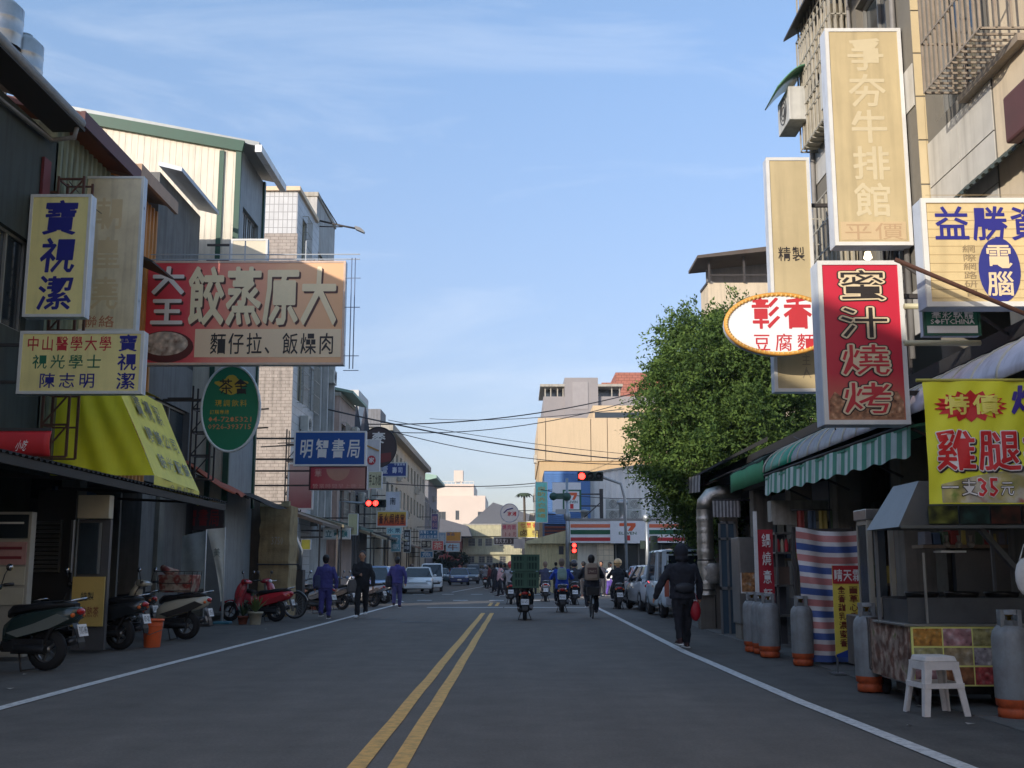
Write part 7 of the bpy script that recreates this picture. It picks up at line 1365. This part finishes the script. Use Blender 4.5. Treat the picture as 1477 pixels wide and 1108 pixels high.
# students in violet, man in black
VI = (62, 60, 116); x, y = gnd(468, 893); person('student in a violet tracksuit walking away nearest to the left pavement', x, y, R(0), 1.64, VI, VI, (60, 62, 72), .1, wide=1.3); backpack(x - .2, y - .02, .82, 'dark blue shoulder bag of the nearer violet student', (56, 64, 92), .2, .34, .12, name='shoulder_bag', cat='bag')
x, y = gnd(572, 877); person('student in a violet tracksuit walking away farther down the street', x, y, R(0), 1.68, VI, (68, 66, 108), (70, 70, 80), .08, wide=1.3); backpack(x - .28, y, .7, 'black bag at the side of the farther violet student', (36, 36, 44), .24, .4, .14, name='shoulder_bag', cat='bag')
x, y = gnd(521, 892); person('man in black clothes and white shoes walking towards the camera', x, y, R(180), 1.74, (34, 34, 38), (30, 30, 34), (220, 220, 220), .16, wide=1.3, hands=(None, (.04, .22, 1.12))); backpack(x + .3 - .55, y - .02, .68, 'grey bag hanging at the side of the man in black', (96, 92, 90), .28, .36, .12, R(0), name='shoulder_bag', cat='bag')
# riders
def rider(lb, px, py, c_s, top, helmet=None, rz=0, hair='short', plate='NKT-2318', shoe=(50, 50, 56), body=None, bottom=(36, 38, 48), grp='scooters riding away in the right lane', lit=False, H=1.7, wide=1.25, sb=None, **k):
    x, y = gnd(px, py); s = scooter(c_s, x, y, rz, body or (44, 46, 50), sb, plate=plate, grp=grp, name='scooter', lit=lit)
    off = V3(0, .12, 0); c, sn = math.cos(rz), math.sin(rz); X, Y = x - .12 * sn, y + .12 * c
    return person(lb, X, Y, rz, H, top, bottom, shoe, sit=True, helmet=helmet, hair=hair, hands=((-.3, .5, 1.0), (.3, .5, 1.0)), lean=.12, wide=wide, z0=.05, knees={-1: (V3(-.17, .4, .6), V3(-.16, .5, .34)), 1: (V3(.17, .4, .6), V3(.16, .5, .34))}, **k), x, y
_, x, y = rider('rider hidden behind the green crates, in dark clothes', 757, 895, 'black scooter loaded with a tall stack of green crates', (40, 42, 46), helmet=(44, 44, 50), plate='PAU-6051')
r = T('green_crate', 'lower green slatted crate tied behind the rider', 'crate', (x + .02, y - .28, .84), group='green crates stacked on the scooter'); GCR = M('crate_green', (56, 86, 68), .6, .4, 6)
def crate(r, w=.62, d=.46, h=.42):
    b = MB()
    for z in (0, h * .5, h - .05): b.bx(-w / 2, w / 2, -d / 2, -d / 2 + .02, z, z + .05).bx(-w / 2, w / 2, d / 2 - .02, d / 2, z, z + .05).bx(-w / 2, -w / 2 + .02, -d / 2, d / 2, z, z + .05).bx(w / 2 - .02, w / 2, -d / 2, d / 2, z, z + .05)
    b.build('crate_rail', GCR, r, True); sm_ = MB().bx(-.012, .012, -.006, .006, .05, h - .04).mesh('slat', GCR)
    for i in range(9): X = -w / 2 + .03 + i * (w - .06) / 8; [put('slat', sm_, r, True, loc=(X, q, 0)) for q in (-d / 2 + .012, d / 2 - .012)]
    MB().bx(-w / 2 + .03, w / 2 - .03, -d / 2 + .03, d / 2 - .03, .01, h - .04).build('load', M('load_dark', (36, 56, 46), .8, .5, 9), r, True)
    for s in (-1, 1): MB().bx(s * w / 2 - .03, s * w / 2 + .03, -d / 2 - .012, -d / 2 + .012, 0, h).bx(s * .03 - .02, s * .03 + .02, -d / 2 - .01, -d / 2 + .01, 0, h).build('corner_post', GCR, r, True)
crate(r); r = T('green_crate', 'upper green slatted crate, slightly wider than the lower one', 'crate', (x + .01, y - .28, 1.27), group='green crates stacked on the scooter'); crate(r, .68, .5, .42)
rider('rider in a grey hooded top with a red patterned helmet', 737, 872, 'black scooter with a red tail light left of the green crates', (130, 130, 134), helmet=(180, 60, 60), plate='MUK-871', H=1.66)
_, x, y = rider('bald rider in a bright blue jacket', 811, 884, 'black scooter with white plate under the rider in blue', (34, 66, 156), hair='thin', plate='MGU-1632')
backpack(x + .0, y - .02, 1.0, 'grey green drawstring bag on the back of the rider in blue', (130, 150, 140), .3, .36, .08)
rider('rider in dark clothes and black helmet right of the rider in blue', 829, 873, 'dark scooter with a round lit red tail light', (48, 50, 56), helmet=(40, 40, 46), plate='EPF-330')
rider('rider in a black jacket with a tan helmet', 893, 879, 'dark scooter with an orange light beside the parked cars', (30, 32, 38), helmet=(196, 160, 110), plate='MYH-2046')
rider('rider with a pink face mask leaning over a white front scooter', 787, 868, 'white and black scooter left of the rider in blue', (50, 56, 80), hair='thin', plate='NCB-118', sb=(200, 200, 204), body=(180, 182, 186), legs_bare=True)
rider('rider in grey far down the lane by the lane dash', 700, 848, 'small dark scooter far down the lane', (120, 122, 128), helmet=(150, 150, 156), plate='MRT-905', low=True)
rider('oncoming rider in dark clothes with a lit headlamp before the white sedan', 593, 850, 'black scooter with its headlamp lit coming towards the camera', (44, 40, 44), helmet=(60, 30, 34), rz=R(180), plate='PLE-772', lit=True, grp='scooters coming towards the camera')
rider('oncoming rider on a white scooter beside the white car', 622, 849, 'white scooter standing beside the second white car', (150, 140, 130), helmet=(220, 220, 224), rz=R(184), plate='PAM-619', body=(220, 222, 226), sb=(220, 222, 226), low=True, grp='scooters coming towards the camera')
x, y = gnd(855, 893); bicycle('bicycle ridden away by the person with the beige backpack', x, y, 0, (70, 72, 76), .3, True); person('cyclist in dark clothes wearing a beige backpack', x, y + .2, 0, 1.7, (36, 38, 46), (34, 36, 44), (50, 50, 56), sit=True, hands=((-.26, .5, 1.0), (.26, .5, 1.0)), lean=.2, wide=1.3, z0=.12, knees={-1: (V3(-.13, .36, .62), V3(-.12, .24, .26)), 1: (V3(.13, .36, .45), V3(.12, .2, .1))})
rb = backpack(x, y + .16, 1.02, 'beige backpack with a dark lettered patch', (150, 132, 114), .4, .46, .18); MB().bx(-.13, .13, -.222, -.212, .16, .34).build('patch', ink('patch_brown', (96, 66, 60)), rb, True); text('SPORT', -.1, .1, .2, .27, 0, ink('patch_text', (170, 150, 130)), rb, .02, fit=True, frame=lambda u, v, d: (u, -.224, v), local=True)
# crossing pedestrians
peds = [(722, 861, 'pedestrian in a pale pink top crossing behind the crates', (196, 150, 150), (40, 38, 44), 60, .2, {}), (713, 856, 'pedestrian in black crossing left of the pink top', (44, 38, 44), (36, 34, 40), 50, .2, {}), (706, 850, 'pedestrian in dark red far across the junction', (120, 60, 60), (40, 40, 46), 70, .15, {}), (717, 852, 'pedestrian in white shirt beyond the pink top', (206, 206, 204), (50, 50, 60), 60, .15, {}), (728, 854, 'pedestrian in charcoal behind the grey hooded rider', (60, 60, 66), (40, 40, 46), 40, .15, {}),
 (770, 858, 'pedestrian in black and white between crates and blue rider', (90, 90, 94), (44, 44, 50), 0, .1, {}), (842, 864, 'pedestrian in black beside the store pillar', (38, 40, 46), (36, 36, 42), 10, .1, {}), (868, 861, 'pedestrian in a dark jacket on the store corner', (54, 54, 64), (44, 44, 54), 160, .1, {}), (880, 862, 'schoolgirl in a white shirt and purple trousers', (216, 216, 220), (84, 66, 140), -60, .15, {}), (822, 858, 'pedestrian in black in front of the yellow shelter', (40, 40, 44), (40, 40, 46), 20, .12, {}), (802, 855, 'small pedestrian in navy by the signal pole', (50, 56, 80), (40, 42, 52), 0, .1, {}), (640, 838, 'pedestrian in brown beside the second white car', (110, 80, 70), (50, 50, 54), 180, .1, {}), (693, 838, 'faraway pedestrian in grey on the far lane edge', (120, 120, 124), (60, 60, 66), 0, .1, {})]
for px, py, lb, t_, b_, rz, st, kw in peds:
    x, y = gnd(px, py); person(lb, x, y, R(rz), random.uniform(1.6, 1.72), t_, b_, (70, 70, 74), st, low=True, hair='long' if 'girl' in lb or 'pink' in lb else 'short', **kw)
x, y = gnd(884, 862)
# ---------------------------------------------------------------- tree, wires, signals
def leaftree(name, label, base, lobes, nclump, leaf=.09, per=14, seed=1, trunk=None, cols=((38, 66, 32), (112, 138, 66)), droop=.5):
    rng = np.random.default_rng(seed); r = T(name, label, 'tree', base)
    tot = sum(l[3] * l[4] * l[5] for l in lobes) ** 1; C_ = []; Nn = []
    for cx, cy, cz, rx, ry, rz in lobes:
        n = int(nclump * (rx * ry * rz) ** .667 / sum((l[3] * l[4] * l[5]) ** .667 for l in lobes)); d = rng.normal(size=(n, 3)); d /= np.linalg.norm(d, axis=1)[:, None]
        rad = rng.uniform(.72, 1.06, (n, 1)) ** .5; wob = 1 + .1 * np.sin(d[:, :1] * 7 + cx) * np.cos(d[:, 2:] * 6 + cy); ns = max(5, n // 46); sd_ = rng.normal(size=(ns, 3)); sd_ /= np.linalg.norm(sd_, axis=1)[:, None]; pick = rng.integers(0, ns, n)
        p_ = sd_[pick] * rng.uniform(.9, 1.12, (ns, 1))[pick] * np.array([rx, ry, rz]) + rng.normal(size=(n, 3)) * .14 + d * rng.uniform(.08, .3, (n, 1)); inn = rng.uniform(size=n) < .25; p_[inn] = (d * rad * .9 * np.array([rx, ry, rz]))[inn]
        C_.append(np.array([cx, cy, cz]) + p_); Nn.append(d)
    C_ = np.concatenate(C_); Nn = np.concatenate(Nn); n = len(C_)
    # twigs: a short spray outwards and drooping; leaves along it
    dirs = Nn + rng.normal(scale=.45, size=(n, 3)); dirs[:, 2] -= droop * rng.uniform(.2, 1, n) - .25; dirs /= np.linalg.norm(dirs, axis=1)[:, None]
    t = rng.uniform(0, .42, (n, per, 1)) * np.where(rng.uniform(size=(n, 1, 1)) < .13, 1.8, 1); P = C_[:, None, :] + dirs[:, None, :] * t + rng.normal(scale=.055, size=(n, per, 3)); P[:, :, 2] -= (t[:, :, 0] ** 2) * .9 * droop
    P = P.reshape(-1, 3); m = len(P); a = rng.normal(size=(m, 3)) * .75 + np.repeat(dirs, per, 0) * .9; a /= np.linalg.norm(a, axis=1)[:, None]; b = np.cross(a, rng.normal(size=(m, 3))); b /= np.linalg.norm(b, axis=1)[:, None] + 1e-9
    s = leaf * rng.uniform(.6, 1.25, (m, 1)); v = np.stack([P - a * s, P + b * s * .42, P + a * s, P - b * s * .42], 1).reshape(-1, 3)
    me = bpy.data.meshes.new('crown'); me.vertices.add(4 * m); me.vertices.foreach_set('co', (v - np.array(base)).ravel()); me.loops.add(4 * m); me.loops.foreach_set('vertex_index', np.arange(4 * m)); me.polygons.add(m); me.polygons.foreach_set('loop_start', np.arange(m) * 4); me.polygons.foreach_set('loop_total', np.full(m, 4)); 
    tone = me.attributes.new('tone', 'FLOAT', 'FACE'); tone.data.foreach_set('value', np.clip(np.repeat(rng.uniform(0, 1, n), per) * .78 + rng.uniform(0, .22, m), 0, 1).astype(np.float32))
    mt = bpy.data.materials.new('leaves_' + name); mt.use_nodes = True; nt_ = mt.node_tree; bs = nt_.nodes['Principled BSDF']; at_ = nt_.nodes.new('ShaderNodeAttribute'); at_.attribute_name = 'tone'; rr = nt_.nodes.new('ShaderNodeValToRGB')
    rr.color_ramp.elements[0].color = (*[lin(c) for c in cols[0]], 1); rr.color_ramp.elements[1].color = (*[lin(c) for c in cols[1]], 1); nt_.links.new(at_.outputs['Fac'], rr.inputs[0]); nt_.links.new(rr.outputs[0], bs.inputs['Base Color']); bs.inputs['Roughness'].default_value = .7; bs.inputs['Specular IOR Level'].default_value = .25
    tr = nt_.nodes.new('ShaderNodeBsdfTranslucent'); nt_.links.new(rr.outputs[0], tr.inputs[0]); mx_ = nt_.nodes.new('ShaderNodeMixShader'); mx_.inputs[0].default_value = .28; o_ = nt_.nodes['Material Output']; nt_.links.new(bs.outputs[0], mx_.inputs[1]); nt_.links.new(tr.outputs[0], mx_.inputs[2]); nt_.links.new(mx_.outputs[0], o_.inputs[0])
    me.materials.append(mt); me.update(calc_edges=True); me.validate(); c = put('crown', me, r, True)
    b = MB(); bx, by, bz = base; BK = M('bark', (92, 82, 70), .9, .6, 6, bump=1)
    top = Vector(trunk or (bx, by, bz + 3)); b.tube([(0, 0, -.1), (.05, .02, 1), tuple(top - Vector(base))], [.42, .3, .24], 12)
    for cx, cy, cz, rx, ry, rz in lobes:
        e = Vector((cx, cy, cz)) - Vector(base); s_ = top - Vector(base); mid = (e + s_) / 2 + Vector((.1, .1, .25)); b.tube([tuple(s_), tuple(mid), tuple(e)], [.2, .11, .04], 7)
    b.build('trunk', BK, r, True); return r
Yt = 29; P = lambda px, py, Y=Yt: at(px, py, Y)
lob = []
for px, py, rp_px, dy in ((1040, 520, 92, 0), (965, 590, 62, -.5), (985, 525, 52, 0), (1100, 500, 70, .8), (1010, 640, 92, -1), (1090, 610, 96, 0), (966, 660, 46, -1), (1018, 722, 54, -.6), (1080, 690, 80, 0), (1125, 560, 70, 1), (1055, 470, 42, .5), (1140, 640, 60, 1), (1040, 755, 36, .6), (928, 630, 22, -.6), (975, 712, 26, -.4), (1150, 480, 60, 1.5)):
    x, z = P(px + 12, py); q = rp_px * .9 / FOC * Yt; lob.append((x, Yt + 1 + dy, z, q, q * 1.1, q))
xb_, _ = P(1060, 860); leaftree('banyan_tree', 'dense banyan tree with drooping foliage overhanging the street on the right', (xb_, Yt + 1.4, .0), lob, 9800, .058, 20, 4, (xb_, Yt + 1.2, 3.2))
x, _ = P(960, 780)
x0, z0 = at(642, 805, 128); leaftree('street_tree', 'small dark street tree far down the left side', (x0, 128, 0), [(x0, 128, z0 + .4, 1.5, 1.5, 1.2), (x0 + 1.2, 128, z0, 1.1, 1.1, .9)], 260, .2, 10, 5, (x0, 128, 1.6), ((44, 56, 44), (70, 82, 60)))
x, z = at(756, 712, 120); r = T('palm_tree', 'small palm showing between the round sign and the teal sign', 'tree', (x, 120, 0)); b = MB(); b.tube([(0, 0, 0), (.1, 0, z * .5), (0, 0, z)], [.2, .15, .12], 8).build('trunk', M('bark'), r, True)
for i in range(16):
    a = i * 2.4; L_ = 1.1; pts = [Vector((math.cos(a) * L_ * k, math.sin(a) * L_ * k, z + .4 * k - .8 * k * k)) for k in (0, .3, .6, 1)]; sd = Vector((-math.sin(a), math.cos(a), 0)); MB().add([q for k, p in enumerate(pts) for q in (p - sd * (.05, .28, .24, .02)[k], p + sd * (.05, .28, .24, .02)[k])], [(2 * k, 2 * k + 1, 2 * k + 3, 2 * k + 2) for k in range(3)]).build('leaf', M('palm_green', (70, 84, 56), .6), r, True)
# signals
LB = M('lens_dark', (40, 44, 44), .3); LR = M('lens_red_on', (255, 36, 30), .3, 0, emit=7.)
def signal(r, x, y, z, n=3, lit=0, vert=False, s=.3, digits=None):
    h = MB(); w = s * n
    if vert: h.bx(x - s * .6, x + s * .6, y, y + .16, z - w, z)
    else: h.bx(x, x + w, y, y + .16, z - s * .55, z + s * .55)
    o = h.build('signal_housing', M('signal_green', (44, 58, 52), .5, .3), r, bevel=.03)
    for i in range(n):
        cx, cz = (x, z - s * (i + .5)) if vert else (x + s * (i + .5), z)
        MB().lathe([(.001, -.03), (s * .3, -.02), (s * .38, 0)], (cx, y, cz), 20, 'y').build('lens', LR if i in (lit if isinstance(lit, tuple) else (lit,)) else LB, o); MB().lathe([(s * .42, 0), (s * .45, -.18), (s * .42, -.18), (s * .4, 0)], (cx, y, cz), 20, 'y', arc=.999).build('visor', M('signal_green'), o)
        if digits and i == 1: text(digits, cx - s * .2, cx + s * .2, cz - s * .25, cz + s * .25, y - .05, ink('digit_pale', (255, 220, 200)), o, .02, fit=True)
    return o
Y = 46.5; xs, zs = at(833, 687, Y); r = T('traffic_signal', 'red traffic signal on a long arm in front of the tree', 'traffic light', (3.9, Y + .2, 0)); signal(r, xs, Y, zs, 3, 0, s=.36)
MB().tube([(xs + 1.05, Y + .1, zs), (3.6, Y + .2, zs - .05), (4.3, Y + .2, zs - .3), (4.45, Y + .2, zs - .9), (4.5, Y + .2, 0)], .06, 10).build('mast_arm', M('galvanised', (140, 146, 150), .4, .3, metal=.6), r)
Y = 50; xs, zs = at(527, 726, Y); r = T('traffic_signal', 'red traffic signal with a countdown hanging over the left row', 'traffic light', (-8, Y + .2, 0)); signal(r, xs, Y, zs, 3, (0, 1), s=.31, digits='11'); x2 = at(502, 723, Y)[0]
MB().tube([(xs, Y + .1, zs), (x2, Y + .1, zs + .05), (-8.05, Y + .1, zs + .1), (-8.05, Y + .1, 0)], .05, 8).build('mast_arm', M('galvanised'), r)
Y = 58; xp, _ = at(819, 850, Y); zt = at(819, 690, Y)[1]; r = T('signal_pole', 'galvanised pole with pedestrian signals and street name plates at the store corner', 'pole', (xp, Y, 0)); MB().tube([(xp, Y, 0), (xp, Y, zt)], [.11, .07], 12).build('pole_shaft', M('galvanised'), r)
x, z = at(828, 783, Y); signal(r, x, Y - .15, z, 2, (0, 1), True, .27, '35'); x, z = at(812, 716, Y); MB().bx(x - .5, x + .3, Y - .1, Y + .1, z - .15, z + .15).ball((x - .5, Y, z), .22, 8).ball((x + .2, Y, z - .02), .24, 8).build('signal_side', M('signal_dark_green', (40, 82, 70), .5), r)
MB().ball((xp, Y, at(0, 745, Y)[1]), .3, 10, sc=(.6, .5, 1)).bx(xp - .6, xp - .1, Y - .1, Y + .1, at(0, 742, Y)[1], at(0, 735, Y)[1]).build('junction_box', M('galvanised'), r); MB().bx(xp - .45, xp - .2, Y - .1, Y + .05, at(0, 800, Y)[1], at(0, 788, Y)[1]).build('ped_signal', BP, r)
Y = 55; xp, _ = at(935, 850, Y); zt = at(935, 728, Y)[1]; r = T('lamp_pole', 'galvanised pole with a round clock like box before the store fascia', 'pole', (xp, Y, 0)); MB().tube([(xp, Y, 0), (xp, Y, zt)], [.13, .09], 12).build('pole_shaft', M('galvanised'), r); MB().lathe([(.001, -.14), (.2, -.12), (.24, 0), (.2, .12)], (xp, Y - .1, at(0, 747, Y)[1]), 16, 'y').build('round_box', M('galvanised'), r); MB().bx(xp + .15, xp + .5, Y - .1, Y + .1, at(0, 797, Y)[1], at(0, 773, Y)[1]).bx(xp - .35, xp - .12, Y - .1, Y + .1, at(0, 792, Y)[1], at(0, 780, Y)[1]).build('signal_side', M('signal_green'), r); MB().bx(xp - .17, xp + .17, Y - .15, Y + .15, 0, 1.5).build('control_box', M('dark_box'), r)
# wires
WB = M('cable_black', (50, 50, 54), .6)
def wire(a, b_, lb, sag=.3, r_=.014, n=18):
    (pa, qa, Ya), (pb, qb, Yb) = a, b_; xa, za = at(pa, qa, Ya); xb, zb = at(pb, qb, Yb); A, B = Vector((xa, Ya, za)), Vector((xb, Yb, zb)); o = MB().tube([A.lerp(B, i / n) - Vector((0, 0, sag * 4 * (i / n) * (1 - i / n))) for i in range(n + 1)], r_, 5).build('cable', WB); tag(o, lb, 'cable'); return o
wire((530, 612, 55), (920, 566, 60), 'upper black cable rising from the left row to the tree', .5, .03); wire((530, 622, 55), (920, 575, 60), 'black cable just below the upper cable rising to the tree', .7, .022)
wire((470, 590, 46), (905, 663, 66), 'thick black cable falling from the bookshop side to the tan building', .3, .035); wire((560, 621, 66), (905, 670, 70), 'thin cable below the thick falling cable', .5, .025); wire((560, 606, 66), (905, 655, 76), 'thin cable above the thick falling cable', .2, .02)
wire((530, 695, 60), (790, 695, 80), 'low cable across the end of the street', .3, .03); wire((700, 704, 110), (945, 676, 64), 'cable from the round sign to the signal arm', .3, .02); wire((780, 706, 66), (1000, 712, 60), 'low cable in front of the corrugated hall', .4, .02); wire((620, 604, 120), (900, 590, 76), 'faint high cable far down the street', .4, .03)
wire((0, 318, 17.5), (205, 398, 23.5), 'black cable across the optician sign to the dumpling billboard', .25, .012); wire((100, 262, 18.5), (200, 330, 23), 'thin cable behind the optician sign', .2, .008)
wire((1190, 200, 20), (1205, 620, 14), 'cable running down the tiled wall behind the barbecue sign', .1, .01); wire((1305, 640, 12.5), (1145, 630, 19), 'cable along the wall above the awnings', .15, .01)
r = T('bracket_frames', 'thin steel brackets standing out over the left awnings', 'frame', (-8.2, 30, 4)); b = MB()
for Y, z in ((29, 5.4), (29, 4.9), (35.5, 5.2), (38, 5.6), (40, 4.4), (43, 6)): b.bar((-8.3, Y, z), (-6.6, Y, z + .1), .035)
b.build('bracket', STEEL, r)
# haze
hz_ = MB().bx(-160, 160, -60, 345, -1, 45).build('haze', None); hz_['kind'] = 'stuff'; hm = bpy.data.materials.new('haze'); hm.use_nodes = True; q = hm.node_tree; q.nodes.clear(); v = q.nodes.new('ShaderNodeVolumePrincipled'); v.inputs['Density'].default_value = .0004; v.inputs['Color'].default_value = (.92, .96, 1, 1); o = q.nodes.new('ShaderNodeOutputMaterial'); q.links.new(v.outputs[0], o.inputs['Volume']); hz_.data.materials.clear(); hz_.data.materials.append(hm)
